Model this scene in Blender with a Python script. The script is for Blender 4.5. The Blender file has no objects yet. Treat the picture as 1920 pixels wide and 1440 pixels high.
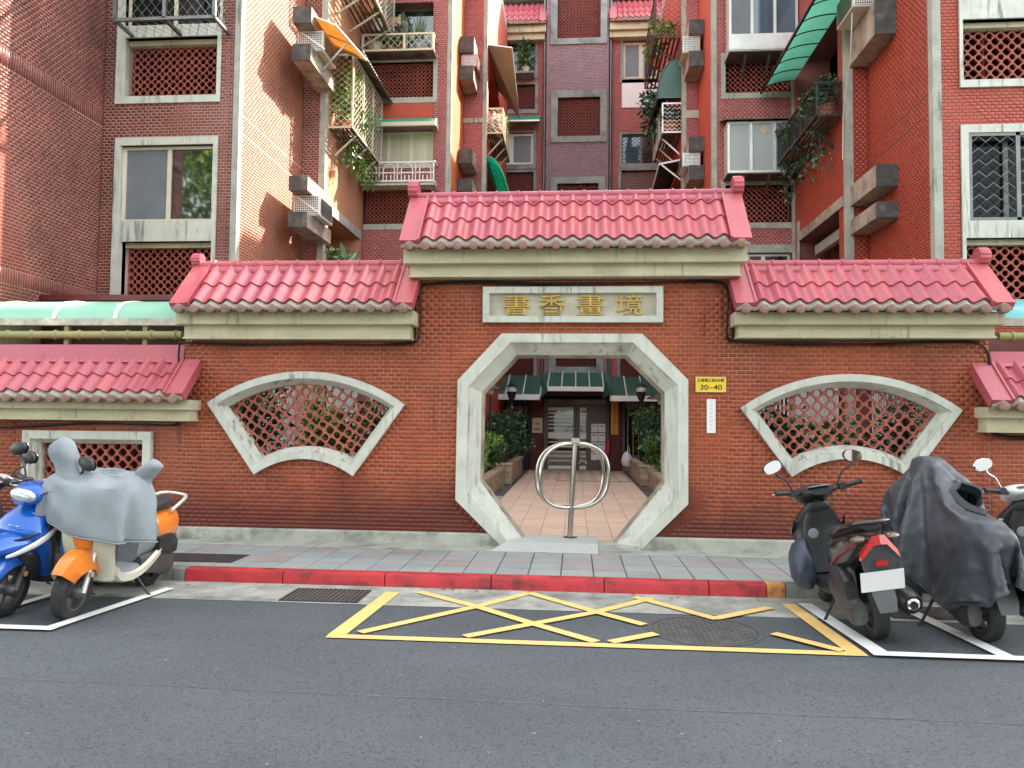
import bpy, math, random
import numpy as np
from mathutils import Vector, Matrix, Euler, geometry
random.seed(11); rng = np.random.default_rng(11)
sc = bpy.context.scene
COL = sc.collection
PI = math.pi
rad = math.radians

# ------------------------------------------------------------ camera
CAM_H, FPX = 1.6, 1450.0
yaw, pitch, roll = rad(4.693), rad(2.676), rad(0.615)
FW = Vector((-math.sin(yaw)*math.cos(pitch), math.cos(yaw)*math.cos(pitch), math.sin(pitch)))
RT = Vector((math.cos(yaw), math.sin(yaw), 0))
UP = RT.cross(FW)
RT, UP = RT*math.cos(roll)+UP*math.sin(roll), UP*math.cos(roll)-RT*math.sin(roll)
cam = bpy.data.cameras.new('camera'); cam.sensor_width = 36; cam.lens = FPX/1920*36
cam.clip_end = 500; cam.clip_start = 0.05
co = bpy.data.objects.new('camera', cam); COL.objects.link(co)
m = Matrix((RT, UP, -FW)).transposed().to_4x4(); m.translation = (0, 0, CAM_H)
co.matrix_world = m
sc.camera = co

def _ray(px, py):
    return FW + RT*((px-960)/FPX) - UP*((py-720)/FPX)
def atY(px, py, Y):
    d = _ray(px, py); p = d*(Y/d.y); return Vector((p.x, Y, p.z+CAM_H))
def atX(px, py, X):
    d = _ray(px, py); p = d*(X/d.x); return Vector((X, p.y, p.z+CAM_H))
def rect(a, b, c, d, Y):          # a facade rectangle seen in the photo -> x0,x1,z0,z1 on the plane y=Y
    p, q = atY(a, b, Y), atY(c, d, Y)
    return (min(p.x, q.x), max(p.x, q.x), min(p.z, q.z), max(p.z, q.z))

# ------------------------------------------------------------ light
SUN = Vector((0.743, 0.669, 0.92)).normalized()
w = bpy.data.worlds.new('World'); sc.world = w; w.use_nodes = True
nt = w.node_tree; bg = nt.nodes['Background']
sky = nt.nodes.new('ShaderNodeTexSky'); sky.sky_type = 'NISHITA'; sky.sun_disc = False
sky.sun_elevation = math.asin(SUN.z); sky.sun_rotation = math.atan2(SUN.x, SUN.y)
sky.air_density = 1.0; sky.dust_density = 2.5; sky.ozone_density = 1.0
hs = nt.nodes.new('ShaderNodeHueSaturation'); hs.inputs['Saturation'].default_value = 0.30      # a bright hazy sky, little blue
nt.links.new(sky.outputs[0], hs.inputs['Color']); wm = nt.nodes.new('ShaderNodeMix'); wm.data_type = 'RGBA'; wm.blend_type = 'MULTIPLY'; wm.inputs[0].default_value = 1.0; wm.inputs[7].default_value = (1.0, 0.99, 0.94, 1)
nt.links.new(hs.outputs[0], wm.inputs[6]); nt.links.new(wm.outputs[2], bg.inputs[0]); bg.inputs[1].default_value = 0.15
sl = bpy.data.lights.new('sun', 'SUN'); sl.energy = 3.4; sl.angle = rad(0.6); sl.color = (1, 0.87, 0.68)
so = bpy.data.objects.new('sun', sl); COL.objects.link(so)
so.rotation_euler = SUN.to_track_quat('Z', 'Y').to_euler()
vs = sc.view_settings
vs.view_transform = 'Standard'; vs.look = 'None'; vs.gamma = 1; vs.use_curve_mapping = False
vs.exposure = 2.68
sc.cycles.max_bounces = 8; sc.cycles.diffuse_bounces = 5; sc.cycles.glossy_bounces = 4
sc.cycles.transparent_max_bounces = 8; sc.cycles.use_denoising = True
sc.cycles.sample_clamp_indirect = 6

# ------------------------------------------------------------ materials
def mat(name, col, rough=0.6, metal=0.0, var=0.15, scale=3.0, bump=0.0, bscale=60.0, rand=0.0, ior=1.5,
        dirt=0.0, dcol=(0.05, 0.05, 0.045), dscale=2.0, dlo=0.5, coat=0.0, alpha=1.0, trans=0.0, hue=0.0,
        local=False, stretch=None, spec=0.5, wear=None, transl=0.0, speck=None, streak=None, damp=None):
    m = bpy.data.materials.new(name); m.use_nodes = True
    n = m.node_tree.nodes; L = m.node_tree.links; b = n['Principled BSDF']
    b.inputs['Roughness'].default_value = rough; b.inputs['Metallic'].default_value = metal
    b.inputs['IOR'].default_value = ior; b.inputs['Coat Weight'].default_value = coat
    b.inputs['Coat Roughness'].default_value = 0.08
    b.inputs['Specular IOR Level'].default_value = spec
    if trans: b.inputs['Transmission Weight'].default_value = trans
    if alpha < 1: b.inputs['Alpha'].default_value = alpha
    if local:
        tc = n.new('ShaderNodeTexCoord'); P = tc.outputs['Object']
    else:
        g = n.new('ShaderNodeNewGeometry'); P = g.outputs['Position']
    if stretch:
        mp = n.new('ShaderNodeVectorMath'); mp.operation = 'MULTIPLY'; mp.inputs[1].default_value = stretch
        L.new(P, mp.inputs[0]); P2 = mp.outputs[0]
    else: P2 = P
    def noise(vec, s, det=5, ro=0.6):
        t = n.new('ShaderNodeTexNoise'); t.inputs['Scale'].default_value = s
        t.inputs['Detail'].default_value = det; t.inputs['Roughness'].default_value = ro
        L.new(vec, t.inputs['Vector']); return t.outputs['Fac']
    def ramp(v, a, c, lo, hi):
        r = n.new('ShaderNodeMapRange'); r.inputs['From Min'].default_value = a; r.inputs['From Max'].default_value = c
        r.inputs['To Min'].default_value = lo; r.inputs['To Max'].default_value = hi
        L.new(v, r.inputs['Value']); return r.outputs['Result']
    c = None
    rgb = n.new('ShaderNodeRGB'); rgb.outputs[0].default_value = (*col, 1); c = rgb.outputs[0]
    hsv = n.new('ShaderNodeHueSaturation'); L.new(c, hsv.inputs['Color']); c = hsv.outputs[0]
    val = ramp(noise(P2, scale), 0.3, 0.7, 1-var, 1+var)
    if rand or hue:
        gi = n.new('ShaderNodeNewGeometry'); oi = n.new('ShaderNodeObjectInfo')
        a = n.new('ShaderNodeMath'); a.operation = 'ADD'
        L.new(gi.outputs['Random Per Island'], a.inputs[0]); L.new(oi.outputs['Random'], a.inputs[1])
        fr = n.new('ShaderNodeMath'); fr.operation = 'FRACT'; L.new(a.outputs[0], fr.inputs[0])
        mu = n.new('ShaderNodeMath'); mu.operation = 'MULTIPLY'
        L.new(val, mu.inputs[0]); L.new(ramp(fr.outputs[0], 0, 1, 1-rand, 1+rand), mu.inputs[1]); val = mu.outputs[0]
        if hue: L.new(ramp(fr.outputs[0], 0, 1, 0.5-hue, 0.5+hue), hsv.inputs['Hue'])
    L.new(val, hsv.inputs['Value'])
    if wear:                    # paint worn off: (colour, scale, threshold)
        wc, ws, th = wear
        mx = n.new('ShaderNodeMix'); mx.data_type = 'RGBA'
        L.new(ramp(noise(P, ws, 8, 0.7), th, th+0.05, 0, 1), mx.inputs[0]); L.new(c, mx.inputs[6]); mx.inputs[7].default_value = (*wc, 1)
        c = mx.outputs[2]
    if dirt:
        mx = n.new('ShaderNodeMix'); mx.data_type = 'RGBA'
        L.new(ramp(noise(P2, dscale, 7, 0.65), dlo, dlo+0.22, 0, dirt), mx.inputs[0]); L.new(c, mx.inputs[6]); mx.inputs[7].default_value = (*dcol, 1)
        c = mx.outputs[2]
    if streak:                  # runs left by rain: (colour, scale, threshold, strength)
        sv = n.new('ShaderNodeVectorMath'); sv.operation = 'MULTIPLY'; sv.inputs[1].default_value = (1, 1, 0.09); L.new(P, sv.inputs[0])
        mx = n.new('ShaderNodeMix'); mx.data_type = 'RGBA'
        k1 = n.new('ShaderNodeMath'); k1.operation = 'MULTIPLY'
        L.new(ramp(noise(sv.outputs[0], streak[1], 4, 0.6), streak[2], streak[2]+0.1, 0, streak[3]), k1.inputs[0]); L.new(ramp(noise(P, 1.7, 3, 0.5), 0.42, 0.6, 0, 1), k1.inputs[1])
        L.new(k1.outputs[0], mx.inputs[0]); L.new(c, mx.inputs[6]); mx.inputs[7].default_value = (*streak[0], 1)
        c = mx.outputs[2]
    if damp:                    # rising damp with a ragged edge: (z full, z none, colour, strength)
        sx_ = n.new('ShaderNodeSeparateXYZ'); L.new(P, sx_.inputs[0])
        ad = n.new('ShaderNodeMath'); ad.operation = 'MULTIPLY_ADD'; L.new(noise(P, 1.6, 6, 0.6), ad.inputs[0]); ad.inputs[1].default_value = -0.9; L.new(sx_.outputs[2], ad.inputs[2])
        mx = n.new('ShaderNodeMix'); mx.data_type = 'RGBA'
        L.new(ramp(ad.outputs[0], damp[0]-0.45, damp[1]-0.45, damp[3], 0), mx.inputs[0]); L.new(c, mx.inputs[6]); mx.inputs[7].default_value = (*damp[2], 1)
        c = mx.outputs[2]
    if speck:                   # stone chips: (colour, scale, amount)
        vo = n.new('ShaderNodeTexVoronoi'); vo.inputs['Scale'].default_value = speck[1]; L.new(P, vo.inputs['Vector'])
        sp = n.new('ShaderNodeSeparateColor'); L.new(vo.outputs['Color'], sp.inputs[0])
        mx = n.new('ShaderNodeMix'); mx.data_type = 'RGBA'
        L.new(ramp(sp.outputs[0], 1-speck[2], 1-speck[2]*0.5, 0, 0.8), mx.inputs[0]); L.new(c, mx.inputs[6]); mx.inputs[7].default_value = (*speck[0], 1)
        c = mx.outputs[2]
        mx = n.new('ShaderNodeMix'); mx.data_type = 'RGBA'
        L.new(ramp(sp.outputs[1], 1-speck[2], 1-speck[2]*0.5, 0, 0.7), mx.inputs[0]); L.new(c, mx.inputs[6]); mx.inputs[7].default_value = (*[q*3.2 for q in speck[0]], 1)
        c = mx.outputs[2]
    L.new(c, b.inputs['Base Color'])
    if transl:
        tr = n.new('ShaderNodeBsdfTranslucent'); L.new(c, tr.inputs['Color']); ms = n.new('ShaderNodeMixShader'); ms.inputs[0].default_value = transl
        L.new(b.outputs[0], ms.inputs[1]); L.new(tr.outputs[0], ms.inputs[2]); L.new(ms.outputs[0], n['Material Output'].inputs['Surface'])
    if bump:
        bp = n.new('ShaderNodeBump'); bp.inputs['Strength'].default_value = bump; bp.inputs['Distance'].default_value = 0.01
        L.new(noise(P2, bscale, 6, 0.7), bp.inputs['Height']); L.new(bp.outputs[0], b.inputs['Normal'])
    return m

MT = {}
def MM(k, *a, **q): MT[k] = mat(k, *a, **q)
MM('gate_tile', (0.29, 0.052, 0.022), 0.42, var=0.22, scale=0.9, rand=0.16, bump=0.08, bscale=90, dirt=0.45, dcol=(0.10, 0.03, 0.025), dscale=1.1, dlo=0.5, spec=0.3, damp=(0.35, 1.0, (0.10, 0.018, 0.014), 0.75), streak=((0.09, 0.02, 0.014), 9, 0.56, 0.55))
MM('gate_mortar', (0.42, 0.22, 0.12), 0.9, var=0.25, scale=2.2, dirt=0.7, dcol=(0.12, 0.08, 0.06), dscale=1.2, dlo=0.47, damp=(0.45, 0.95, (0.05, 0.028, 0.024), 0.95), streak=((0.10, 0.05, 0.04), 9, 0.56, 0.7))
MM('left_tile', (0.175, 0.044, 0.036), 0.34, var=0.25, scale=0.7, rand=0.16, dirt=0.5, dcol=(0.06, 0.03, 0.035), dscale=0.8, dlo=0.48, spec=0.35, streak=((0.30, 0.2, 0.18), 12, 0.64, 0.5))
MM('left_mortar', (0.50, 0.34, 0.27), 0.9, var=0.25, scale=1.2, dirt=0.75, dcol=(0.10, 0.06, 0.055), dscale=0.8, dlo=0.46)
MM('right_tile', (0.38, 0.058, 0.03), 0.36, var=0.16, scale=0.8, rand=0.12, dirt=0.3, dcol=(0.12, 0.03, 0.03), dscale=0.8, spec=0.4)
MM('right_mortar', (0.16, 0.055, 0.045), 0.9, var=0.3, scale=3)
MM('mid_tile', (0.38, 0.105, 0.10), 0.35, var=0.16, scale=0.9, rand=0.14, dirt=0.35, dcol=(0.10, 0.05, 0.06), dscale=0.7)
MM('mid_mortar', (0.22, 0.10, 0.09), 0.9, var=0.3)
MM('tower_tile', (0.27, 0.175, 0.195), 0.3, var=0.25, scale=0.6, rand=0.15, dirt=0.55, dcol=(0.05, 0.045, 0.055), dscale=0.6, dlo=0.5, streak=((0.5, 0.45, 0.48), 12, 0.66, 0.6))
MM('tower_mortar', (0.15, 0.11, 0.125), 0.9, var=0.3)
MM('plaster_warm', (0.44, 0.21, 0.115), 0.85, var=0.1, scale=1.5, dirt=0.25, dcol=(0.25, 0.14, 0.1), dscale=1.5)
MM('plaster_orange', (0.50, 0.105, 0.025), 0.8, var=0.14, scale=1.2, dirt=0.25, dcol=(0.25, 0.08, 0.04))
MM('plaster_red', (0.42, 0.068, 0.038), 0.7, var=0.12, scale=2)
MM('concrete', (0.36, 0.36, 0.31), 0.85, var=0.18, scale=3, bump=0.15, dirt=0.65, dcol=(0.16, 0.155, 0.13), dscale=2.2, dlo=0.52, streak=((0.11, 0.11, 0.09), 14, 0.55, 0.7))
MM('frame_concrete', (0.52, 0.525, 0.46), 0.8, var=0.12, scale=4, bump=0.12, bscale=40, dirt=0.55, dcol=(0.24, 0.24, 0.21), dscale=3, dlo=0.56, streak=((0.15, 0.15, 0.125), 14, 0.53, 0.75))
MM('cornice_paint', (0.50, 0.455, 0.31), 0.8, var=0.16, scale=2.2, bump=0.1, bscale=30, dirt=0.5, dcol=(0.24, 0.21, 0.15), dscale=1.8, dlo=0.54, stretch=(1, 1, 2.5), streak=((0.17, 0.15, 0.10), 16, 0.55, 0.6))
MM('plinth_concrete', (0.36, 0.36, 0.31), 0.9, var=0.2, scale=4, bump=0.25, dirt=0.8, dcol=(0.08, 0.085, 0.07), dscale=3, dlo=0.5)
MM('dark_concrete', (0.075, 0.075, 0.073), 0.9, var=0.35, scale=6, bump=0.3, bscale=30, dirt=0.6, dcol=(0.35, 0.32, 0.28), dscale=6, dlo=0.58)
MM('corbel_concrete', (0.36, 0.30, 0.24), 0.9, var=0.25, scale=5, dirt=0.7, dcol=(0.07, 0.065, 0.06), dscale=2.6, dlo=0.46, streak=((0.06, 0.055, 0.05), 12, 0.52, 0.7))
MM('old_frame', (0.24, 0.27, 0.26), 0.85, var=0.25, scale=2.5, dirt=0.75, dcol=(0.05, 0.055, 0.055), dscale=1.6, dlo=0.5)
MM('clay', (0.33, 0.085, 0.058), 0.75, var=0.2, scale=3, rand=0.12, dirt=0.4, dcol=(0.1, 0.05, 0.045), dscale=2)
MM('clay_old', (0.30, 0.085, 0.07), 0.75, var=0.2, scale=1.5, rand=0.12, dirt=0.45, dcol=(0.09, 0.06, 0.06), dscale=1.5)
MM('roof_pink', (0.42, 0.085, 0.11), 0.38, var=0.12, scale=1.3, rand=0.09, hue=0.006, dirt=0.18, dcol=(0.42, 0.13, 0.13), dscale=2.4, dlo=0.5, streak=((0.24, 0.05, 0.055), 14, 0.57, 0.5))
MM('roof_under', (0.34, 0.29, 0.25), 0.7, var=0.2, scale=8, dirt=0.4)
MM('tile_end', (0.23, 0.135, 0.095), 0.7, var=0.3, scale=20, bump=0.3, bscale=60)
MM('asphalt', (0.066, 0.080, 0.090), 0.78, var=0.16, scale=1.3, bump=0.5, bscale=240, dirt=0.45, dcol=(0.115, 0.12, 0.125), dscale=0.7, dlo=0.5, stretch=(0.5, 1, 1), speck=((0.030, 0.033, 0.036), 85, 0.2))
MM('gutter_concrete', (0.33, 0.335, 0.30), 0.9, var=0.22, scale=5, bump=0.5, bscale=90, dirt=0.75, dcol=(0.09, 0.10, 0.085), dscale=2.2, dlo=0.45)
MM('paver_grey', (0.255, 0.275, 0.265), 0.85, var=0.14, scale=3, bump=0.2, bscale=130, rand=0.06, dirt=0.4, dcol=(0.20, 0.22, 0.21), dscale=3)
MM('paver_pink', (0.275, 0.24, 0.235), 0.85, var=0.14, scale=3, bump=0.2, bscale=130, rand=0.06, dirt=0.4, dcol=(0.24, 0.22, 0.22), dscale=3)
MM('joint', (0.10, 0.10, 0.09), 0.95, var=0.3)
MM('kerb_red', (0.44, 0.026, 0.034), 0.6, var=0.2, scale=6, bump=0.3, bscale=50, dirt=0.9, dcol=(0.07, 0.016, 0.016), dscale=7, dlo=0.47, stretch=(0.6, 1, 1), wear=((0.42, 0.15, 0.02), 11, 0.63))
MM('kerb_plain', (0.20, 0.20, 0.18), 0.9, var=0.3, scale=6, bump=0.4, dirt=0.7, dcol=(0.05, 0.055, 0.045), dscale=4, dlo=0.45)
MM('kerb_yellow', (0.50, 0.25, 0.06), 0.8, var=0.3, scale=8, dirt=0.9, dcol=(0.30, 0.04, 0.04), dscale=9, dlo=0.46)
MM('yellow_paint', (0.78, 0.50, 0.17), 0.75, var=0.07, scale=6, bump=0.2, bscale=160, wear=((0.16, 0.14, 0.11), 40, 0.71), dirt=0.2, dcol=(0.45, 0.3, 0.12))
MM('white_paint', (0.74, 0.75, 0.74), 0.75, var=0.06, scale=6, bump=0.2, bscale=160, wear=((0.15, 0.15, 0.15), 40, 0.71), dirt=0.2, dcol=(0.42, 0.42, 0.4))
MM('floor_tile', (0.72, 0.545, 0.42), 0.55, var=0.1, scale=1.0, rand=0.07, dirt=0.25, dcol=(0.36, 0.22, 0.16), dscale=1)
MM('floor_joint', (0.28, 0.18, 0.13), 0.9)
MM('slab', (0.40, 0.42, 0.395), 0.85, var=0.15, scale=5, bump=0.3, dirt=0.5, dcol=(0.2, 0.21, 0.2), dscale=5)
MM('stone', (0.40, 0.32, 0.23), 0.85, var=0.2, scale=6, rand=0.18, bump=0.5, bscale=25, hue=0.01)
MM('soil', (0.06, 0.045, 0.03), 1.0, bump=0.5)
MM('steel', (0.52, 0.49, 0.44), 0.16, 1.0, var=0.06, scale=6)
MM('black_metal', (0.012, 0.012, 0.013), 0.4, var=0.2)
MM('lid_iron', (0.085, 0.083, 0.082), 0.7, 0.2, var=0.3, scale=8, bump=0.3)
MM('seam_tar', (0.13, 0.135, 0.135), 0.9, var=0.5, scale=3)
MM('dark_iron', (0.06, 0.05, 0.055), 0.6, 0.4, var=0.25, scale=8, bump=0.2)
MM('grey_metal', (0.17, 0.175, 0.17), 0.45, 0.6, var=0.2, scale=5, dirt=0.4)
MM('rust_metal', (0.10, 0.065, 0.05), 0.75, 0.2, var=0.35, scale=9)
MM('white_metal', (0.68, 0.68, 0.64), 0.5, var=0.08, dirt=0.3, dcol=(0.4, 0.36, 0.3))
MM('alu', (0.62, 0.63, 0.60), 0.4, 0.5, var=0.1, dirt=0.25, dcol=(0.4, 0.4, 0.36))
MM('cream_frame', (0.62, 0.56, 0.42), 0.5, var=0.08, dirt=0.2, dcol=(0.4, 0.33, 0.22))
MM('glass', (0.012, 0.016, 0.018), 0.03, ior=2.2, var=0.1)
MM('glass_dark', (0.006, 0.008, 0.009), 0.08, ior=1.25, var=0.1)
MM('left_sunlit_tile', (0.33, 0.12, 0.068), 0.4, var=0.14, scale=0.8, rand=0.06, dirt=0.35, dcol=(0.16, 0.07, 0.055), dscale=0.7, dlo=0.52)  # left tile lightened to peach, sunlight put into its colour
MM('glass_blue', (0.05, 0.10, 0.14), 0.05, ior=2.0, var=0.3, scale=0.8)
MM('mesh_screen', (0.15, 0.165, 0.18), 0.5, var=0.1)
MM('frosted', (0.34, 0.36, 0.36), 0.35, var=0.1, scale=0.7)
MM('curtain', (0.46, 0.40, 0.30), 0.35, var=0.15, scale=1.5, stretch=(6, 1, 0.4))
MM('pvc_green', (0.16, 0.60, 0.40), 0.4, var=0.1, scale=1.5, transl=0.6, dirt=0.2, dcol=(0.3, 0.45, 0.35), dscale=2)
MM('pvc_mint', (0.36, 0.68, 0.52), 0.3, var=0.1, scale=1.5, transl=0.35, dirt=0.25, dcol=(0.42, 0.6, 0.5), dscale=2)
MM('dead_leaf', (0.20, 0.11, 0.03), 0.8, var=0.3, scale=20)
MM('pvc_emerald', (0.01, 0.50, 0.27), 0.3, var=0.1, scale=1.5, transl=0.5)
MM('pvc_teal', (0.14, 0.44, 0.44), 0.25, var=0.1, scale=1.5)
MM('pvc_dark', (0.035, 0.11, 0.085), 0.4, var=0.2, scale=3)
MM('pvc_orange', (0.55, 0.33, 0.13), 0.4, transl=0.6, var=0.12, scale=5)
MM('sheet_beige', (0.52, 0.42, 0.29), 0.5, var=0.1, scale=2, dirt=0.3, dcol=(0.3, 0.22, 0.13))
MM('corrugated', (0.14, 0.115, 0.095), 0.7, 0.2, var=0.4, scale=6)
MM('gutter_paint', (0.50, 0.47, 0.38), 0.7, var=0.3, scale=8, dirt=0.5, dcol=(0.2, 0.19, 0.15), dscale=7)
MM('pipe_olive', (0.27, 0.25, 0.10), 0.5, var=0.15)
MM('cable', (0.008, 0.008, 0.008), 0.5)
MM('gold', (0.50, 0.33, 0.08), 0.5, 0.25, var=0.2, scale=12, dirt=0.3, dcol=(0.17, 0.12, 0.05), dscale=14)
MM('plaque_back', (0.47, 0.43, 0.33), 0.85, var=0.2, scale=4, dirt=0.5, dcol=(0.22, 0.2, 0.15), dscale=3)
MM('sign_yellow', (0.75, 0.52, 0.02), 0.45, var=0.05)
MM('sign_black', (0.03, 0.022, 0.01), 0.6)
MM('sign_white', (0.72, 0.70, 0.70), 0.5, var=0.03)
MM('ink_faded', (0.55, 0.40, 0.42), 0.7)
MM('sign_orange', (0.62, 0.30, 0.03), 0.6, var=0.15, scale=6)
MM('ink_red', (0.32, 0.03, 0.015), 0.6)
MM('door_brown', (0.10, 0.062, 0.045), 0.4, var=0.15)
MM('wall_maroon', (0.10, 0.012, 0.014), 0.5, var=0.2)
MM('red_banner', (0.5, 0.02, 0.02), 0.6)
MM('lamp_glass', (0.5, 0.5, 0.45), 0.15)
MM('leaf', (0.065, 0.135, 0.03), 0.42, var=0.25, scale=4, rand=0.5, hue=0.03)
MM('leaf_dark', (0.032, 0.085, 0.038), 0.36, var=0.25, scale=4, rand=0.55, hue=0.02)
MM('leaf_bright', (0.15, 0.25, 0.035), 0.45, var=0.25, scale=4, rand=0.4, hue=0.03)
MM('leaf_pale', (0.25, 0.36, 0.27), 0.5, var=0.15, scale=8, rand=0.3)
MM('leaf_yellow', (0.30, 0.26, 0.03), 0.5, rand=0.3)
MM('flower_white', (0.7, 0.66, 0.6), 0.6)
MM('bark', (0.07, 0.05, 0.035), 0.9, bump=0.5, bscale=20)
MM('terracotta', (0.36, 0.13, 0.06), 0.8, var=0.15, scale=6, local=True)
MM('pot_cream', (0.52, 0.46, 0.34), 0.6, var=0.12, scale=6, local=True)
MM('pot_blue', (0.22, 0.27, 0.33), 0.5, var=0.12, scale=6, local=True)
MM('tyre', (0.016, 0.016, 0.017), 0.75, var=0.2, scale=20, bump=0.3, bscale=120, local=True)
MM('plastic_black', (0.018, 0.019, 0.021), 0.42, var=0.15, scale=8, local=True, dirt=0.15, dcol=(0.07, 0.07, 0.065), dscale=6)
MM('gloss_black', (0.012, 0.010, 0.012), 0.18, coat=0.6, local=True)
MM('plastic_grey', (0.075, 0.08, 0.088), 0.5, var=0.1, scale=8, local=True, dirt=0.2, dcol=(0.16, 0.16, 0.15), dscale=6)
MM('mid_grey', (0.20, 0.215, 0.23), 0.45, var=0.1, local=True)
MM('paint_blue', (0.008, 0.10, 0.46), 0.25, 0.15, coat=0.7, local=True, var=0.05)
MM('paint_orange', (0.70, 0.19, 0.018), 0.3, coat=0.5, local=True, var=0.06, dirt=0.12, dcol=(0.4, 0.12, 0.03), dscale=5)
MM('paint_cream', (0.62, 0.60, 0.48), 0.32, coat=0.4, local=True, var=0.06, dirt=0.15, dcol=(0.38, 0.36, 0.28), dscale=5)
MM('paint_white', (0.72, 0.72, 0.70), 0.3, coat=0.4, local=True, var=0.04)
MM('seat_vinyl', (0.02, 0.02, 0.021), 0.5, local=True)
MM('tail_red', (0.48, 0.006, 0.008), 0.12, coat=0.8, local=True, var=0.3, scale=60)
MM('amber', (0.55, 0.26, 0.12), 0.12, coat=0.6, local=True)
MM('clear_lens', (0.55, 0.57, 0.58), 0.08, 0.35, coat=0.5, local=True, var=0.3, scale=30)
MM('smoked_lens', (0.16, 0.11, 0.085), 0.1, 0.2, coat=0.6, local=True, var=0.4, scale=40)
MM('mirror', (0.85, 0.86, 0.86), 0.02, 1.0, var=0)
MM('plate_white', (0.80, 0.80, 0.80), 0.4, local=True, var=0.03)
MM('chrome', (0.75, 0.75, 0.75), 0.12, 1.0, local=True)
MM('engine', (0.10, 0.10, 0.10), 0.5, 0.6, var=0.3, scale=10, local=True)
MM('dash', (0.30, 0.36, 0.40), 0.15, coat=0.6, local=True, var=0.5, scale=28)
MM('cloth_grey', (0.23, 0.26, 0.285), 0.8, var=0.12, scale=5, bump=0.15, bscale=40)
MM('cloth_dark', (0.055, 0.062, 0.075), 0.42, var=0.16, scale=4, bump=0.35, bscale=22)
MM('bag_navy', (0.035, 0.045, 0.075), 0.45, var=0.2, scale=7, bump=0.3, bscale=20, local=True)
MM('paint_silver', (0.45, 0.47, 0.5), 0.3, 0.5, local=True)
MM('dark_room', (0.05, 0.04, 0.04), 0.9)
MM('helmet', (0.03, 0.03, 0.03), 0.2, coat=0.5)
MM('plastic_bag', (0.6, 0.6, 0.62), 0.35, bump=0.5, bscale=30)
MM('cloth_red', (0.42, 0.03, 0.07), 0.8)
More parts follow.
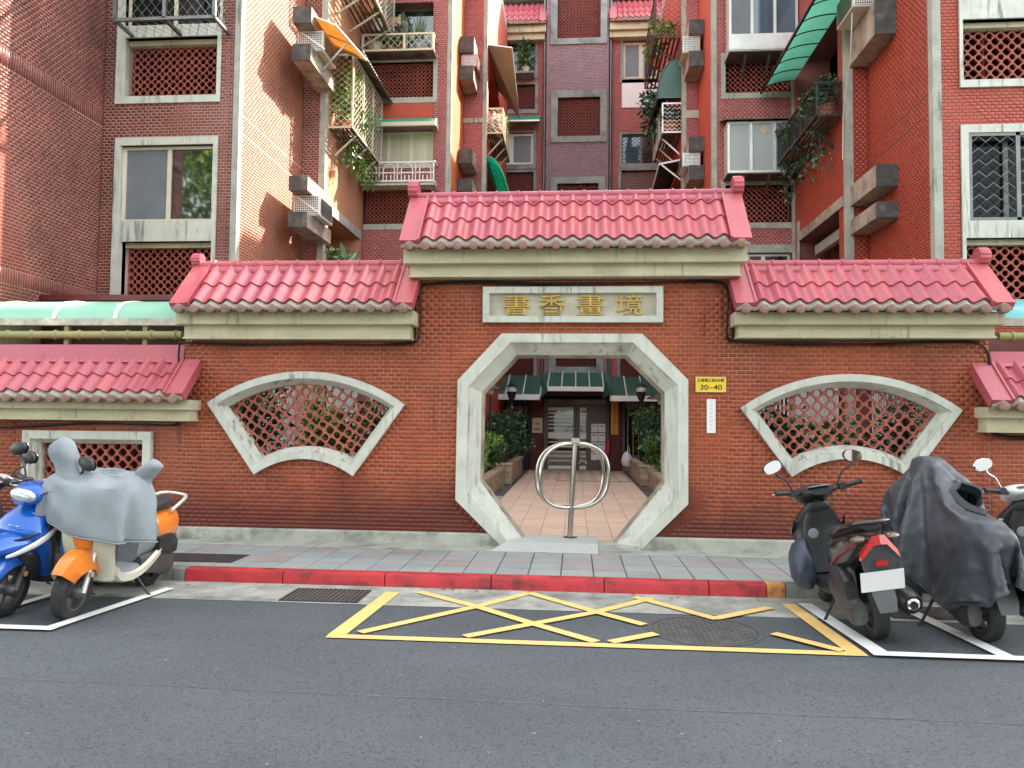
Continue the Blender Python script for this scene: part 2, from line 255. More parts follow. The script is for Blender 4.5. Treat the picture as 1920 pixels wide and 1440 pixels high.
# ------------------------------------------------------------ mesh helpers
ORG = {}
class MB:
    def __init__(s): s.v = []; s.f = []
    def add(s, vs, fs):
        o = len(s.v); s.v += [tuple(v) for v in vs]; s.f += [tuple(i+o for i in f) for f in fs]; return s
    def box(s, x0, x1, y0, y1, z0, z1):
        return s.add([(x, y, z) for z in (z0, z1) for y in (y0, y1) for x in (x0, x1)],
              [(0, 2, 3, 1), (4, 5, 7, 6), (0, 1, 5, 4), (2, 6, 7, 3), (0, 4, 6, 2), (1, 3, 7, 5)])
    def cbox(s, x0, x1, y0, y1, z0, z1, c):      # box with chamfered long edges (axis x), open bevel in y/z
        pr = [(y0+c, z0), (y1-c, z0), (y1, z0+c), (y1, z1-c), (y1-c, z1), (y0+c, z1), (y0, z1-c), (y0, z0+c)]
        a = [(x0, y, z) for y, z in pr]; b = [(x1, y, z) for y, z in pr]
        return s.loft([a, b], True, True)
    def obox(s, c, size, R):
        c = Vector(c); hx, hy, hz = [q/2 for q in size]
        vs = [c+R @ Vector((x, y, z)) for z in (-hz, hz) for y in (-hy, hy) for x in (-hx, hx)]
        return s.add(vs, [(0, 2, 3, 1), (4, 5, 7, 6), (0, 1, 5, 4), (2, 6, 7, 3), (0, 4, 6, 2), (1, 3, 7, 5)])
    def bar(s, p, q, wd, ht=None):
        p, q = Vector(p), Vector(q); d = q-p
        R = d.to_track_quat('X', 'Z').to_matrix()
        return s.obox((p+q)/2, (d.length, wd, ht or wd), R)
    def loft(s, loops, cap0=False, cap1=False, closed=True):
        n = len(loops[0]); o = len(s.v)
        for l in loops: s.v += [tuple(p) for p in l]
        for i in range(len(loops)-1):
            for j in range(n if closed else n-1):
                k = (j+1) % n
                s.f.append((o+i*n+j, o+i*n+k, o+(i+1)*n+k, o+(i+1)*n+j))
        if cap0: s.f.append(tuple(o+j for j in reversed(range(n))))
        if cap1: s.f.append(tuple(o+(len(loops)-1)*n+j for j in range(n)))
        return s
    def tube(s, pts, r, n=8, caps=True, closed=False):
        pts = [Vector(p) for p in pts]; loops = []; up = None; N = len(pts)
        for i, p in enumerate(pts):
            if closed: t = pts[(i+1) % N]-pts[i-1]
            else: t = pts[min(i+1, N-1)]-pts[max(i-1, 0)]
            t.normalize()
            if up is None:
                up = Vector((0, 0, 1)) if abs(t.z) < 0.9 else Vector((1, 0, 0))
            a = t.cross(up).normalized(); up = a.cross(t).normalized()
            rr = r[i] if isinstance(r, (list, tuple)) else r
            loops.append([p+(a*math.cos(2*PI*k/n)+up*math.sin(2*PI*k/n))*rr for k in range(n)])
        if closed: loops.append(loops[0]); caps = False
        return s.loft(loops, caps, caps)
    def cyl(s, p, q, r, n=12): return s.tube([p, q], r, n)
    def lathe(s, c, prof, axis=(0, 0, 1), n=20, cap=True):      # prof: (radius, height along axis)
        c = Vector(c); ax = Vector(axis).normalized()
        a = ax.orthogonal().normalized(); b = ax.cross(a)
        loops = [[c+ax*h+(a*math.cos(2*PI*k/n)+b*math.sin(2*PI*k/n))*max(r, 1e-4) for k in range(n)] for r, h in prof]
        return s.loft(loops, cap, cap)
    def ell(s, c, r, n=14, m=8, R=None):
        c = Vector(c); R = R or Matrix.Identity(3); loops = []
        for i in range(m+1):
            t = -PI/2+PI*i/m
            t = max(min(t, PI/2-0.02), -PI/2+0.02)
            loops.append([c+R @ Vector((r[0]*math.cos(t)*math.cos(2*PI*k/n), r[1]*math.cos(t)*math.sin(2*PI*k/n), r[2]*math.sin(t))) for k in range(n)])
        return s.loft(loops, True, True)
    def mesh(s, name, smooth=False, off=None):
        me = bpy.data.meshes.new(name)
        v = [(x-off[0], y-off[1], z-off[2]) for x, y, z in s.v] if off else s.v
        me.from_pydata(v, [], s.f)
        if smooth:
            me.shade_smooth()
            try: me.set_sharp_from_angle(angle=rad(smooth if smooth is not True else 40))
            except Exception: pass
        return me
    def build(s, name, m, parent=None, smooth=False, **tags):
        off = ORG.get(parent.name, (0, 0, 0)) if parent else None
        if parent is None:                       # a one-mesh thing: origin at its base
            a = np.array(s.v); c = (float(a[:, 0].mean()), float(a[:, 1].mean()), float(a[:, 2].min())); off = c
        o = bpy.data.objects.new(name, s.mesh(name, smooth, off)); COL.objects.link(o)
        o.data.materials.append(MT[m] if isinstance(m, str) else m)
        if parent: o.parent = parent; ORG[o.name] = ORG.get(parent.name, (0, 0, 0))
        else: o.location = off; ORG[o.name] = off
        tag(o, **tags); return o

def tag(o, label=None, cat=None, group=None, kind=None):
    if label: o['label'] = label
    if cat: o['category'] = cat
    if group: o['group'] = group
    if kind: o['kind'] = kind
    return o
def thing(name, loc, label, cat, group=None, local=False):
    o = bpy.data.objects.new(name, None); COL.objects.link(o); o.empty_display_size = 0.1
    o.location = loc; ORG[o.name] = (0, 0, 0) if local else tuple(loc)
    return tag(o, label, cat, group)
def link_mesh(name, me, parent, loc, rot=None):
    o = bpy.data.objects.new(name, me); COL.objects.link(o); o.parent = parent
    off = Vector(ORG.get(parent.name, (0, 0, 0))); o.location = Vector(loc)-off
    if rot is not None: o.rotation_euler = rot
    return o
def copy_tree(o, parent=None, keep=True):
    c = o.copy(); COL.objects.link(c)
    if parent: c.parent = parent
    ORG[c.name] = ORG.get(o.name, (0, 0, 0))
    for ch in list(o.children): copy_tree(ch, c)
    return c

def np_mesh(name, V, F, m, parent, smooth=False, **tags):
    V = np.asarray(V, np.float32); F = np.asarray(F, np.int32)
    off = ORG.get(parent.name, (0, 0, 0)) if parent else (0, 0, 0)
    V = V-np.array(off, np.float32)
    me = bpy.data.meshes.new(name); k = F.shape[1]
    me.vertices.add(len(V)); me.vertices.foreach_set('co', V.ravel())
    me.loops.add(F.size); me.loops.foreach_set('vertex_index', F.ravel())
    me.polygons.add(len(F)); me.polygons.foreach_set('loop_start', np.arange(0, F.size, k, dtype=np.int32))
    try: me.polygons.foreach_set('loop_total', np.full(len(F), k, np.int32))
    except Exception: pass
    me.update(calc_edges=True); me.validate()
    if smooth: me.shade_smooth()
    me.materials.append(MT[m])
    o = bpy.data.objects.new(name, me); COL.objects.link(o)
    if parent: o.parent = parent; ORG[o.name] = tuple(off)
    tag(o, **tags); return o

# a wall face clad in small tiles, each a real piece standing proud of the mortar
BF = np.array([(0, 1, 5, 4), (1, 2, 6, 5), (2, 3, 7, 6), (3, 0, 4, 7), (4, 5, 6, 7)])
BRICK_MESH = {}
def bricks(parent, O, U, V, N, w, h, m, holes=(), inside=None, indiv=0, bands=(), pu=0.1, pv=0.05, joint=0.0075, depth=0.0035, name='brickwork', grooves=()):
    O, U, V, N = [np.array(q, float) for q in (O, U, V, N)]
    R = []           # u0,u1,v0,v1
    nv = int(math.ceil(h/pv)); v = 0.0; row = 0
    while v < h-0.01:
        bd = [b for b in bands if b[0] <= v < b[1]]
        if bd:
            b0, b1 = bd[0]; top = min(b1, h); u = 0.0
            while u < w-0.005:
                R.append((u, min(u+pv, w), v, top)); u += pv
            v = top; row += 1; continue
        top = min(v+pv, h, *[b[0] for b in bands if b[0] > v+1e-6] or [h])
        u = -pu/2 if row % 2 else 0.0
        while u < w-0.004:
            R.append((max(u, 0), min(u+pu, w), v, top)); u += pu
        v = top; row += 1
    R = [(a, b, c, d-(0.02 if any(c < q-O[2] <= d for q in grooves) else 0)) for a, b, c, d in R]
    j = joint/2; out = []
    for a, b, c, d in R:
        segs = [(a, b)]
        cv = (c+d)/2
        for (ha, hb, hc, hd) in holes:
            if hc-0.012 < cv < hd+0.012:
                ns = []
                for p, q in segs:
                    if q <= ha or p >= hb: ns.append((p, q)); continue
                    if p < ha: ns.append((p, ha))
                    if q > hb: ns.append((hb, q))
                segs = ns
        for p, q in segs:
            if q-p > 0.018 and not (inside and inside((p+q)/2, cv)):
                out.append((p+j, q-j, c+j, d-j))
    R = np.array(out)
    if not len(R): return None
    if indiv:
        ctr = O+U*((R[:, 0]+R[:, 1])/2)[:, None]+V*((R[:, 2]+R[:, 3])/2)[:, None]
        full = ((R[:, 1]-R[:, 0]) > pu-joint-0.004) & ((R[:, 3]-R[:, 2]) > pv-joint-0.004)
        dist = np.linalg.norm(ctr-np.array([0.3, 0, 1.6]), axis=1)+np.where(full, 0, 1e6)
        pick = np.argsort(dist)[:indiv]; pick = pick[dist[pick] < 1e5]
        key = (m, round(pu, 3), round(pv, 3))
        if key not in BRICK_MESH:
            a, b, e = (pu-joint)/2, (pv-joint)/2, 0.0012
            mb = MB(); mb.add([(-a, -b, 0), (a, -b, 0), (a, b, 0), (-a, b, 0), (-a+e, -b+e, depth), (a-e, -b+e, depth), (a-e, b-e, depth), (-a+e, b-e, depth)], [tuple(f) for f in BF.tolist()])
            me = mb.mesh('brick'); me.materials.append(MT[m]); BRICK_MESH[key] = me
        rot = Matrix((U, V, N)).transposed().to_euler()
        for i in pick: link_mesh('brick', BRICK_MESH[key], parent, ctr[i], rot)
        R = np.delete(R, pick, 0)
    n = len(R); e = 0.0012
    dj = depth+rng.uniform(-0.0006, 0.0006, n)
    def corner(iu, iv, eu, ev, dd):
        return O+U*(R[:, iu]+eu)[:, None]+V*(R[:, iv]+ev)[:, None]+N*dd[:, None]
    z = np.zeros(n)
    vs_ = np.stack([corner(0, 2, 0, 0, z), corner(1, 2, 0, 0, z), corner(1, 3, 0, 0, z), corner(0, 3, 0, 0, z),
                    corner(0, 2, e, e, dj), corner(1, 2, -e, e, dj), corner(1, 3, -e, -e, dj), corner(0, 3, e, -e, dj)], 1)
    F = BF[None]+(np.arange(n)*8)[:, None, None]
    return np_mesh(name, vs_.reshape(-1, 3), F.reshape(-1, 4), m, parent, kind='stuff')

# flat wall sheet with rectangular openings and their reveals
def wall_sheet(parent, O, U, V, N, w, h, m, holes=(), thick=0.2, name='wall'):
    O, U, V, N = [Vector(q) for q in (O, U, V, N)]
    us = sorted({0, w, *[x for q in holes for x in q[:2]]}); vs_ = sorted({0, h, *[x for q in holes for x in q[2:]]})
    us = [u for u in us if 0 <= u <= w]; vs_ = [v for v in vs_ if 0 <= v <= h]
    mb = MB()
    P = lambda u, v, d=0: O+U*u+V*v+N*d
    for i in range(len(us)-1):
        for k in range(len(vs_)-1):
            cu, cv = (us[i]+us[i+1])/2, (vs_[k]+vs_[k+1])/2
            if any(a < cu < b and c < cv < d for a, b, c, d in holes): continue
            mb.add([P(us[i], vs_[k]), P(us[i+1], vs_[k]), P(us[i+1], vs_[k+1]), P(us[i], vs_[k+1])], [(0, 1, 2, 3)])
    for a, b, c, d in holes:
        q = [(a, c), (b, c), (b, d), (a, d)]
        for i in range(4):
            s, t = q[i], q[(i+1) % 4]
            mb.add([P(*s), P(*t), P(*t, -thick), P(*s, -thick)], [(0, 1, 2, 3)])
    return mb.build(name, m, parent)

# pierced clay screen: every block is a ring with an octagonal hole, quarter holes at its corners
CELL = {}
def cell_geo(p, depth=0.04):
    k = p/2; q = p*0.29; out = []
    arc = [(q, 0), (q*0.74, q*0.74), (0, q)]
    for sx, sy, fl, mid in ((1, -1, 0, (k, 0)), (1, 1, 1, (0, k)), (-1, 1, 0, (-k, 0)), (-1, -1, 1, (0, -k))):
        pts = [(sx*(k-(b if fl else a)), sy*(k-(a if fl else b))) for a, b in arc]
        out += pts+[mid]
    r = p*0.42; inn = []
    for (x, y) in out:
        a = math.atan2(y, x); c = max(abs(math.cos(a))*1.06, abs(math.sin(a))*1.06, (abs(math.cos(a))+abs(math.sin(a)))*0.93)
        inn.append((r*math.cos(a)/c, r*math.sin(a)/c))
    n = len(out)
    V = [(x, y, 0) for x, y in out]+[(x, y, 0) for x, y in inn]+[(x, y, -depth) for x, y in inn]+[(x, y, -depth) for x, y in out]
    F = []
    for i in range(n):
        j = (i+1) % n
        F += [(i, j, n+j, n+i), (n+i, n+j, 2*n+j, 2*n+i), (3*n+i, 3*n+j, j, i)]
    return np.array(V, float), np.array(F)
def lattice(parent, O, U, V, N, w, h, p, m='clay', indiv=False, tilt=0.0, keep=None, name='lattice'):
    O, U, V, N = [np.array(q, float) for q in (O, U, V, N)]
    c, s = math.cos(tilt), math.sin(tilt)
    U2, V2 = U*c+V*s, V*c-U*s
    ctr = []
    big = math.hypot(w, h)/2+p
    n = int(big/p)+1
    for i in range(-n, n+1):
        for k in range(-n, n+1):
            a, b = (i+0.5)*p, (k+0.5)*p
            u, v = w/2+a*c-b*s, h/2+a*s+b*c
            if tilt == 0 and not (-p*0.3 < u < w+p*0.3 and -p*0.3 < v < h+p*0.3): continue
            if keep and not keep(u, v): continue
            ctr.append(O+U*u+V*v)
    if not ctr: return
    cv, cf = cell_geo(p)
    B = np.stack([U2, V2, N], 0)
    if indiv:
        holder = MB(); key = (m, round(p, 4))
        if key not in CELL:
            mb = MB(); mb.add(cv.tolist(), cf.tolist()); me = mb.mesh('breeze_block'); me.materials.append(MT[m]); CELL[key] = me
        rot = Matrix((U2, V2, N)).transposed().to_euler()
        for q in ctr: link_mesh('breeze_block', CELL[key], parent, q, rot)
    else:
        V_ = (cv @ B)[None]+np.array(ctr)[:, None]
        F_ = cf[None]+(np.arange(len(ctr))*len(cv))[:, None, None]
        np_mesh(name, V_.reshape(-1, 3), F_.reshape(-1, 4), m, parent, kind='stuff')

# leaves: bent quads scattered over clumps
def leaf_mesh(centers, radii, n, size, aspect=2.2, droop=0.3, shell=0.5, seed=0, pts=None):
    g = np.random.default_rng(seed)
    if pts is None:
        k = g.integers(0, len(centers), n)
        d = g.normal(size=(n, 3)); d /= np.linalg.norm(d, axis=1)[:, None]
        r = shell+(1-shell)*g.random(n)**0.6
        pts = np.array(centers)[k]+d*np.array(radii)[k]*r[:, None]
        a = d*0.6+g.normal(size=(n, 3))*0.6
    else:
        pts = np.array(pts); n = len(pts); a = g.normal(size=(n, 3))
    a[:, 2] -= droop; a /= np.linalg.norm(a, axis=1)[:, None]
    b = np.cross(a, g.normal(size=(n, 3))); b /= np.linalg.norm(b, axis=1)[:, None]
    nn = np.cross(a, b)
    L = size*(0.6+0.8*g.random(n))[:, None]; W = L/aspect
    v0 = pts; v1 = pts+a*L*0.5+b*W*0.5+nn*L*0.06; v2 = pts+a*L-nn*L*0.12; v3 = pts+a*L*0.5-b*W*0.5+nn*L*0.06
    V = np.stack([v0, v1, v2, v3], 1).reshape(-1, 3)
    F = np.arange(4*n).reshape(n, 4)
    return V, F
def foliage(parent, name, m, centers, radii, n, size, **k):
    V, F = leaf_mesh(centers, radii, n, size, **k)
    return np_mesh(name, V, F, m, parent)

def text_obj(body, name, size, m, parent, loc, rot=(PI/2, 0, 0), extrude=0.002, align='CENTER', sx=1.0, bevel=0.0, vert=False, fit=None, offset=0.0):
    cu = bpy.data.curves.new(name, 'FONT'); cu.body = body; cu.size = size; cu.extrude = extrude
    cu.align_x = align; cu.align_y = 'CENTER'; cu.bevel_depth = bevel; cu.offset = offset
    if vert: cu.space_line = 0.92
    t = bpy.data.objects.new('tmp_text', cu); COL.objects.link(t)
    bpy.context.view_layer.update()
    dg = bpy.context.evaluated_depsgraph_get()
    me = bpy.data.meshes.new_from_object(t.evaluated_get(dg)); me.name = name
    COL.objects.unlink(t); bpy.data.objects.remove(t)
    if fit and len(me.vertices):
        a = np.empty(len(me.vertices)*3, np.float32); me.vertices.foreach_get('co', a); a = a.reshape(-1, 3)
        lo, hi = a.min(0), a.max(0); c = (lo+hi)/2
        a[:, 0] = (a[:, 0]-c[0])*fit[0]/max(hi[0]-lo[0], 1e-6); a[:, 1] = (a[:, 1]-c[1])*fit[1]/max(hi[1]-lo[1], 1e-6)
        me.vertices.foreach_set('co', a.ravel())
    elif sx != 1.0:
        for v in me.vertices: v.co.x *= sx
    me.materials.clear(); me.materials.append(MT[m])
    o = link_mesh(name, me, parent, loc, rot)
    return o

def offset_poly(P, d):          # inward offset of a convex-ish polygon given clockwise or not
    n = len(P); A = sum(P[i][0]*P[(i+1) % n][1]-P[(i+1) % n][0]*P[i][1] for i in range(n)); sg = 1 if A > 0 else -1
    return P, sg

def sweep(mb, poly_y):          # loft between flat loops [(poly xz, y)...]
    mb.loft([[(x, y, z) for x, z in p] for p, y in poly_y]); return mb
def catmull(S, k=3):
    S = [np.array(s, float) for s in S]; out = []
    for i in range(len(S)-1):
        p0, p1, p2, p3 = S[max(i-1, 0)], S[i], S[i+1], S[min(i+2, len(S)-1)]
        for j in range(k):
            t = j/k
            out.append(0.5*((2*p1)+(-p0+p2)*t+(2*p0-5*p1+4*p2-p3)*t*t+(-p0+3*p1-3*p2+p3)*t**3))
    out.append(S[-1]); return out
def sect(axis, s, n=20):        # superellipse section: (pos along axis, c1, c2, h1, h2, exponent)
    t0, c1, c2, h1, h2, e = s; L = []
    for k in range(n):
        a = 2*PI*k/n; ca, sa = math.cos(a), math.sin(a)
        u = c1+h1*math.copysign(abs(ca)**(2/e), ca); v = c2+h2*math.copysign(abs(sa)**(2/e), sa)
        L.append((t0, u, v) if axis == 'x' else ((u, t0, v) if axis == 'y' else (u, v, t0)))
    return L
def sloft(mb, axis, S, k=3, n=20):
    mb.loft([sect(axis, s, n) for s in catmull(S, k)], True, True); return mb
# ------------------------------------------------------------ ground
def sheet(name, x0, x1, y0, y1, z, m, **k):
    mb = MB(); mb.add([(x0, y0, z), (x1, y0, z), (x1, y1, z), (x0, y1, z)], [(0, 1, 2, 3)])
    return mb.build(name, m, None, **k)
KY = 7.32                                         # kerb face
sheet('ground', -80, 80, 7.4, 90, -0.03, 'gutter_concrete', kind='structure')
road = sheet('road', -80, 80, -80, KY+0.02, 0, 'asphalt', kind='structure')
gut = sheet('gutter', -40, 40, 6.6, KY, 0.004, 'gutter_concrete', kind='structure')

def atZ(px, py, Z=0.0):
    d = _ray(px, py); t = (Z-CAM_H)/d.z; return Vector((d.x*t, d.y*t, Z))
NST = [0]
def stripe(pts, wd, m):
    P = [atZ(*p) if len(p) == 2 and abs(p[0]) > 20 else Vector((p[0], p[1], 0)) for p in pts]
    NST[0] += 1; z = 0.008+0.0008*NST[0]
    mb = MB(); n = len(P); L = []
    for i, p in enumerate(P):
        d = (P[min(i+1, n-1)]-P[max(i-1, 0)]).normalized(); s = Vector((-d.y, d.x, 0))*wd/2
        L.append((p-s, p+s))
    vs_ = [(q.x, q.y, z) for a in L for q in a]
    mb.add(vs_, [(2*i, 2*i+2, 2*i+3, 2*i+1) for i in range(n-1)])
    return mb.build('stripe', m, road)
Yl = 5.62
stripe([(-1.80, Yl), (2.02, Yl)], 0.095, 'yellow_paint')
stripe([(-1.74, Yl), (-1.66, 7.08)], 0.13, 'yellow_paint')
stripe([(1.88, 7.07), (1.96, Yl)], 0.12, 'yellow_paint')
for pl in ([(675, 1188), (895, 1139), (992, 1114)], [(787, 1112), (893, 1139), (1000, 1172), (1118, 1206)],
           [(872, 1196), (1000, 1172), (1118, 1150), (1222, 1124)], [(992, 1114), (1118, 1150), (1208, 1174)],
           [(1145, 1207), (1230, 1191)], [(1190, 1122), (1345, 1164)], [(1340, 1163), (1444, 1142)], [(1450, 1191), (1580, 1224)]):
    stripe(pl, 0.09, 'yellow_paint')
stripe([(-9, 5.54), (-3.84, 5.54)], 0.10, 'white_paint')
stripe([(-3.90, 5.50), (-3.72, 6.95)], 0.10, 'white_paint')
stripe([(-4.69, 5.60), (-4.56, 6.95)], 0.09, 'white_paint')
stripe([(2.02, 7.07), (2.12, Yl)], 0.12, 'white_paint')
stripe([(2.05, Yl-0.01), (9, Yl-0.03)], 0.10, 'white_paint')
stripe([(2.84, 6.9), (2.96, Yl)], 0.11, 'white_paint')
for pl in ([(-9, 5.36), (-1.9, 5.60)], [(-9, 4.62), (0.3, 4.44), (9, 4.42)]):
    P = pl; NST[0] += 1
    mb = MB()
    for a, b in zip(P, P[1:]):
        mb.add([(a[0], a[1]-.003, 0.003), (b[0], b[1]-.003, 0.003), (b[0], b[1]+.003, 0.003), (a[0], a[1]+.003, 0.003)], [(0, 1, 2, 3)])
    mb.build('seam', 'seam_tar', road)
# little chips of leaf and paint lying on the asphalt
g = np.random.default_rng(5); mb = MB()
for i in range(150):
    x, y = g.uniform(-5, 5), g.uniform(3.2, 6.5); r = g.uniform(0.004, 0.011); a = g.uniform(0, 6)
    mb.add([(x+r*math.cos(a), y+r*math.sin(a), 0.006), (x-r*0.5*math.sin(a), y+r*0.5*math.cos(a), 0.009), (x-r*math.cos(a), y-r*math.sin(a), 0.006), (x+r*0.5*math.sin(a), y-r*0.5*math.cos(a), 0.007)], [(0, 1, 2, 3)])
mb.build('road_litter', 'gutter_concrete', None, kind='stuff')

kerb = thing('kerb', (0, KY, 0), None, None); kerb['kind'] = 'structure'
def kerb_stone(x0, x1, m):
    a = 0.004; pr = [(KY+a, -0.02), (KY+a+0.008, 0.085), (KY+0.025, 0.112), (KY+0.05, 0.122), (KY+0.15, 0.122), (KY+0.15, -0.02)]
    mb = MB(); g0 = 0.005
    mb.loft([[(x, y, z) for y, z in pr] for x in (x0+g0, x1-g0)], True, True); mb.build('kerb_stone', m, kerb, smooth=30)
xs = [-3.78, -2.80, -1.80, -0.78, 0.28, 1.24, 1.76]
for a, b in zip(xs, xs[1:]): kerb_stone(a, b, 'kerb_red')
kerb_stone(1.76, 1.93, 'kerb_yellow'); kerb_stone(-3.9, -3.78, 'kerb_plain')
for i in range(5):
    kerb_stone(1.93+i, 2.93+i, 'kerb_plain'); kerb_stone(-4.9-i, -3.9-i, 'kerb_plain')

pav = thing('pavement', (0, 8.2, 0), None, None); pav['kind'] = 'structure'
mb = MB(); mb.box(-30, 30, KY+0.15, 9.2, -0.05, 0.108); mb.build('bedding', 'joint', pav)
mb = MB(); mb.box(-6.5, 5.5, 8.74, 9.16, 0.05, 0.124); mb.build('concrete_margin', 'plinth_concrete', pav)
PM = {}
for k in ('paver_grey', 'paver_pink'):
    mb = MB(); a, b = 0.1535, 0.154
    mb.add([(-a, -b, 0), (a, -b, 0), (a, b, 0), (-a, b, 0), (-a+.003, -b+.003, .014), (a-.003, -b+.003, .014), (a-.003, b-.003, .014), (-a+.003, b-.003, .014)], [tuple(f) for f in BF.tolist()])
    me = mb.mesh('paver'); me.materials.append(MT[k]); PM[k] = me
g = random.Random(3)
for r in range(4):
    for i in range(-20, 17):
        x = i*0.3155+0.03; y = KY+0.15+0.158+r*0.315
        pk = g.random() < (0.45 if r in (1, 2) else 0.12)
        link_mesh('paver', PM['paver_pink' if pk else 'paver_grey'], pav, (x, y, 0.108+g.uniform(-.001, .0015)))
# dark slab let into the pavement, drain gratings, manhole
mb = MB(); mb.box(-4.4, -3.47, 7.66, 8.12, 0.1, 0.1285)
for i in range(24): mb.box(-4.38+i*0.038, -4.36+i*0.038, 7.68, 8.10, 0.1285, 0.132)
mb.build('drain_cover', 'dark_iron', None, label='dark flat drain cover set in the grey pavement beside the orange scooter', cat='drain cover', group='drain covers')
def grating(x0, x1, y0, y1, label, nx=16, ny=7):
    t = thing('drain_grating', ((x0+x1)/2, (y0+y1)/2, 0), label, 'drain', 'drain gratings in the gutter')
    mb = MB(); e = 0.02
    for a in ((x0, x1, y0, y0+e), (x0, x1, y1-e, y1), (x0, x0+e, y0+e, y1-e), (x1-e, x1, y0+e, y1-e)): mb.box(*a, 0.002, 0.014)
    mb.build('rim', 'dark_iron', t)
    mb = MB(); mb.box(x0+e, x1-e, y0+e, y1-e, 0.0045, 0.0055); mb.build('pit', 'cable', t)
    for i in range(1, nx):
        x = x0+(x1-x0)*i/nx; mb = MB(); mb.box(x-.008, x+.008, y0+e, y1-e, 0.006, 0.0125); mb.build('slat', 'grey_metal', t)
    for i in range(1, ny):
        y = y0+(y1-y0)*i/ny; mb = MB(); mb.box(x0+e, x1-e, y-.006, y+.006, 0.006, 0.0115); mb.build('cross_bar', 'grey_metal', t)
grating(-2.57, -1.87, 6.64, 7.12, 'rusty drain grating in the gutter below the red kerb near the yellow box')
grating(2.62, 3.3, 6.68, 7.1, 'drain grating in the gutter under the parked black scooters')
t = thing('manhole_cover', (1.0, 6.12, 0), 'round cast iron manhole cover in the asphalt inside the yellow box', 'manhole cover')
mb = MB(); mb.lathe((1.0, 6.12, 0), [(0.43, 0.001), (0.43, 0.006), (0.40, 0.0065), (0.40, 0.003)], n=40, cap=False); mb.build('rim', 'lid_iron', t)
mb = MB(); mb.lathe((1.0, 6.12, 0), [(0.39, 0.001), (0.39, 0.0055)], n=40)
for i in range(-9, 10):
    for j in range(-9, 10):
        x, y = i*0.042, j*0.042
        if x*x+y*y < 0.36**2:
            hx, hy = (0.015, 0.005) if (i+j) % 2 else (0.005, 0.015)
            mb.box(1.0+x-hx, 1.0+x+hx, 6.12+y-hy, 6.12+y+hy, 0.0055, 0.009)
mb.build('lid', 'lid_iron', t)
# threshold slab and courtyard floor
mb = MB(); mb.loft([[(-0.95, 8.72, .118), (0.3, 8.72, .118), (0.3, 9.0, .19), (-0.8, 9.0, .19)], [(-0.8, 9.49, .2), (0.3, 9.49, .2), (0.3, 9.0, .195), (-0.8, 9.0, .195)]][:1])
mb.add([(-0.95, 8.74, .121), (0.27, 8.74, .121), (0.27, 9.0, .19), (-0.80, 9.0, .19), (-0.80, 9.5, .2), (0.27, 9.5, .2), (0.27, 9.5, 0), (-0.8, 9.5, 0), (0.27, 8.74, 0)],
       [(0, 1, 2, 3), (3, 2, 5, 4), (4, 5, 6, 7), (1, 8, 6, 5, 2)])
mb.build('threshold', 'slab', None, kind='structure')
mb = MB(); mb.box(0.275, 0.74, 8.8, 9.5, 0.0, 0.155); mb.build('threshold_patch', 'plinth_concrete', None, kind='structure')
fl = thing('courtyard_floor', (0, 9.5, 0), None, None); fl['kind'] = 'structure'
mb = MB(); mb.box(-1.5, 1.55, 9.5, 25.6, -0.02, 0.0); mb.build('bedding', 'floor_joint', fl)
a = 0.1645; mb = MB(); mb.add([(-a, -a, 0), (a, -a, 0), (a, a, 0), (-a, a, 0), (-a+.003, -a+.003, .006), (a-.003, -a+.003, .006), (a-.003, a-.003, .006), (-a+.003, a-.003, .006)], [tuple(f) for f in BF.tolist()])
tm = mb.mesh('floor_tile'); tm.materials.append(MT['floor_tile'])
k = 0
for r in range(48):
    for i in range(9):
        if k < 300: link_mesh('floor_tile', tm, fl, (-1.32+i*0.335, 9.67+r*0.335, 0))
        k += 1
V = []; F = []
for r in range(34, 48):
    for i in range(9):
        if r*9+i < 300: continue
        o = len(V); cx, cy = -1.32+i*0.335, 9.67+r*0.335
        V += [(cx+sx*a, cy+sy*a, z) for z in (0, .006) for sx, sy in ((-1, -1), (1, -1), (1, 1), (-1, 1))]; F += [tuple(o+q for q in f) for f in BF.tolist()]
np_mesh('floor_tile_far', V, F, 'floor_tile', fl, kind='stuff')
for sx, nm in ((-1, 'left'), (1, 'right')):
    x0, x1 = sorted((sx*1.5+0.02, sx*1.72+0.02))
    mb = MB(); mb.box(x0, x1, 9.5, 25.4, -0.02, -0.012+0.004); mb.build('courtyard_drain', 'joint', None, kind='structure')
    for yy in (15.2,):
        mb = MB(); mb.box(x0+.02, x1-.02, yy, yy+1.0, -0.005, 0.012); mb.build('drain_lid', 'slab', fl)

g = np.random.default_rng(8); V = []; F = []
for i in range(70):
    if i < 45: x, y, z = g.uniform(-5.5, 4.5), KY-0.02-abs(g.normal(0, .10)), .008
    else: x, y, z = g.uniform(-5, 4.5), 9.08-abs(g.normal(0, .05)), .128
    if -1.0 < x < .8 and i >= 45: continue
    r = g.uniform(.012, .03); a = g.uniform(0, 6.28); c, s_ = math.cos(a)*r, math.sin(a)*r; o = len(V)
    V += [(x+c, y+s_, z+.002), (x-s_*.45, y+c*.45, z+g.uniform(.002, .01)), (x-c, y-s_, z+.001), (x+s_*.45, y-c*.45, z+g.uniform(.002, .01))]; F.append((o, o+1, o+2, o+3))
np_mesh('fallen_leaves', V, F, 'dead_leaf', None, kind='stuff')
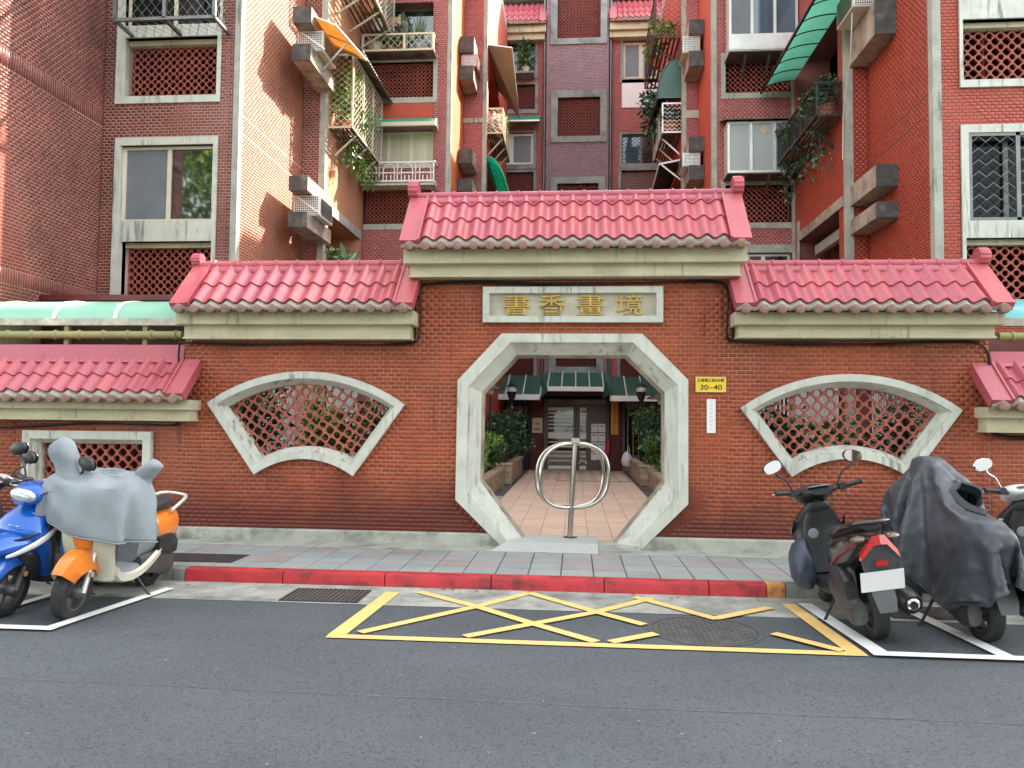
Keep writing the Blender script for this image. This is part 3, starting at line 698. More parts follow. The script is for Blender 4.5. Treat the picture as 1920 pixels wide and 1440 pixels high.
# ------------------------------------------------------------ the gate wall
W = 9.2
gate = thing('gate_wall', (0, W, 0.1), 'long red brick gate wall with octagon doorway, fan windows and pink tiled roofs', 'wall')
OCT = [(-.88, 2.63), (.78, 2.63), (1.31, 2.09), (1.31, .65), (.76, .10), (-.84, .10), (-1.41, .65), (-1.40, 2.07)]
OMID = [(-.77, 2.525), (.67, 2.525), (1.19, 2.03), (1.19, .73), (.62, .10), (-.72, .10), (-1.28, .73), (-1.27, 2.0)]
OIN = [(-.71, 2.39), (.61, 2.39), (1.06, 1.95), (1.06, .87), (.46, .10), (-.56, .10), (-1.14, .86), (-1.13, 1.93)]
def fan(cx, cz, R, r, half, d, n=22):
    R, r = R-d, r+d; a0 = half-math.asin(d/R); a1 = half-math.asin(d/r)
    P = [(cx+R*math.sin(-a0+2*a0*i/n), cz+R*math.cos(-a0+2*a0*i/n)) for i in range(n+1)]
    P += [(cx+r*math.sin(a1-2*a1*i/n), cz+r*math.cos(a1-2*a1*i/n)) for i in range(n+1)]
    return P
FANS = [(-3.27, 0.055, 2.11, 1.05, rad(35.6)), (3.14, 0.09, 2.08, 1.11, rad(36.2))]
def inpoly(P, x, z):
    c = False; n = len(P)
    for i in range(n):
        (x1, z1), (x2, z2) = P[i], P[(i+1) % n]
        if (z1 > z) != (z2 > z) and x < (x2-x1)*(z-z1)/(z2-z1)+x1: c = not c
    return c
OUTL = [(-4.82, 0), (4.69, 0), (4.69, 2.56), (1.82, 2.56), (1.82, 3.3), (-1.93, 3.3), (-1.93, 2.56), (-4.82, 2.56)]
fan_in = [fan(*q, 0.10) for q in FANS]
def cdt_wall(name, m, parent, outl, holes, y0, y1):
    pts = []; edges = []
    for P in [outl]+holes:
        o = len(pts); pts += [Vector(p) for p in P]; edges += [(o+i, o+(i+1) % len(P)) for i in range(len(P))]
    v2, e2, f2, *_ = geometry.delaunay_2d_cdt(pts, edges, [], 0, 1e-6)
    def ok(f):
        c = sum((v2[i] for i in f), Vector((0, 0)))/len(f)
        return inpoly(outl, c.x, c.y) and not any(inpoly(h, c.x, c.y) for h in holes)
    f2 = [f for f in f2 if ok(f)]
    mb = MB()
    mb.add([(v.x, y0, v.y) for v in v2], [tuple(reversed(f)) for f in f2]); mb.add([(v.x, y1, v.y) for v in v2], f2)
    for P in [outl]+holes:
        mb.loft([[(x, y0, z) for x, z in P], [(x, y1, z) for x, z in P]])
    return mb.build(name, m, parent)
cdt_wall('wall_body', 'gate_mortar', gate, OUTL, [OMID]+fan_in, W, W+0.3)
fan_t = [fan(*q, 0.05) for q in FANS]
OT = [((x*0.97-0.0015), z*0.985+0.01) for x, z in OCT]
def gate_inside(u, v):
    x, z = u-4.82, v+0.26
    return inpoly(OT, x, z) or inpoly(fan_t[0], x, z) or inpoly(fan_t[1], x, z)
plq = (-1.11, 1.02, 2.765, 3.19)
bricks(gate, (-4.82, W, 0.26), (1, 0, 0), (0, 0, 1), (0, -1, 0), 9.51, 3.04, 'gate_tile',
       holes=[(0, 2.89, 2.29, 3.1), (6.64, 9.6, 2.29, 3.1), (plq[0]+4.83, plq[1]+4.81, plq[2]-0.25, plq[3]-0.27)], inside=gate_inside, indiv=300)
# plinth in two lengths
for x0, x1 in ((-4.95, -0.86), (0.78, 5.2)):
    mb = MB(); mb.loft([[(x, 9.136, .05), (x, 9.145, .24), (x, 9.165, .26), (x, 9.22, .26), (x, 9.22, .05)] for x in (x0, x1)], True, True); mb.build('plinth', 'plinth_concrete', gate)
# octagon frame: front band, step, inner reveal, brown lip
mb = MB(); sweep(mb, [(OCT, 9.215), (OCT, 9.13), (OMID, 9.13), (OMID, 9.165), ([(x*.96+OIN[i][0]*.04, z*.96+OIN[i][1]*.04) for i, (x, z) in enumerate(OMID)], 9.165), (OIN, 9.30), (OIN, 9.37), (OMID, 9.37)]); mb.build('octagon_frame', 'frame_concrete', gate)
mb = MB(); sweep(mb, [(OIN, 9.36), ([(x*.978-.001, (z-1.2)*.978+1.2) for x, z in OIN], 9.375), ([(x*.978-.001, (z-1.2)*.978+1.2) for x, z in OIN], 9.5), (OMID, 9.5)]); mb.build('octagon_lining', 'corbel_concrete', gate)
for i, q in enumerate(FANS):
    A, B, C, D, E_ = [fan(*q, d) for d in (0, 0.085, 0.095, 0.15, 0.16)]
    mb = MB(); sweep(mb, [(A, 9.215), (A, 9.13), (B, 9.13), (B, 9.16), (C, 9.16), (D, 9.28), (D, 9.40)])
    ff = mb.build('fan_window', 'frame_concrete', gate)
    cx, cz, R, r, h = q
    PI_ = fan(*q, 0.035)
    x0, z0 = cx-1.1, cz+1.0
    lattice(ff, (x0, 9.31, z0), (1, 0, 0), (0, 0, 1), (0, -1, 0), 2.2, 1.15, 0.150, 'clay', indiv=True, tilt=rad(11 if i == 0 else 3),
            keep=lambda u, v: inpoly(PI_, x0+u, z0+v))
# tiled roofs
def tile_mesh(p, L, m):
    n = 14; mb = MB(); A = 0.058
    def hh(u): return A*(abs(math.sin(PI*u))**2.3)      # u 0..1, ridge in the middle
    top = [(p*(i/n-0.5), 0, hh(i/n)+0.022) for i in range(n+1)]; up = [(p*(i/n-0.5), L+0.03, hh(i/n)+0.002) for i in range(n+1)]
    lip = [(x, 0.006, z-0.022) for x, _, z in top]
    mb.loft([up, top, lip], closed=False)
    me = mb.mesh('roof_tile', smooth=50); me.materials.append(MT[m]); return me
def roof(parent, x0, x1, ze, zr, rows, ye=8.8, yr=9.35, p=0.19, vl=True, vr=True, ridge=True, orn=(False, False), flash=None):
    """one pitch of pressed tiles from the eave (ye,ze) up to (yr,zr)"""
    ang = math.atan2(zr-ze, yr-ye); Ls = math.hypot(zr-ze, yr-ye); D = Vector((0, math.cos(ang), math.sin(ang))); Nn = Vector((0, -math.sin(ang), math.cos(ang)))
    org = Vector((0, ye, ze))
    mb = MB(); a = org-Nn*0.02; b = org+D*Ls-Nn*0.02
    mb.loft([[(x, a.y, a.z), (x, b.y, b.z), (x, yr+0.03, zr-0.1), (x, ye+0.05, ze-0.06)] for x in (x0, x1)], True, True)
    rf = mb.build('tiled_roof', 'roof_pink', parent)
    vw = 0.2; xa = x0+(vw if vl else 0); xb = x1-(vw if vr else 0)
    n = max(1, round((xb-xa)/p)); p2 = (xb-xa)/n
    off = 0.02
    for (s0, s1) in rows:
        L = (s1-s0)*Ls; me = tile_mesh(p2, L, 'roof_pink')
        for i in range(n):
            q = org+D*(s0*Ls+off)+Nn*0.0
            link_mesh('roof_tile', me, rf, (xa+(i+.5)*p2, q.y, q.z), (ang, 0, 0))
    for sd, on in ((0, vl), (1, vr)):
        if not on: continue
        xs0 = x0 if sd == 0 else x1-vw; xs1 = xs0+vw
        mb = MB(); q0 = org-D*0.03+Nn*0.05; q1 = org+D*(Ls+0.02)+Nn*0.05
        xo = x0-0.01 if sd == 0 else x1+0.01; xi = xs1 if sd == 0 else xs0
        pr = [(xo, -0.11), (xo, 0.0), (xi, 0.0), (xi, 0.018), (xi+(0.025 if sd == 0 else -0.025), 0.018), (xi+(0.025 if sd == 0 else -0.025), -0.05)]
        mb.loft([[(x, (q0+Nn*h).y, (q0+Nn*h).z) for x, h in pr], [(x, (q1+Nn*h).y, (q1+Nn*h).z) for x, h in pr]], True, True)
        mb.build('verge', 'roof_pink', rf)
    # pale edge of the old tiles beneath, and their round ends
    mb = MB(); k = n*10; T = []; B = []; C = []
    for i in range(k+1):
        x = x0+(x1-x0)*i/k; u = ((x-xa)/p2) % 1.0; h = 0.055*abs(math.sin(PI*u))**2.3
        q = org-D*0.045+Nn*(h-0.012); T.append((x, (q+D*0.12).y, (q+D*0.12).z)); B.append((x, q.y, q.z)); q2 = q+Vector((0, 0.012, -0.028)); C.append((x, q2.y, q2.z))
    mb.loft([T, B, C], closed=False); mb.build('old_tile_edge', 'roof_under', rf, smooth=60)
    me = None
    nn_ = int((x1-x0-0.06)/p2)
    for i in range(-1, n+1):
        x = xa+(i+.5)*p2
        if x < x0+0.03 or x > x1-0.03: continue
        if me is None:
            mb = MB(); mb.lathe((0, 0, 0), [(0.001, -0.001), (0.042, 0), (0.052, 0.006), (0.054, 0.02), (0.05, 0.10)], axis=(0, 1, 0), n=16, cap=False); me = mb.mesh('tile_end', smooth=45); me.materials.append(MT['tile_end'])
        link_mesh('tile_end', me, rf, (x, ye-0.075+random.uniform(-.006, .006), ze-0.055))
    if ridge:
        mb = MB(); mb.tube([(x0+0.03, yr, zr+0.045), (x1-0.03, yr, zr+0.045)], 0.05, 14); mb.build('ridge_pipe', 'roof_pink', rf, smooth=50)
        mb = MB(); mb.loft([[(x, yr-0.085, zr-0.06), (x, yr-0.085, zr-0.035), (x, yr-0.05, zr+0.02), (x, yr+0.05, zr+0.02), (x, yr+0.09, zr-0.06)] for x in (x0+0.01, x1-0.01)], True, True); mb.build('ridge_flashing', 'roof_pink', rf)
        c = max(2, round((x1-x0)/0.27))
        for i in range(1, c):
            x = x0+(x1-x0)*i/c; mb = MB()
            mb.lathe((x-0.016, yr, zr+0.045), [(0.05, 0), (0.062, 0.006), (0.062, 0.026), (0.05, 0.032)], axis=(1, 0, 0), n=14, cap=False); mb.build('collar', 'roof_pink', rf, smooth=50)
        # far pitch
        mb = MB(); mb.loft([[(x, yr, zr), (x, yr+0.55, ze), (x, yr+0.5, ze-.08), (x, yr, zr-0.08)] for x in (x0, x1)], True, True); mb.build('back_pitch', 'roof_pink', rf)
        for sd in (0, 1):
            if not orn[sd]: continue
            r = orn[sd]; x = (x0-0.03) if sd == 0 else (x1-0.09); mb = MB(); loops = []
            for xx, sc_ in ((x, 0.96), (x+0.012, 1), (x+0.108, 1), (x+0.12, 0.96)):
                L_ = []
                for q in range(48):
                    rr = r*sc_*(1-0.09*(0.5+0.5*math.cos(12*2*PI*q/48))**2); an = 2*PI*q/48
                    L_.append((xx, yr+rr*math.cos(an), zr+0.07+r*0.45+rr*math.sin(an)))
                loops.append(L_)
            mb.loft(loops, True, True); mb.build('ridge_ornament', 'roof_pink', rf, smooth=35)
    return rf
def cornice(parent, x0, x1, zt, zm, zb, e0=0.06, e1=0.06):
    mb = MB(); mb.cbox(x0, x1, 8.9, 9.6, zm, zt, 0.008); mb.box(x0+e0, x1-e1, 9.0, 9.55, zb+0.02, zm-0.001)
    mb.box(x0+e0-.012, x1-e1+.012, 8.985, 9.56, zb, zb+0.022)
    mb.build('cornice', 'cornice_paint', parent)
roof(gate, -4.80, -1.89, 2.93, 3.47, [(0, .44), (.44, .93)], orn=(0.085, False))
cornice(gate, -4.80, -1.90, 2.875, 2.71, 2.545)
roof(gate, -2.04, 1.95, 3.66, 4.31, [(0, .42), (.42, .80), (.80, .98)], orn=(0.12, 0.12))
cornice(gate, -2.03, 1.94, 3.605, 3.43, 3.285)
roof(gate, 1.79, 4.74, 2.92, 3.44, [(0, .44), (.44, .93)], orn=(False, 0.11))
cornice(gate, 1.80, 4.72, 2.855, 2.71, 2.57)
# screws in the roof sheets
def screws(x0, x1, ze, zr, y=8.8):
    pass

# lower boundary walls either side
def low_wall(x0, x1, zc, label, win):
    t = thing('boundary_wall', ((x0+x1)/2, W, 0.1), label, 'wall', 'low boundary walls beside the gate wall')
    if win:
        a, b, c, d = win
        P = [(x0, 0), (x1, 0), (x1, zc), (x0, zc)]; H = [[(a+.1, c+.1), (b-.1, c+.1), (b-.1, d-.1), (a+.1, d-.1)]]
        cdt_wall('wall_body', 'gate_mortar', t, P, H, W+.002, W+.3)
        A, B, C_, D_ = [[(a+k, c+k), (b-k, c+k), (b-k, d-k), (a+k, d-k)] for k in (0, 0.10, 0.11, 0.16)]
        mb = MB(); sweep(mb, [(A, 9.215), (A, 9.13), (B, 9.13), (B, 9.17), (C_, 9.17), (D_, 9.27), (D_, 9.4)]); fw = mb.build('window_surround', 'frame_concrete', t)
        lattice(fw, (a+.12, 9.31, c+.12), (1, 0, 0), (0, 0, 1), (0, -1, 0), b-a-.24, d-c-.24, 0.150, 'clay', indiv=True)
        hl = [(a-x0+.01, b-x0-.01, c-.25, d-.27)]
    else:
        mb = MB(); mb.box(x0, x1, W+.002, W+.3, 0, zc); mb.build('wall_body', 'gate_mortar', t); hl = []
    bricks(t, (x0, W+.002, 0.26), (1, 0, 0), (0, 0, 1), (0, -1, 0), x1-x0, zc-.26, 'gate_tile', holes=hl, indiv=120)
    mb = MB(); mb.loft([[(x, 9.136, .05), (x, 9.145, .24), (x, 9.165, .26), (x, 9.22, .26), (x, 9.22, .05)] for x in (x0, x1) ], True, True)
    mb.build('plinth', 'plinth_concrete', t)
    return t
lw = low_wall(-9.0, -4.825, 1.6, 'low brick wall with square screen window behind the blue and orange scooters', (-6.87, -5.2, 0.42, 1.41))
roof(lw, -9.0, -4.62, 1.86, 2.26, [(0, .5), (.5, 1.0)], ye=8.8, yr=9.2, vl=False, ridge=False)
cornice(lw, -9.0, -4.60, 1.80, 1.68, 1.545, e1=0.04)
mb = MB(); mb.loft([[(x, 9.16, 2.27), (x, 9.19, 2.31), (x, 9.23, 2.49), (x, 9.3, 2.5), (x, 9.3, 2.2)] for x in (-9, -4.84)], True, True); mb.build('flashing', 'roof_pink', lw)
rw_ = low_wall(4.70, 9.0, 1.6, 'low brick wall with pink roof behind the white scooter at the frame edge', None)
roof(rw_, 4.50, 9.0, 1.86, 2.26, [(0, .5), (.5, 1.0)], ye=8.8, yr=9.2, vr=False, ridge=False)
cornice(rw_, 4.52, 9.0, 1.80, 1.68, 1.52, e0=0.04)
mb = MB(); mb.loft([[(x, 9.16, 2.27), (x, 9.19, 2.31), (x, 9.23, 2.44), (x, 9.3, 2.45), (x, 9.3, 2.2)] for x in (4.72, 9)], True, True); mb.build('flashing', 'roof_pink', rw_)

# plaque with four raised characters
pl = thing('name_plaque', (0, W, 2.76), 'pale stone plaque with four gold characters above the octagon doorway', 'sign')
a, b, c, d = plq
A, B, C_ = [[(a+k, c+k), (b-k, c+k), (b-k, d-k), (a+k, d-k)] for k in (0, 0.075, 0.082)]
mb = MB(); sweep(mb, [(A, 9.215), (A, 9.125), (B, 9.125), (C_, 9.185), (C_, 9.2)]); mb.build('frame', 'frame_concrete', pl)
mb = MB(); mb.box(a+.07, b-.07, 9.185, 9.3, c+.07, d-.07); mb.build('backing', 'plaque_back', pl)
for ch, px in zip('書香畫境', (968, 1034, 1107, 1180)):
    q = atY(px, 576, 9.16)
    text_obj(ch, 'character', 0.3, 'gold', pl, (q.x, 9.168, 2.977), extrude=0.016, fit=(0.30, 0.245), offset=0.001)
# house number plate and the small white notice
hp = thing('house_number_plate', (1.575, W, 1.95), 'yellow house number plate on the brick right of the octagon', 'sign')
mb = MB(); mb.box(1.4, 1.75, 9.172, 9.19, 1.95, 2.13); mb.build('plate', 'sign_yellow', hp)
text_obj('30~40', 'number', 0.1, 'sign_black', hp, (1.578, 9.171, 2.008), extrude=0.001, fit=(0.25, 0.062), offset=0.001)
text_obj('康寧路三段245巷', 'street_name', 0.04, 'sign_black', hp, (1.575, 9.171, 2.09), extrude=0.001, fit=(0.30, 0.042), offset=0.0008)
wn = thing('wall_notice', (1.58, W, 1.48), 'narrow white vertical notice under the yellow number plate', 'sign')
mb = MB(); mb.box(1.53, 1.63, 9.178, 9.19, 1.475, 1.87); mb.build('board', 'sign_white', wn)
g = random.Random(4)                      # eight faded characters, no longer legible
for k in range(8):
    z = 1.845-k*.046; mb = MB()
    for r in range(3):
        w_ = g.uniform(.010, .017); mb.box(1.58-w_, 1.58+w_, 9.1772, 9.1778, z-.009+r*.009-.0015, z-.009+r*.009+.0015)
    x = 1.58+g.uniform(-.008, .008); mb.box(x-.0015, x+.0015, 9.1769, 9.1772, z-.014, z+.014); mb.build('faded_character', 'ink_faded', wn)
mb = MB()
for a in ((1.405, 1.745, 1.955, 1.960), (1.405, 1.745, 2.120, 2.125)): mb.box(a[0], a[1], 9.169, 9.172, a[2], a[3])
for a in ((1.405, 1.410), (1.740, 1.745)): mb.box(a[0], a[1], 9.169, 9.172, 1.960, 2.120)
mb.build('border', 'cream_frame', hp)
# cables clipped below the cornices
def cable(pts, label, r=0.009, n=3, seed=0):
    g = random.Random(seed)
    mb = MB()
    for k in range(n):
        P = []
        for i, p in enumerate(pts):
            P.append(Vector(p)+Vector((g.uniform(-.008, .008), -0.008*k, g.uniform(-.02, .012)-0.008*k)))
        Q = [Vector(q) for q in catmull([tuple(p) for p in P], 5)]
        mb.tube(Q, r*(1-0.12*k), 6)
    mb.build('cable', 'cable', None, smooth=60, label=label, cat='cable', group='cables under the cornices')
yc = 9.165
cable([(-4.86, yc, 1.62), (-4.88, yc, 2.1), (-4.88, yc, 2.5), (-4.8, yc, 2.53), (-4.0, yc, 2.50), (-3.2, yc, 2.52), (-2.5, yc, 2.50), (-2.0, yc, 2.515), (-1.89, yc, 2.6), (-1.86, yc, 2.9), (-1.86, yc, 3.2), (-1.72, yc, 3.255), (-1.2, yc, 3.26), (-0.4, yc, 3.24), (0.3, yc, 3.25), (1.0, yc, 3.26), (1.6, yc, 3.25), (1.76, yc, 3.18), (1.76, yc, 2.8), (1.77, yc, 2.58), (1.95, yc, 2.535), (2.7, yc, 2.52), (3.5, yc, 2.53), (4.3, yc, 2.55), (4.62, yc, 2.5), (4.68, yc, 2.2), (4.68, yc, 1.7), (4.74, yc, 1.5), (5.2, yc, 1.48)],
      'bundle of black cables running below all three gate cornices', seed=2)
cable([(-9, yc, 1.44), (-7.6, yc, 1.43), (-6.9, yc, 1.47), (-6, yc, 1.505), (-5.2, yc, 1.50), (-4.9, yc, 1.52), (-4.86, yc, 1.62)], 'black cable sagging under the low cornice above the square screen window', n=2, seed=4)
# ring bollard in the doorway
rb = thing('ring_bollard', (-0.05, 9.42, 0.2), 'stainless steel ring bollard standing in the octagon doorway', 'bollard')
mb = MB(); mb.tube([(-0.055, 9.42, 0.19), (0.0, 9.42, 1.34)], 0.032, 20); mb.build('post', 'steel', rb, smooth=50)
mb = MB(); mb.lathe((-0.05, 9.42, 0.196), [(0.085, 0), (0.085, 0.006), (0.03, 0.008)], n=24); mb.build('base_plate', 'dark_iron', rb)
mb = MB(); mb.cbox(-0.045, 0.055, 9.37, 9.47, 1.325, 1.40, 0.01); mb.build('cap', 'steel', rb)
for yw in (rad(-6), rad(30)):
    P = []
    for i in range(48):
        an = 2*PI*i/48; e = 2.6
        u = 0.435*math.copysign(abs(math.cos(an))**(2/e), math.cos(an)); v = 0.385*math.copysign(abs(math.sin(an))**(2/2.6), math.sin(an))
        tx = -0.03+(v)*0.045
        P.append((tx+u*math.cos(yw), 9.42+u*math.sin(yw), 0.94+v))
    mb = MB(); mb.tube(P, 0.024, 12, closed=True); mb.build('ring', 'steel', rb, smooth=60)
# ------------------------------------------------------------ apartment blocks round the courtyard
EX, EY, EZ = (1, 0, 0), (0, 1, 0), (0, 0, 1)
NY = (0, -1, 0)
def front(parent, x0, x1, z0, z1, Y, holes, tile, mortar, bz=None, bands=(), indiv=0, thick=0.22, extra=()):
    """frontal facade; holes are world x0,x1,z0,z1; extra: more rects kept free of tiles"""
    wall_sheet(parent, (x0, Y, z0), EX, EZ, NY, x1-x0, z1-z0, mortar, [(a-x0, b-x0, c-z0, d-z0) for a, b, c, d in holes], thick)
    bz = bz or (z0, z1)
    bricks(parent, (x0, Y, bz[0]), EX, EZ, NY, x1-x0, bz[1]-bz[0], tile, holes=[(a-x0, b-x0, c-bz[0], d-bz[0]) for a, b, c, d in list(holes)+list(extra)], indiv=indiv, bands=bands)
def side(parent, X, y0, y1, z0, z1, sgn, tile, mortar, holes=(), bz=None, bands=(), thick=0.3, indiv=0, grooves=()):
    """wall along Y facing +X (sgn 1) or -X (sgn -1)"""
    if sgn > 0: O, U, N = (X, y0), EY, EX; cv = lambda a, b: (a-y0, b-y0)
    else: O, U, N = (X, y1), (0, -1, 0), (-1, 0, 0); cv = lambda a, b: (y1-b, y1-a)
    wall_sheet(parent, (*O, z0), U, EZ, N, y1-y0, z1-z0, mortar, [(*cv(a, b), c-z0, d-z0) for a, b, c, d in holes], thick)
    if tile:
        bz = bz or (z0, z1)
        bricks(parent, (*O, bz[0]), U, EZ, N, y1-y0, bz[1]-bz[0], tile, holes=[(*cv(a, b), c-bz[0], d-bz[0]) for a, b, c, d in holes], bands=[(p-bz[0], q-bz[0]) for p, q in bands], indiv=indiv, grooves=grooves)
def surround(parent, o, i, Y, m='frame_concrete', proud=0.035, back=0.1, name='window_surround'):
    mb = MB(); y0, y1 = Y-proud, Y+back
    mb.box(o[0], i[0], y0, y1, o[2], o[3]); mb.box(i[1], o[1], y0, y1, o[2], o[3])
    if i[2]-o[2] > .01: mb.box(i[0], i[1], y0, y1, o[2], i[2])
    if o[3]-i[3] > .01: mb.box(i[0], i[1], y0, y1, i[3], o[3])
    return mb.build(name, m, parent)
def beam(parent, x0, x1, z0, z1, Y, m='frame_concrete', proud=0.033, name='beam'):
    mb = MB(); mb.box(x0, x1, Y-proud, Y+0.1, z0, z1); return mb.build(name, m, parent)
def sliding(parent, r, Y, fm, panes, t=0.045, name='window'):
    x0, x1, z0, z1 = r; n = len(panes); mb = MB()
    mb.box(x0, x1, Y-.02, Y+.04, z0, z0+t); mb.box(x0, x1, Y-.02, Y+.04, z1-t, z1)
    mb.box(x0, x0+t, Y-.02, Y+.04, z0+t, z1-t); mb.box(x1-t, x1, Y-.02, Y+.04, z0+t, z1-t)
    wd = (x1-x0)/n
    for i in range(1, n): mb.box(x0+wd*i-t*.7, x0+wd*i+t*.7, Y-.012, Y+.03, z0+t, z1-t)
    f = mb.build(name, fm, parent)
    for i, pm in enumerate(panes):
        mb = MB(); a, b = x0+wd*i+.01, x0+wd*(i+1)-.01; yy = Y+.008+.006*(i % 2)
        mb.box(a, b, yy, yy+.006, z0+.02, z1-.02); mb.build('pane', pm, f)
    return f
def grille(parent, O, U, V, N, w, h, p, r=0.006, m='grey_metal', name='security_grille', border=0.0, q=None):
    O, U, V, N = [Vector(a) for a in (O, U, V, N)]; mb = MB(); q = q or p*0.8
    nu, nv = max(1, round(w/p)), max(1, round(h/q)); pu, pv = w/nu, h/nv
    for i in range(nu):
        for k in range(nv):
            a = O+U*(i*pu)+V*(k*pv)
            A, B, C, D = a+U*pu*.5, a+U*pu+V*pv*.5, a+U*pu*.5+V*pv, a+V*pv*.5
            for s, t in ((A, B), (B, C), (C, D), (D, A)): mb.tube([s, t], r, 3, caps=False)
    if border:
        for s, t in ((O, O+U*w), (O+U*w, O+U*w+V*h), (O+U*w+V*h, O+V*h), (O+V*h, O)): mb.bar(s, t, border)
    return mb.build(name, m, parent)
def strip(parent, x0, x1, y0, y1, z0, z1, m='concrete', name='corner_strip'):
    mb = MB(); mb.box(x0, x1, y0, y1, z0, z1); return mb.build(name, m, parent)
def slab_roof(parent, P, z, m='concrete'):
    mb = MB(); mb.loft([[(x, y, z) for x, y in P], [(x, y, z+.3) for x, y in P]], True, True); return mb.build('roof', m, parent)

# ---- left front block
LB = thing('apartment_block', (-7.5, 12, 0), 'dark red brick apartment block with pale framed windows and sunlit side walls at left', 'building', 'apartment blocks round the courtyard')
H = 16.0; YF = 12.0
lat2 = (-7.42, -5.90, 3.52, 4.45); win = (-7.49, -5.91, 4.79, 6.05); lat1 = (-7.47, -5.89, 6.87, 7.86); winT = (-7.5, -5.86, 8.06, 9.6)
o2 = (-7.59, -5.84, 3.38, 6.17); o1 = (-7.62, -5.83, 6.75, 9.8)
front(LB, -7.84, -5.6, 0, H, YF, [lat2, win, lat1, winT], 'left_tile', 'left_mortar', bz=(3.3, 8.9), indiv=300, thick=0.3, extra=[o2, o1])
surround(LB, (o2[0], o2[1], 4.62, o2[3]), win, YF); surround(LB, (o2[0], o2[1], o2[2], 4.62), (lat2[0], lat2[1], lat2[2], lat2[3]), YF)
surround(LB, (o1[0], o1[1], o1[2], 7.95), lat1, YF); surround(LB, (o1[0], o1[1], 7.95, 9.8), winT, YF)
for L_ in (lat2, lat1):
    lattice(LB, (L_[0], YF+.18, L_[2]), EX, EZ, NY, L_[1]-L_[0], L_[3]-L_[2]-.07, 0.128, 'clay', indiv=True)
    mb = MB(); mb.box(L_[0], L_[1], YF+.09, YF+.24, L_[3]-.08, L_[3]+.01); mb.build('lintel', 'cornice_paint', LB)
sliding(LB, win, YF+.08, 'cream_frame', ['mesh_screen', 'glass'], 0.05)
sliding(LB, winT, YF+.1, 'cream_frame', ['glass_dark', 'glass_dark'])
strip(LB, -5.6, -5.495, YF-.02, YF+.12, 0, H)
side(LB, -7.84, 9.6, 12.0, 0, H, 1, 'left_tile', 'left_mortar', bz=(2.9, 8.6), bands=[(3.35, 3.62), (6.38, 6.66)], indiv=300)
FB = [(2.9, 2.95), (6.28, 6.58)]
side(LB, -5.5, 12.12, 14.87, 0, H, 1, 'left_sunlit_tile', 'left_mortar', bz=(3.0, 10.0), grooves=[6.28, 6.58, 9.5])
front(LB, -5.5, -5.14, 0, H, 14.87, [], 'left_tile', 'left_mortar', bz=(3.2, 10.4))
strip(LB, -5.14, -5.015, 14.85, 15.0, 0, H)
op = (15.15, 17.35, 3.0, 5.75)
side(LB, -5.02, 15.0, 17.6, 0, H, 1, None, 'plaster_warm', holes=[op], thick=0.7)
mb = MB(); mb.box(-5.72, -5.70, 14.9, 17.6, 2.9, 5.9); mb.build('recess_wall', 'left_mortar', LB)
bricks(LB, (-5.70, 15.0, 3.0), EY, EZ, EX, 2.5, 2.8, 'left_tile')
mb = MB(); mb.box(-5.04, -4.99, 15.0, 17.5, 5.75, 5.95); mb.build('beam', 'concrete', LB)
mb = MB(); mb.box(-5.69, -5.60, 15.7, 16.6, 3.2, 5.5); mb.build('window', 'glass', LB)
mb = MB(); mb.box(-5.3, -5.0, 15.16, 17.34, 4.2, 4.55); mb.build('parapet', 'concrete', LB)
slab_roof(LB, [(-14, 9.6), (-7.84, 9.6), (-7.84, 12), (-5.5, 12), (-5.5, 14.87), (-5.02, 14.87), (-5.02, 17.6), (-14, 17.6)], H)
mb = MB(); mb.box(-14, -7.84, 9.55, 9.6, 0, H); mb.box(-14.05, -14, 9.6, 17.6, 0, H); mb.box(-14, -9, 17.6, 17.7, 0, H); mb.build('outer_wall', 'left_tile', LB)
mb = MB(); mb.box(-7.8, -4.98, 10.7, 11.96, 0, 3.28); mb.box(-7.83, -4.95, 10.65, 11.97, 3.28, 3.36); mb.build('ground_floor_annex', 'wall_maroon', LB)
# cage of the top window
cg = thing('window_cage', (-6.7, 11.5, 7.8), 'grey diamond mesh window cage high on the dark brick facade', 'window cage', 'window cages')
x0, x1, _, _ = rect(216, 20, 402, 20, 11.45); zc = 7.88
mb = MB()
for a, b in (((x0, 11.45, zc), (x1, 11.45, zc)), ((x0, 11.45, zc), (x0, 11.97, zc)), ((x1, 11.45, zc), (x1, 11.97, zc)), ((x0, 11.45, zc), (x0, 11.45, 9.4)), ((x1, 11.45, zc), (x1, 11.45, 9.4)), (((x0+x1)/2, 11.45, zc), ((x0+x1)/2, 11.45, 9.4)), ((x0, 11.45, 9.4), (x1, 11.45, 9.4)), (((x0+x1)/2, 11.45, zc), ((x0+x1)/2, 11.97, zc))):
    mb.bar(a, b, 0.05)
mb.build('frame', 'grey_metal', cg)
grille(cg, (x0, 11.45, zc), EX, EZ, NY, x1-x0, 1.5, 0.15, 0.004, q=0.2)
grille(cg, (x0, 11.45, zc), EX, EY, EZ, x1-x0, 0.5, 0.15, 0.004, name='floor_grille', q=0.2)
grille(cg, (x1, 11.45, zc), EY, EZ, EX, 0.5, 1.5, 0.15, 0.004, name='end_grille', q=0.2)
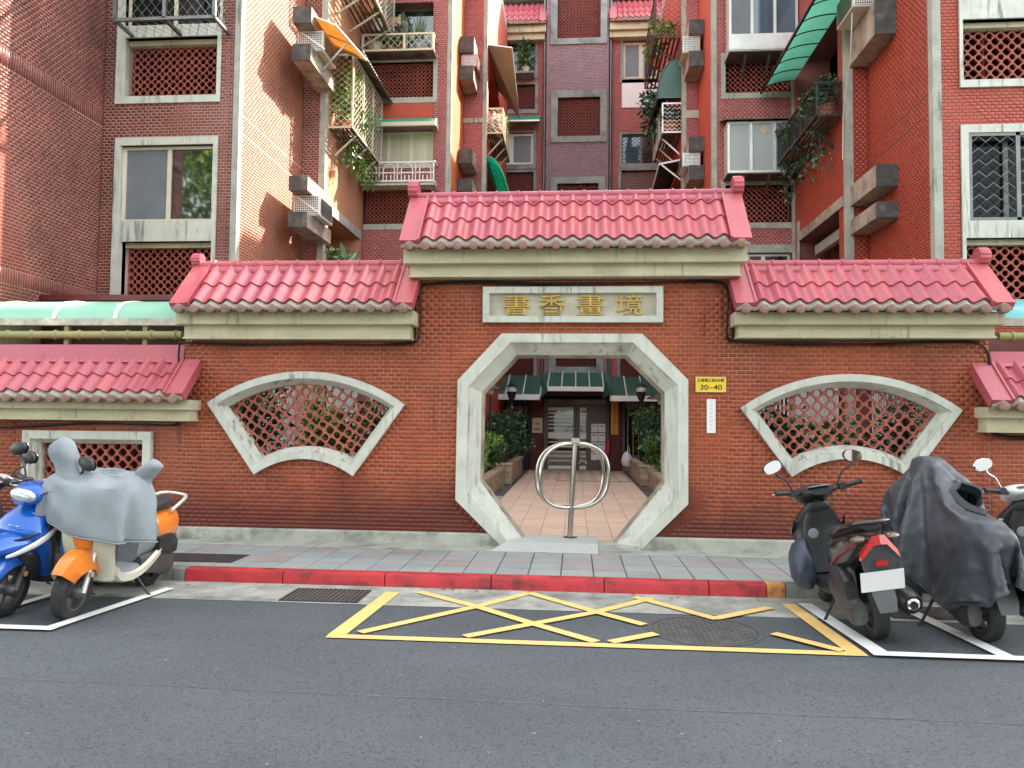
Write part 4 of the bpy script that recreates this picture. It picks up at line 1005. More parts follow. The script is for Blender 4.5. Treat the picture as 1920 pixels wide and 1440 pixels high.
# ---- mid left block
ML = thing('apartment_block', (-4, 17.6, 0), 'middle red brick block with an orange sunlit side wall and white arched balcony', 'building', 'apartment blocks round the courtyard')
YM = 17.6
r_lat = rect(700, 118, 812, 182, YM); r_win = rect(690, 246, 812, 306, YM); r_lat0 = rect(690, 350, 772, 420, YM); r_up = rect(690, 8, 812, 66, YM)
r_lat = (-4.98, *r_lat[1:]); r_win = (-4.98, r_win[1], r_win[2]-.1, r_win[3]); r_lat0 = (-4.98, r_lat[1], *r_lat0[2:]); r_up = (-4.98, r_up[1], r_up[2]-.6, r_up[3])
gfl = (-4.7, -3.3, 0.85, 2.35)
red0 = rect(690, 190, 812, 222, YM)
front(ML, -5.02, -3.05, 0, 14.5, YM, [r_lat, r_win, r_lat0, r_up, gfl, (-4.98, -3.2, 2.75, 3.75)], 'mid_tile', 'mid_mortar', bz=(2.6, 12.2), extra=[(-4.98, r_lat[1], red0[2], red0[3])], thick=0.35)
mb = MB(); mb.box(-4.98, r_lat[1], YM-.012, YM, red0[2], red0[3]); mb.build('band', 'plaster_red', ML)
for q in (r_lat, r_lat0):
    lattice(ML, (q[0], YM+.12, q[2]), EX, EZ, NY, q[1]-q[0], q[3]-q[2], 0.098, 'clay')
    surround(ML, (q[0], q[1]+.1, q[2]-.13, q[3]+.12), q, YM, 'concrete', 0.02)
beam(ML, -5.0, -3.1, 3.75, 3.95, YM, 'concrete')
sliding(ML, r_win, YM+.12, 'cream_frame', ['curtain', 'curtain', 'curtain'], 0.06)
sliding(ML, r_up, YM+.3, 'grey_metal', ['glass', 'glass'])
strip(ML, -3.05, -2.94, YM-.02, YM+.12, 0, 14.5)
side(ML, -2.95, YM+.12, 19.6, 0, 14.5, 1, None, 'plaster_orange')
front(ML, -2.95, -2.45, 0, 14.5, 19.6, [], 'mid_tile', 'mid_mortar', bz=(8, 13))
strip(ML, -2.45, -2.34, 19.58, 19.7, 0, 14.5)
side(ML, -2.35, 19.7, 25.5, 0, 14.5, 1, None, 'plaster_red', holes=[(20.0, 23, 9.4, 11.2), (20, 23, 6.2, 8.2)], thick=0.5)
slab_roof(ML, [(-9, 17.62), (-2.95, 17.62), (-2.95, 19.6), (-2.35, 19.6), (-2.35, 25.5), (-9, 25.5)], 14.5)
mb = MB(); mb.box(-9, -8.9, 17.7, 25.5, 0, 14.5); mb.box(-2.9, -2.86, 19.9, 25.4, 0, 14.4); mb.box(-9, -3.0, 25.4, 25.5, 0, 14.5); mb.build('outer_wall', 'dark_room', ML)
beam(ML, -2.95, -2.35, 9.3, 9.42, 19.6, 'concrete', 0.03)
# ground floor grille with white bars (seen through the fan screen)
def bar_window(parent, r, Y):
    mb = MB(); x0, x1, z0, z1 = r; mb.box(x0, x1, Y+.1, Y+.12, z0, z1); f = mb.build('ground_floor_dark_pane', 'glass', parent)
    n = int((x1-x0)/.085)
    for i in range(n+1):
        x = x0+(x1-x0)*i/n; mb = MB(); mb.box(x-.018, x+.018, Y-.03, Y-.005, z0, z1); mb.build('bar', 'white_metal', f)
    for z in (z0+.05, z1-.05):
        mb = MB(); mb.box(x0, x1, Y-.004, Y+.012, z-.02, z+.02); mb.build('rail', 'white_metal', f)
bar_window(ML, gfl, YM)
def side_bars(parent, X, y0, y1, z0, z1, sgn):  # added dark panes with bars, darkening the backdrop behind the fan screens
    mb = MB(); mb.box(min(X, X+sgn*.02), max(X, X+sgn*.02), y0, y1, z0, z1); f = mb.build('ground_floor_dark_pane', 'glass_dark', parent)
    for i in range(int((y1-y0)/.11)+1):
        y = y0+.11*i; mb = MB(); mb.box(X+sgn*.05-.012, X+sgn*.05+.012, y-.012, y+.012, z0, z1); mb.build('bar', 'white_metal', f)
    for z in (z0, z1):
        mb = MB(); mb.box(X+sgn*.065-.01, X+sgn*.065+.01, y0-.03, y1+.03, z-.02, z+.02); mb.build('rail', 'white_metal', f)
side_bars(LB, -5.5, 12.3, 14.7, .7, 2.7, 1); side_bars(LB, -5.02, 15.2, 17.4, .7, 2.7, 1)
# white balcony railing with arches
rl = thing('balcony_railing', (-4, 17.3, 7), 'white balcony railing with a row of arches below the curtained window', 'railing')
x0, x1, z0, z1 = rect(686, 304, 814, 340, 17.25); x0 = -4.95
mb = MB(); mb.box(x0, x1, 17.23, 17.27, z1-.04, z1); mb.box(x0, x1, 17.23, 17.27, z0, z0+.04); mb.box(x0, x1, 17.24, 17.26, z0+(z1-z0)*.42, z0+(z1-z0)*.42+.03)
mb.bar((x1, 17.25, z1), (x1, 17.58, z1), .04); mb.bar((x1, 17.25, z0), (x1, 17.58, z0), .04); mb.box(x1-.03, x1+.0, 17.225, 17.275, z0, z1); mb.build('rail', 'white_metal', rl)
n = 4; wd = (x1-x0)/n
for i in range(n):
    c = x0+wd*(i+.5); mb = MB()
    P = [(c-.13, 17.25, z0+.03), (c-.13, 17.25, z1-.2)]+[(c-.13*math.cos(a), 17.25, z1-.2+.14*math.sin(a)) for a in np.linspace(0.2, PI-.2, 8)]+[(c+.13, 17.25, z1-.2), (c+.13, 17.25, z0+.03)]
    mb.tube(P, .017, 6); mb.build('arch', 'white_metal', rl, smooth=60)
    for q in (-.05, .05, wd/2-.01):
        if c+q > x1-.03: continue
        mb = MB(); mb.box(c+q-.012, c+q+.012, 17.24, 17.26, z0+.04, z0+(z1-z0)*(.42 if q < .1 else 1)-.04); mb.build('baluster', 'white_metal', rl)
mb = MB(); mb.box(x0, x1+.02, 17.2, 17.58, z0-.09, z0-.05); mb.build('floor', 'gutter_paint', rl)
# flower shelf with pots
fs = thing('flower_shelf', (-4, 17.2, 10), 'cream mesh flower shelf holding four pots below the upper dark window', 'shelf')
x0, x1, z0, z1 = rect(690, 66, 812, 92, 17.15); x0 = -4.95
mb = MB()
for z in (z0, z1): mb.box(x0, x1, 17.13, 17.17, z-.02, z+.02); mb.bar((x1, 17.15, z), (x1, 17.58, z), .04)
for x in (x0, (x0+x1)/2+.15, x1): mb.box(x-.025, x+.025, 17.125, 17.175, z0, z1)
mb.build('frame', 'cream_frame', fs)
grille(fs, (x0, 17.15, z0), EX, EZ, NY, x1-x0, z1-z0, .16, .006, 'cream_frame', q=.15)
mb = MB()
for i in range(7): mb.box(x0, x1, 17.18+i*.06, 17.2+i*.06, z0-.03, z0)
mb.build('slatted_floor', 'rust_metal', fs)

# ---- rear block with the stair tower
RB = thing('rear_block', (0, 25.5, 0), 'purple grey rear building with a central stair tower and pink roof strips', 'building', 'apartment blocks round the courtyard')
YR, YT = 25.5, 25.2
def R_(*a): return rect(*a, YR)
def T_(*a): return rect(*a, YT)
wl = [R_(940, 76, 1003, 138), R_(940, 160, 1003, 205), R_(918, 250, 1000, 308), R_(918, 324, 1000, 372), R_(930, 664, 1000, 708)]
TX0, TX1 = atY(1023, 300, YT).x, atY(1141, 300, YT).x
front(RB, -2.95, TX0, 0, 15.2, YR, wl, 'mid_tile', 'mid_mortar', bz=(2.5, 14.6), thick=.3, extra=[])
wr = [R_(1168, 78, 1236, 146), R_(1166, 150, 1236, 201), R_(1166, 252, 1240, 306), R_(1165, 320, 1240, 372), R_(1163, 664, 1240, 708)]
front(RB, TX1, 3.1, 0, 15.2, YR, wr, 'mid_tile', 'mid_mortar', bz=(2.5, 14.6), thick=.3)
tl = [T_(1046, -40, 1126, 71), T_(1046, 184, 1125, 255), T_(1045, 345, 1122, 372), T_(1042, 668, 1118, 688)]
tl[2] = (tl[2][0], tl[2][1], tl[2][2]-1.0, tl[2][3])
door = (-1.03, 1.1, 0, 2.42)
front(RB, TX0, TX1, 0, 17.0, YT, tl+[door], 'tower_tile', 'tower_mortar', bz=(2.5, 16.2), thick=.3)
side(RB, TX0, YT, YR, 0, 17, -1, None, 'tower_mortar'); side(RB, TX1, YT, YR, 0, 17, 1, None, 'tower_mortar')
for q in tl:
    lattice(RB, (q[0], YT+.1, q[2]), EX, EZ, NY, q[1]-q[0], q[3]-q[2], .111, 'clay_old')
    surround(RB, (q[0]-.22, q[1]+.22, q[2]-.2, q[3]+.22), q, YT, 'old_frame', .05)
for q in (wl[1], wl[3], wl[4], wr[3], wr[4]):
    lattice(RB, (q[0], YR+.1, q[2]), EX, EZ, NY, q[1]-q[0], q[3]-q[2], .105, 'clay_old')
    surround(RB, (q[0]-.1, q[1]+.1, q[2]-.14, q[3]+.08), q, YR, 'old_frame', .03)
sliding(RB, wl[0], YR+.15, 'grey_metal', ['glass_blue', 'glass_blue'])
grille(RB, (wl[0][0], YR-.02, wl[0][2]), EX, EZ, NY, wl[0][1]-wl[0][0], wl[0][3]-wl[0][2], .16, .006)
sliding(RB, wl[2], YR+.1, 'white_metal', ['glass', 'mesh_screen'], .09)
mb = MB(); mb.box(wl[2][0], wl[2][1], YR+.085, YR+.1, wl[2][2]+.3, wl[2][3]-.25); 
sliding(RB, wr[0], YR+.1, 'cream_frame', ['mesh_screen', 'glass_blue'], .09)
mb = MB(); mb.box(wr[0][0]-.12, wr[0][1], YR-.25, YR+.02, wr[0][3]+.04, wr[0][3]+.36); mb.build('shutter_box', 'corrugated', RB)
mb = MB(); mb.box(wr[1][0], wr[1][1], YR-.03, YR+.05, wr[1][2], wr[1][3]); mb.build('white_panel', 'sign_white', RB)
sliding(RB, wr[2], YR+.12, 'grey_metal', ['glass_blue', 'glass'])
grille(RB, (wr[2][0], YR-.02, wr[2][2]), EX, EZ, NY, wr[2][1]-wr[2][0], wr[2][3]-wr[2][2], .15, .007, 'black_metal')
mb = MB(); mb.box(wr[3][0], wr[3][1], YR+.16, YR+.18, wr[3][2], wr[3][3]); mb.build('screen_panel', 'frosted', RB)
for q in (wl[0], wl[2], wr[0], wr[2]): surround(RB, (q[0]-.08, q[1]+.08, q[2]-.16, q[3]+.04), q, YR, 'old_frame', .03)
for x0, x1 in ((-2.95, TX0-.02), (TX1+.02, 3.1)):
    q = atY(1000, 40, YR-.5)
    rf = roof(RB, x0, x1, q.z+.0, q.z+.85, [(0, .33), (.33, .66), (.66, 1)], ye=YR-.5, yr=YR+.1, p=.19, ridge=False)
    mb = MB(); mb.box(x0, x1, YR-.4, YR, q.z-.3, q.z-.06); mb.box(x0, x1-.05, YR-.28, YR, q.z-.5, q.z-.3); mb.build('cornice', 'cornice_paint', RB)
for x in (TX0-.06, TX1+.06):
    mb = MB(); mb.cyl((x, YT+.15, 0), (x, YT+.15, 16.5), .045, 8); mb.build('drainpipe', 'grey_metal', RB, smooth=60)
slab_roof(RB, [(-3.2, YR), (3.3, YR), (3.3, 30), (-3.2, 30)], 15.9); slab_roof(RB, [(TX0, YT), (TX1, YT), (TX1, 28), (TX0, 28)], 17)
mb = MB(); mb.box(-3.3, -3.2, YR, 30, 0, 16); mb.box(3.3, 3.4, YR, 30, 0, 16); mb.box(-3.2, 3.3, 30, 30.1, 0, 16); mb.box(TX0, TX1, 27.9, 28, 15.8, 17.2); mb.box(TX0-.02, TX0, YR, 28, 15, 17.1); mb.box(TX1, TX1+.02, YR, 28, 15, 17.1); mb.build('outer_wall', 'dark_room', RB)

# ---- mid right block
MR = thing('apartment_block', (4, 17.6, 0), 'middle red brick block with two grey enclosed bay windows above the gate roof', 'building', 'apartment blocks round the courtyard')
def M_(*a): return rect(*a, YM)
q1 = M_(1360, 108, 1497, 172); q0 = M_(1360, 348, 1497, 417); b1 = M_(1375, 232, 1495, 312); b2 = M_(1375, -60, 1497, 80); g0 = M_(1400, 474, 1495, 520)
q1 = (q1[0], 4.80, *q1[2:]); q0 = (q0[0], 4.80, *q0[2:]); g0 = (g0[0]-.8, 4.8, *g0[2:])
gfr = (3.4, 4.7, 0.85, 2.35)
front(MR, 3.16, 4.845, 0, 14.5, YM, [q1, q0, b1, b2, g0, gfr], 'mid_tile', 'mid_mortar', bz=(2.6, 12.2), thick=.35)
for q in (q1, q0):
    lattice(MR, (q[0], YM+.12, q[2]), EX, EZ, NY, q[1]-q[0], q[3]-q[2], .118, 'clay')
    surround(MR, (q[0]-.1, q[1], q[2]-.13, q[3]+.1), q, YM, 'concrete', .02)
surround(MR, (g0[0]-.1, g0[1], g0[2]-.1, g0[3]+.18), g0, YM, 'concrete', .02); sliding(MR, g0, YM+.12, 'alu', ['glass', 'glass', 'glass'], .06)
bar_window(MR, gfr, YM)
strip(MR, 3.05, 3.16, YM-.02, YM+.12, 0, 14.5)
side(MR, 3.07, YM+.12, 19.6, 0, 14.5, -1, None, 'plaster_red')
front(MR, 2.76, 3.07, 0, 14.5, 19.6, [], 'mid_tile', 'mid_mortar', bz=(8, 13))
strip(MR, 2.65, 2.76, 19.58, 19.7, 0, 14.5)
side(MR, 2.66, 19.7, 25.5, 0, 14.5, -1, None, 'plaster_red', holes=[(20.0, 23, 9.4, 11.2), (20, 23, 6.2, 8.2)], thick=.5)
slab_roof(MR, [(3.07, 17.62), (9, 17.62), (9, 25.5), (2.66, 25.5), (2.66, 19.6), (3.07, 19.6)], 14.5)
mb = MB(); mb.box(9, 9.1, 17.7, 25.5, 0, 14.5); mb.box(3.2, 3.24, 19.9, 25.4, 0, 14.4); mb.box(3.2, 9, 25.4, 25.5, 0, 14.5); mb.build('outer_wall', 'dark_room', MR)
beam(MR, 2.66, 3.07, 9.3, 9.5, 19.6, 'concrete', 0.03)
def bay(x0, x1, z0, z1, label, panes, top):
    t = thing('bay_window', ((x0+x1)/2, 17.2, z0), label, 'window', 'enclosed bay windows')
    y = 17.05; mb = MB(); T = .05
    for z in (z0, z1-T): mb.box(x0, x1, y, y+T, z, z+T); mb.box(x0, x0+T, y+T, 17.58, z, z+T); mb.box(x1-T, x1, y+T, 17.58, z, z+T)
    mb.box(x0, x0+T, y, y+T, z0+T, z1-T); mb.box(x1-T, x1, y, y+T, z0+T, z1-T)
    n = len(panes); wd = (x1-x0)/n
    for i in range(1, n): mb.box(x0+wd*i-.03, x0+wd*i+.03, y-.004, y+T, z0+T, z1-T)
    mb.build('frame', 'alu', t)
    for i, p in enumerate(panes):
        mb = MB(); mb.box(x0+wd*i+.02, x0+wd*(i+1)-.02, y+.02, y+.026, z0+.03, z1-.03); mb.build('pane', p, t)
    mb = MB(); mb.box(x0+.015, x0+.021, y+.05, 17.56, z0+.04, z1-.04); mb.build('side_panel', 'alu', t)
    mb = MB(); mb.add([(x0-.08, y-.12, z1+.0), (x1+.02, y-.12, z1+.0), (x1+.02, 17.59, z1+.2), (x0-.08, 17.59, z1+.2)], [(0, 1, 2, 3)]); mb.loft([[(x0-.08, y-.12, z1), (x0-.08, y-.12, z1+.03), (x0-.08, 17.59, z1+.23), (x0-.08, 17.59, z1+.2)], [(x1, y-.12, z1), (x1, y-.12, z1+.03), (x1, 17.59, z1+.23), (x1, 17.59, z1+.2)]], True, True); mb.build('roof', 'corrugated', t)
    mb = MB(); mb.box(x0, x1, y, 17.57, z0-.03, z0-.005)
    for k in (.25, .6, .9): mb.bar((x0+(x1-x0)*k, y+.05, z0-.05), (x0+(x1-x0)*k, 17.55, z0-.35), .05)
    mb.build('bracket_floor', 'rust_metal', t)
    return t, y
x0, x1, z0, z1 = rect(1364, 228, 1500, 322, 17.05)
bt, y = bay(x0, min(x1, 4.82), z0, z1, 'grey bay window with frosted panes and a diamond sticker above the gate roof', ['frosted', 'frosted', 'mesh_screen'], True)
mb = MB(); c = atY(1433, 242, 17.04); s = .11; mb.add([(c.x-s, 17.062, c.z), (c.x, 17.062, c.z-s), (c.x+s, 17.062, c.z), (c.x, 17.062, c.z+s)], [(0, 1, 2, 3)]); mb.build('sticker', 'sheet_beige', bt)
x0, x1, z0, z1 = rect(1367, -60, 1500, 92, 17.05)
bt, y = bay(x0, min(x1, 4.82), z0, z1, 'upper grey bay window with blue panes over a ribbed panel', ['mesh_screen', 'glass_blue', 'glass_blue'], False)
mb = MB(); zz = atY(1400, 62, 17.0).z; mb.box(x0-.01, min(x1, 4.82), y-.02, y+.01, z0+.02, zz)
for i in range(24): mb.box(x0+i*.075, x0+i*.075+.04, y-.028, y-.02, z0+.05, zz-.03)
mb.build('apron_panel', 'alu', bt)

# ---- right front block
RF = thing('apartment_block', (7, 11.7, 0), 'bright red brick apartment block with grey corner strips at right', 'building', 'apartment blocks round the courtyard')
YB = 11.7; H = 17.0
ra = rect(1814, 250, 1990, 413, YB); rb_ = rect(1810, 447, 1990, 562, YB); rc = rect(1803, 38, 1990, 147, YB)
def ext(q): return (q[0], 7.6, q[2], q[3])
ra, rb_, rc = ext(ra), ext(rb_), ext(rc)
oa = (atY(1801, 300, YB).x, 7.75, rb_[2]-.14, ra[3]+.12); oc = (atY(1798, 100, YB).x, 7.75, rc[2]-.11, rc[3]+.35)
front(RF, 5.36, 9.5, 0, H, YB, [ra, rb_, rc], 'right_tile', 'right_mortar', bz=(2.9, 8.6), extra=[oa, oc], indiv=300, thick=.3)
zm = (ra[2]+rb_[3])/2
surround(RF, (oa[0], oa[1], zm, oa[3]), ra, YB); surround(RF, (oa[0], oa[1], oa[2], zm), rb_, YB); surround(RF, oc, rc, YB)
for q in (rb_, rc):
    lattice(RF, (q[0], YB+.18, q[2]), EX, EZ, NY, q[1]-q[0], q[3]-q[2]-.06, .16, 'clay', indiv=True)
    mb = MB(); mb.box(q[0], q[1], YB+.09, YB+.24, q[3]-.08, q[3]+.01); mb.build('lintel', 'cornice_paint', RF)
sliding(RF, ra, YB+.2, 'grey_metal', ['glass_dark', 'glass_dark', 'glass_dark'], .05)
mb = MB(); xm = atY(1908, 300, YB).x
mb.box(ra[0], ra[0]+.05, YB-.02, YB+.03, ra[2], ra[3]); mb.box(xm-.03, xm+.03, YB-.02, YB+.03, ra[2], ra[3]); mb.box(ra[0]+.05, ra[1], YB-.02, YB+.03, ra[3]-.05, ra[3]); mb.box(ra[0]+.05, ra[1], YB-.02, YB+.03, ra[2], ra[2]+.05); mb.build('grille_frame', 'grey_metal', RF)
grille(RF, (ra[0]+.05, YB+.0, ra[2]+.05), EX, EZ, NY, ra[1]-ra[0]-.05, ra[3]-ra[2]-.1, .2, .005, 'grey_metal', q=.17)
strip(RF, 5.235, 5.36, YB-.02, YB+.12, 0, H)
side(RF, 5.24, YB+.12, 14.2, 0, H, -1, 'right_tile', 'right_mortar', bz=(2.9, 9.8), grooves=[6.22, 6.52, 9.4])
front(RF, 4.965, 5.24, 0, H, 14.2, [], 'right_tile', 'right_mortar', bz=(3.0, 10.2))
strip(RF, 4.835, 4.965, 14.18, 14.32, 0, H)
side_bars(RF, 5.235, 11.9, 14.0, .7, 2.7, -1); side_bars(RF, 4.84, 14.6, 17.3, .7, 2.7, -1)
op = (14.6, 17.1, 3.0, 5.55)
side(RF, 4.845, 14.32, 17.5, 0, H, -1, 'right_tile', 'right_mortar', holes=[op, (14.6, 17.2, 8.0, 9.6)], bz=(3.0, 11.2), thick=.7)
mb = MB(); mb.box(5.5, 5.52, 14.3, 17.5, 2.9, 5.9); mb.build('recess_wall', 'right_mortar', RF)
bricks(RF, (5.5, 17.4, 3.0), (0, -1, 0), EZ, (-1, 0, 0), 2.9, 2.8, 'right_tile')
mb = MB(); mb.box(4.815, 4.86, 14.35, 17.2, 5.55, 5.74); mb.build('beam', 'corbel_concrete', RF)
mb = MB(); mb.box(5.1, 5.2, 14.9, 16.9, 5.2, 5.4); mb.build('beam', 'concrete', RF)
mb = MB(); mb.box(5.40, 5.48, 15.2, 16.6, 3.2, 5.3); mb.build('window', 'glass', RF)
strip(RF, 4.82, 4.87, 17.1, 17.25, 0, 6.0, 'concrete', 'post'); strip(RF, 4.80, 4.86, 17.45, 17.58, 0, 14, 'concrete')
slab_roof(RF, [(5.24, YB), (16, YB), (16, 17.6), (4.84, 17.6), (4.84, 14.2), (5.24, 14.2)], H)
mb = MB(); mb.box(9.5, 16, YB, YB+.1, 0, H); mb.box(16, 16.1, YB, 17.6, 0, H); mb.box(9, 16, 17.55, 17.6, 0, H); mb.box(4.9, 9, 17.62, 17.7, 14, H); mb.build('outer_wall', 'right_tile', RF)
# ------------------------------------------------------------ things mounted on the blocks
def corbel(x0, x1, y0, y1, z0, z1, parent, cap=True):
    mb = MB(); mb.cbox(x0, x1, y0+.02, y1, z0, z1, .01); c = mb.build('corbel', 'corbel_concrete', parent)
    mb = MB(); mb.box(x0-.004, x1+.004, y0, y0+.02, z0-.004, z1+.004); mb.build('end_face', 'dark_concrete', c)
def ac(x0, x1, y0, y1, z0, z1, sgn, label, body='white_metal'):
    t = thing('air_conditioner', ((x0+x1)/2, (y0+y1)/2, z0), label, 'air conditioner', 'air conditioners on concrete shelves')
    mb = MB(); mb.box(x0, x1, y0, y1, z0, z1); mb.build('casing', body, t)
    n = 12
    mb = MB()
    for i in range(n+1):
        x = x0+.03+(x1-x0-.06)*i/n; mb.box(x-.006, x+.006, y0-.012, y0, z0+.03, z1-.03)
    for i in range(9):
        z = z0+.03+(z1-z0-.06)*i/8; mb.box(x0+.03, x1-.03, y0-.018, y0-.012, z-.006, z+.006)
    mb.build('grille', 'alu', t)
    mb = MB(); mb.box(x0+.03, x1-.03, y0-.004, y0-.001, z0+.03, z1-.03); mb.build('vent', 'black_metal', t)
    xx = x1 if sgn > 0 else x0-.014; mb = MB()
    for i in range(9):
        z = z0+.05+(z1-z0-.1)*i/8; mb.box(xx, xx+.014, y0+.05, y1-.05, z-.012, z+.012)
    mb.build('louvre', 'grey_metal', t)
    return t
# left: two shelves
for z0, z1 in ((5.05, 5.32), (5.72, 5.98), (8.12, 8.42), (8.82, 9.12)):
    corbel(-5.2, -4.86, 13.45, 14.86, z0, z1, LB)
ac(-5.22, -4.72, 13.75, 14.5, 5.33, 5.71, 1, 'lower boxy air conditioner on a concrete shelf of the sunlit wall')
ac(-5.22, -4.72, 13.75, 14.5, 8.43, 8.81, 1, 'upper boxy air conditioner under the orange awning', 'cream_frame')
mb = MB(); mb.bar((-5.15, 13.72, 5.68), (-4.68, 13.72, 5.34), .03); mb.bar((-5.15, 13.72, 8.78), (-4.68, 13.72, 8.44), .03); mb.build('stay', 'alu', LB)
def awn_panel(P, th=0.012):           # P four corners -> thin solid sheet
    P = [Vector(p) for p in P]; n = (P[1]-P[0]).cross(P[3]-P[0]).normalized()*th
    mb = MB(); mb.loft([P, [p+n for p in P]], True, True); return mb
t = thing('awning', (-4.7, 14.4, 8.9), 'translucent orange awning over the upper air conditioner', 'awning', 'awnings')
awn_panel([(-5.15, 13.6, 9.15), (-5.05, 15.0, 9.15), (-4.25, 15.0, 8.85), (-4.45, 13.6, 8.85)]).build('panel', 'pvc_orange', t)
mb = MB()
for a, b in (((-5.15, 13.6, 9.13), (-4.45, 13.6, 8.83)), ((-5.05, 15, 9.13), (-4.25, 15, 8.83)), ((-4.45, 13.6, 8.83), (-4.25, 15, 8.83)), ((-5.1, 14.3, 9.12), (-4.35, 14.3, 8.82)), ((-4.4, 14.2, 8.8), (-4.95, 14.2, 8.2))): mb.bar(a, b, .03)
mb.build('frame', 'alu', t)
def cage(x_wall, x_out, y0, y1, z0, z1, label, m='grey_metal', p=.14, floor=True, top=True, posts=3, g=True):
    t = thing('window_cage', ((x_wall+x_out)/2, (y0+y1)/2, z0), label, 'window cage', 'window cages')
    mb = MB(); T = .035
    for z in (z0, z1): mb.bar((x_out, y0, z), (x_out, y1, z), T); mb.bar((x_wall, y0, z), (x_out, y0, z), T); mb.bar((x_wall, y1, z), (x_out, y1, z), T)
    for k in range(posts+1): y = y0+(y1-y0)*k/posts; mb.bar((x_out, y, z0), (x_out, y, z1), T); 
    for k in range(posts): y = y0+(y1-y0)*(k+.5)/posts; mb.bar((x_wall, y, z0-.45), (x_out, y, z0), T)
    mb.build('frame', m, t)
    s = 1 if x_out > x_wall else -1
    if g:
        grille(t, (x_out, y0, z0), EY, EZ, EX, y1-y0, z1-z0, p, .006, m)
        a = min(x_wall, x_out); grille(t, (a, y0, z0), EX, EZ, NY, abs(x_out-x_wall), z1-z0, p, .006, m, name='end_grille')
    if floor:
        n = 6
        for k in range(n):
            x = x_wall+(x_out-x_wall)*(k+.5)/n; mb = MB(); mb.box(x-.025, x+.025, y0, y1, z0-.03, z0-.015); mb.build('slat', 'rust_metal', t)
    return t
cage(-5.02, -4.55, 15.1, 17.45, 7.5, 9.0, 'tall window cage full of sunlit plants on the left side wall', 'cream_frame', .15)
cage(-5.02, -4.32, 15.1, 17.5, 10.55, 11.8, 'upper sunlit window cage at the top of the left side wall', 'gutter_paint', .15)
t = thing('awning', (-4.7, 16.2, 9.2), 'brown corrugated awning above the sunlit plant cage', 'awning', 'awnings')
mb = MB(); A = []; B = []; C = []; D = []
for i in range(81):
    y = 14.95+2.6*i/80; q = .018*math.cos(i*PI/2); A.append((-5.0, y, 9.5+q)); B.append((-4.32, y, 9.02+q)); C.append((-4.32, y, 9.0+q)); D.append((-5.0, y, 9.48+q))
mb.loft([A, B, C, D], closed=False); mb.build('sheet', 'corrugated', t)
mb = MB()
for y in (15.1, 16.2, 17.4): mb.bar((-5.0, y, 9.46), (-4.36, y, 8.99), .03)
mb.build('frame', 'grey_metal', t)
def barrel(t, xw, xo, y0, y1, zt, zb, m, ribs=4, rm='white_metal', n=8):
    A = []; pr = []
    for i in range(n+1):
        a = PI/2*i/n; pr.append((xw+(xo-xw)*math.sin(a), zb+(zt-zb)*math.cos(a)))
    mb = MB(); mb.loft([[(x, y0, z) for x, z in pr], [(x, y1, z) for x, z in pr]], closed=False); mb.build('panel', m, t, smooth=60)
    for k in range(ribs+1):
        y = y0+(y1-y0)*k/ribs; mb = MB(); mb.tube([(x, y, z+.008) for x, z in pr], .022, 5); mb.build('rib', rm, t, smooth=60)
    mb = MB(); mb.bar((xo, y0, zb), (xo, y1, zb), .045); mb.build('edge', rm, t)
# right: long green awning, planter cage, shelves
t = thing('awning', (4.6, 15.4, 9), 'long translucent green awning with dark ribs on the red side wall', 'awning', 'awnings')
barrel(t, 4.83, 4.1, 13.4, 17.4, 9.25, 8.98, 'pvc_green', 7, 'black_metal')
cage(4.84, 4.38, 14.35, 17.2, 7.25, 7.85, 'dark railing planter full of trailing plants on the red wall', 'black_metal', .1)
for z0, z1 in ((4.98, 5.24), (5.50, 5.86), (8.05, 8.62), (9.1, 9.5)):
    corbel(4.9, 5.235, 12.95, 14.18, z0, z1, RF)
ac(4.62, 5.12, 13.15, 13.95, 8.63, 9.08, -1, 'beige air conditioner beside the green awning', 'cream_frame')
mb = MB(); mb.tube([(4.66, 13.3, 8.6), (4.7, 13.5, 8.0), (4.8, 14.2, 7.2), (4.82, 14.3, 6.4)], .012, 6); mb.build('hose', 'alu', RF, smooth=60)
# mid left wall
for z0, z1 in ((7.25, 7.55), (7.95, 8.3), (10.05, 10.4), (10.75, 11.15)):
    corbel(-2.93, -2.58, 18.7, 19.58, z0, z1, ML)
ac(-2.92, -2.5, 18.8, 19.5, 10.41, 10.74, 1, 'pinkish air conditioner between two shelves of the orange wall', 'plaster_red')
t = thing('awning', (-2, 21, 11), 'large beige sheet awning beside the orange wall', 'awning', 'awnings')
awn_panel([(-2.35, 19.72, 11.45), (-2.35, 22.6, 11.45), (-1.72, 22.6, 10.6), (-1.72, 19.72, 10.6+.75)]).build('panel', 'sheet_beige', t)
mb = MB(); mb.bar((-2.35, 19.72, 11.43), (-1.72, 19.72, 11.33), .03); mb.bar((-1.72, 19.72, 11.33), (-1.72, 22.6, 10.58), .03); mb.build('frame', 'alu', t)
cage(-2.35, -1.95, 19.8, 21.9, 9.1, 9.75, 'cage of yellow and white flowers on the far orange wall', 'cream_frame', .12)
t = thing('awning', (-2, 21, 8), 'bright green ribbed awning rising behind the gate roof', 'awning', 'awnings')
barrel(t, -2.36, -1.68, 19.72, 22.8, 8.45, 6.6, 'pvc_emerald', 6, 'pvc_green')
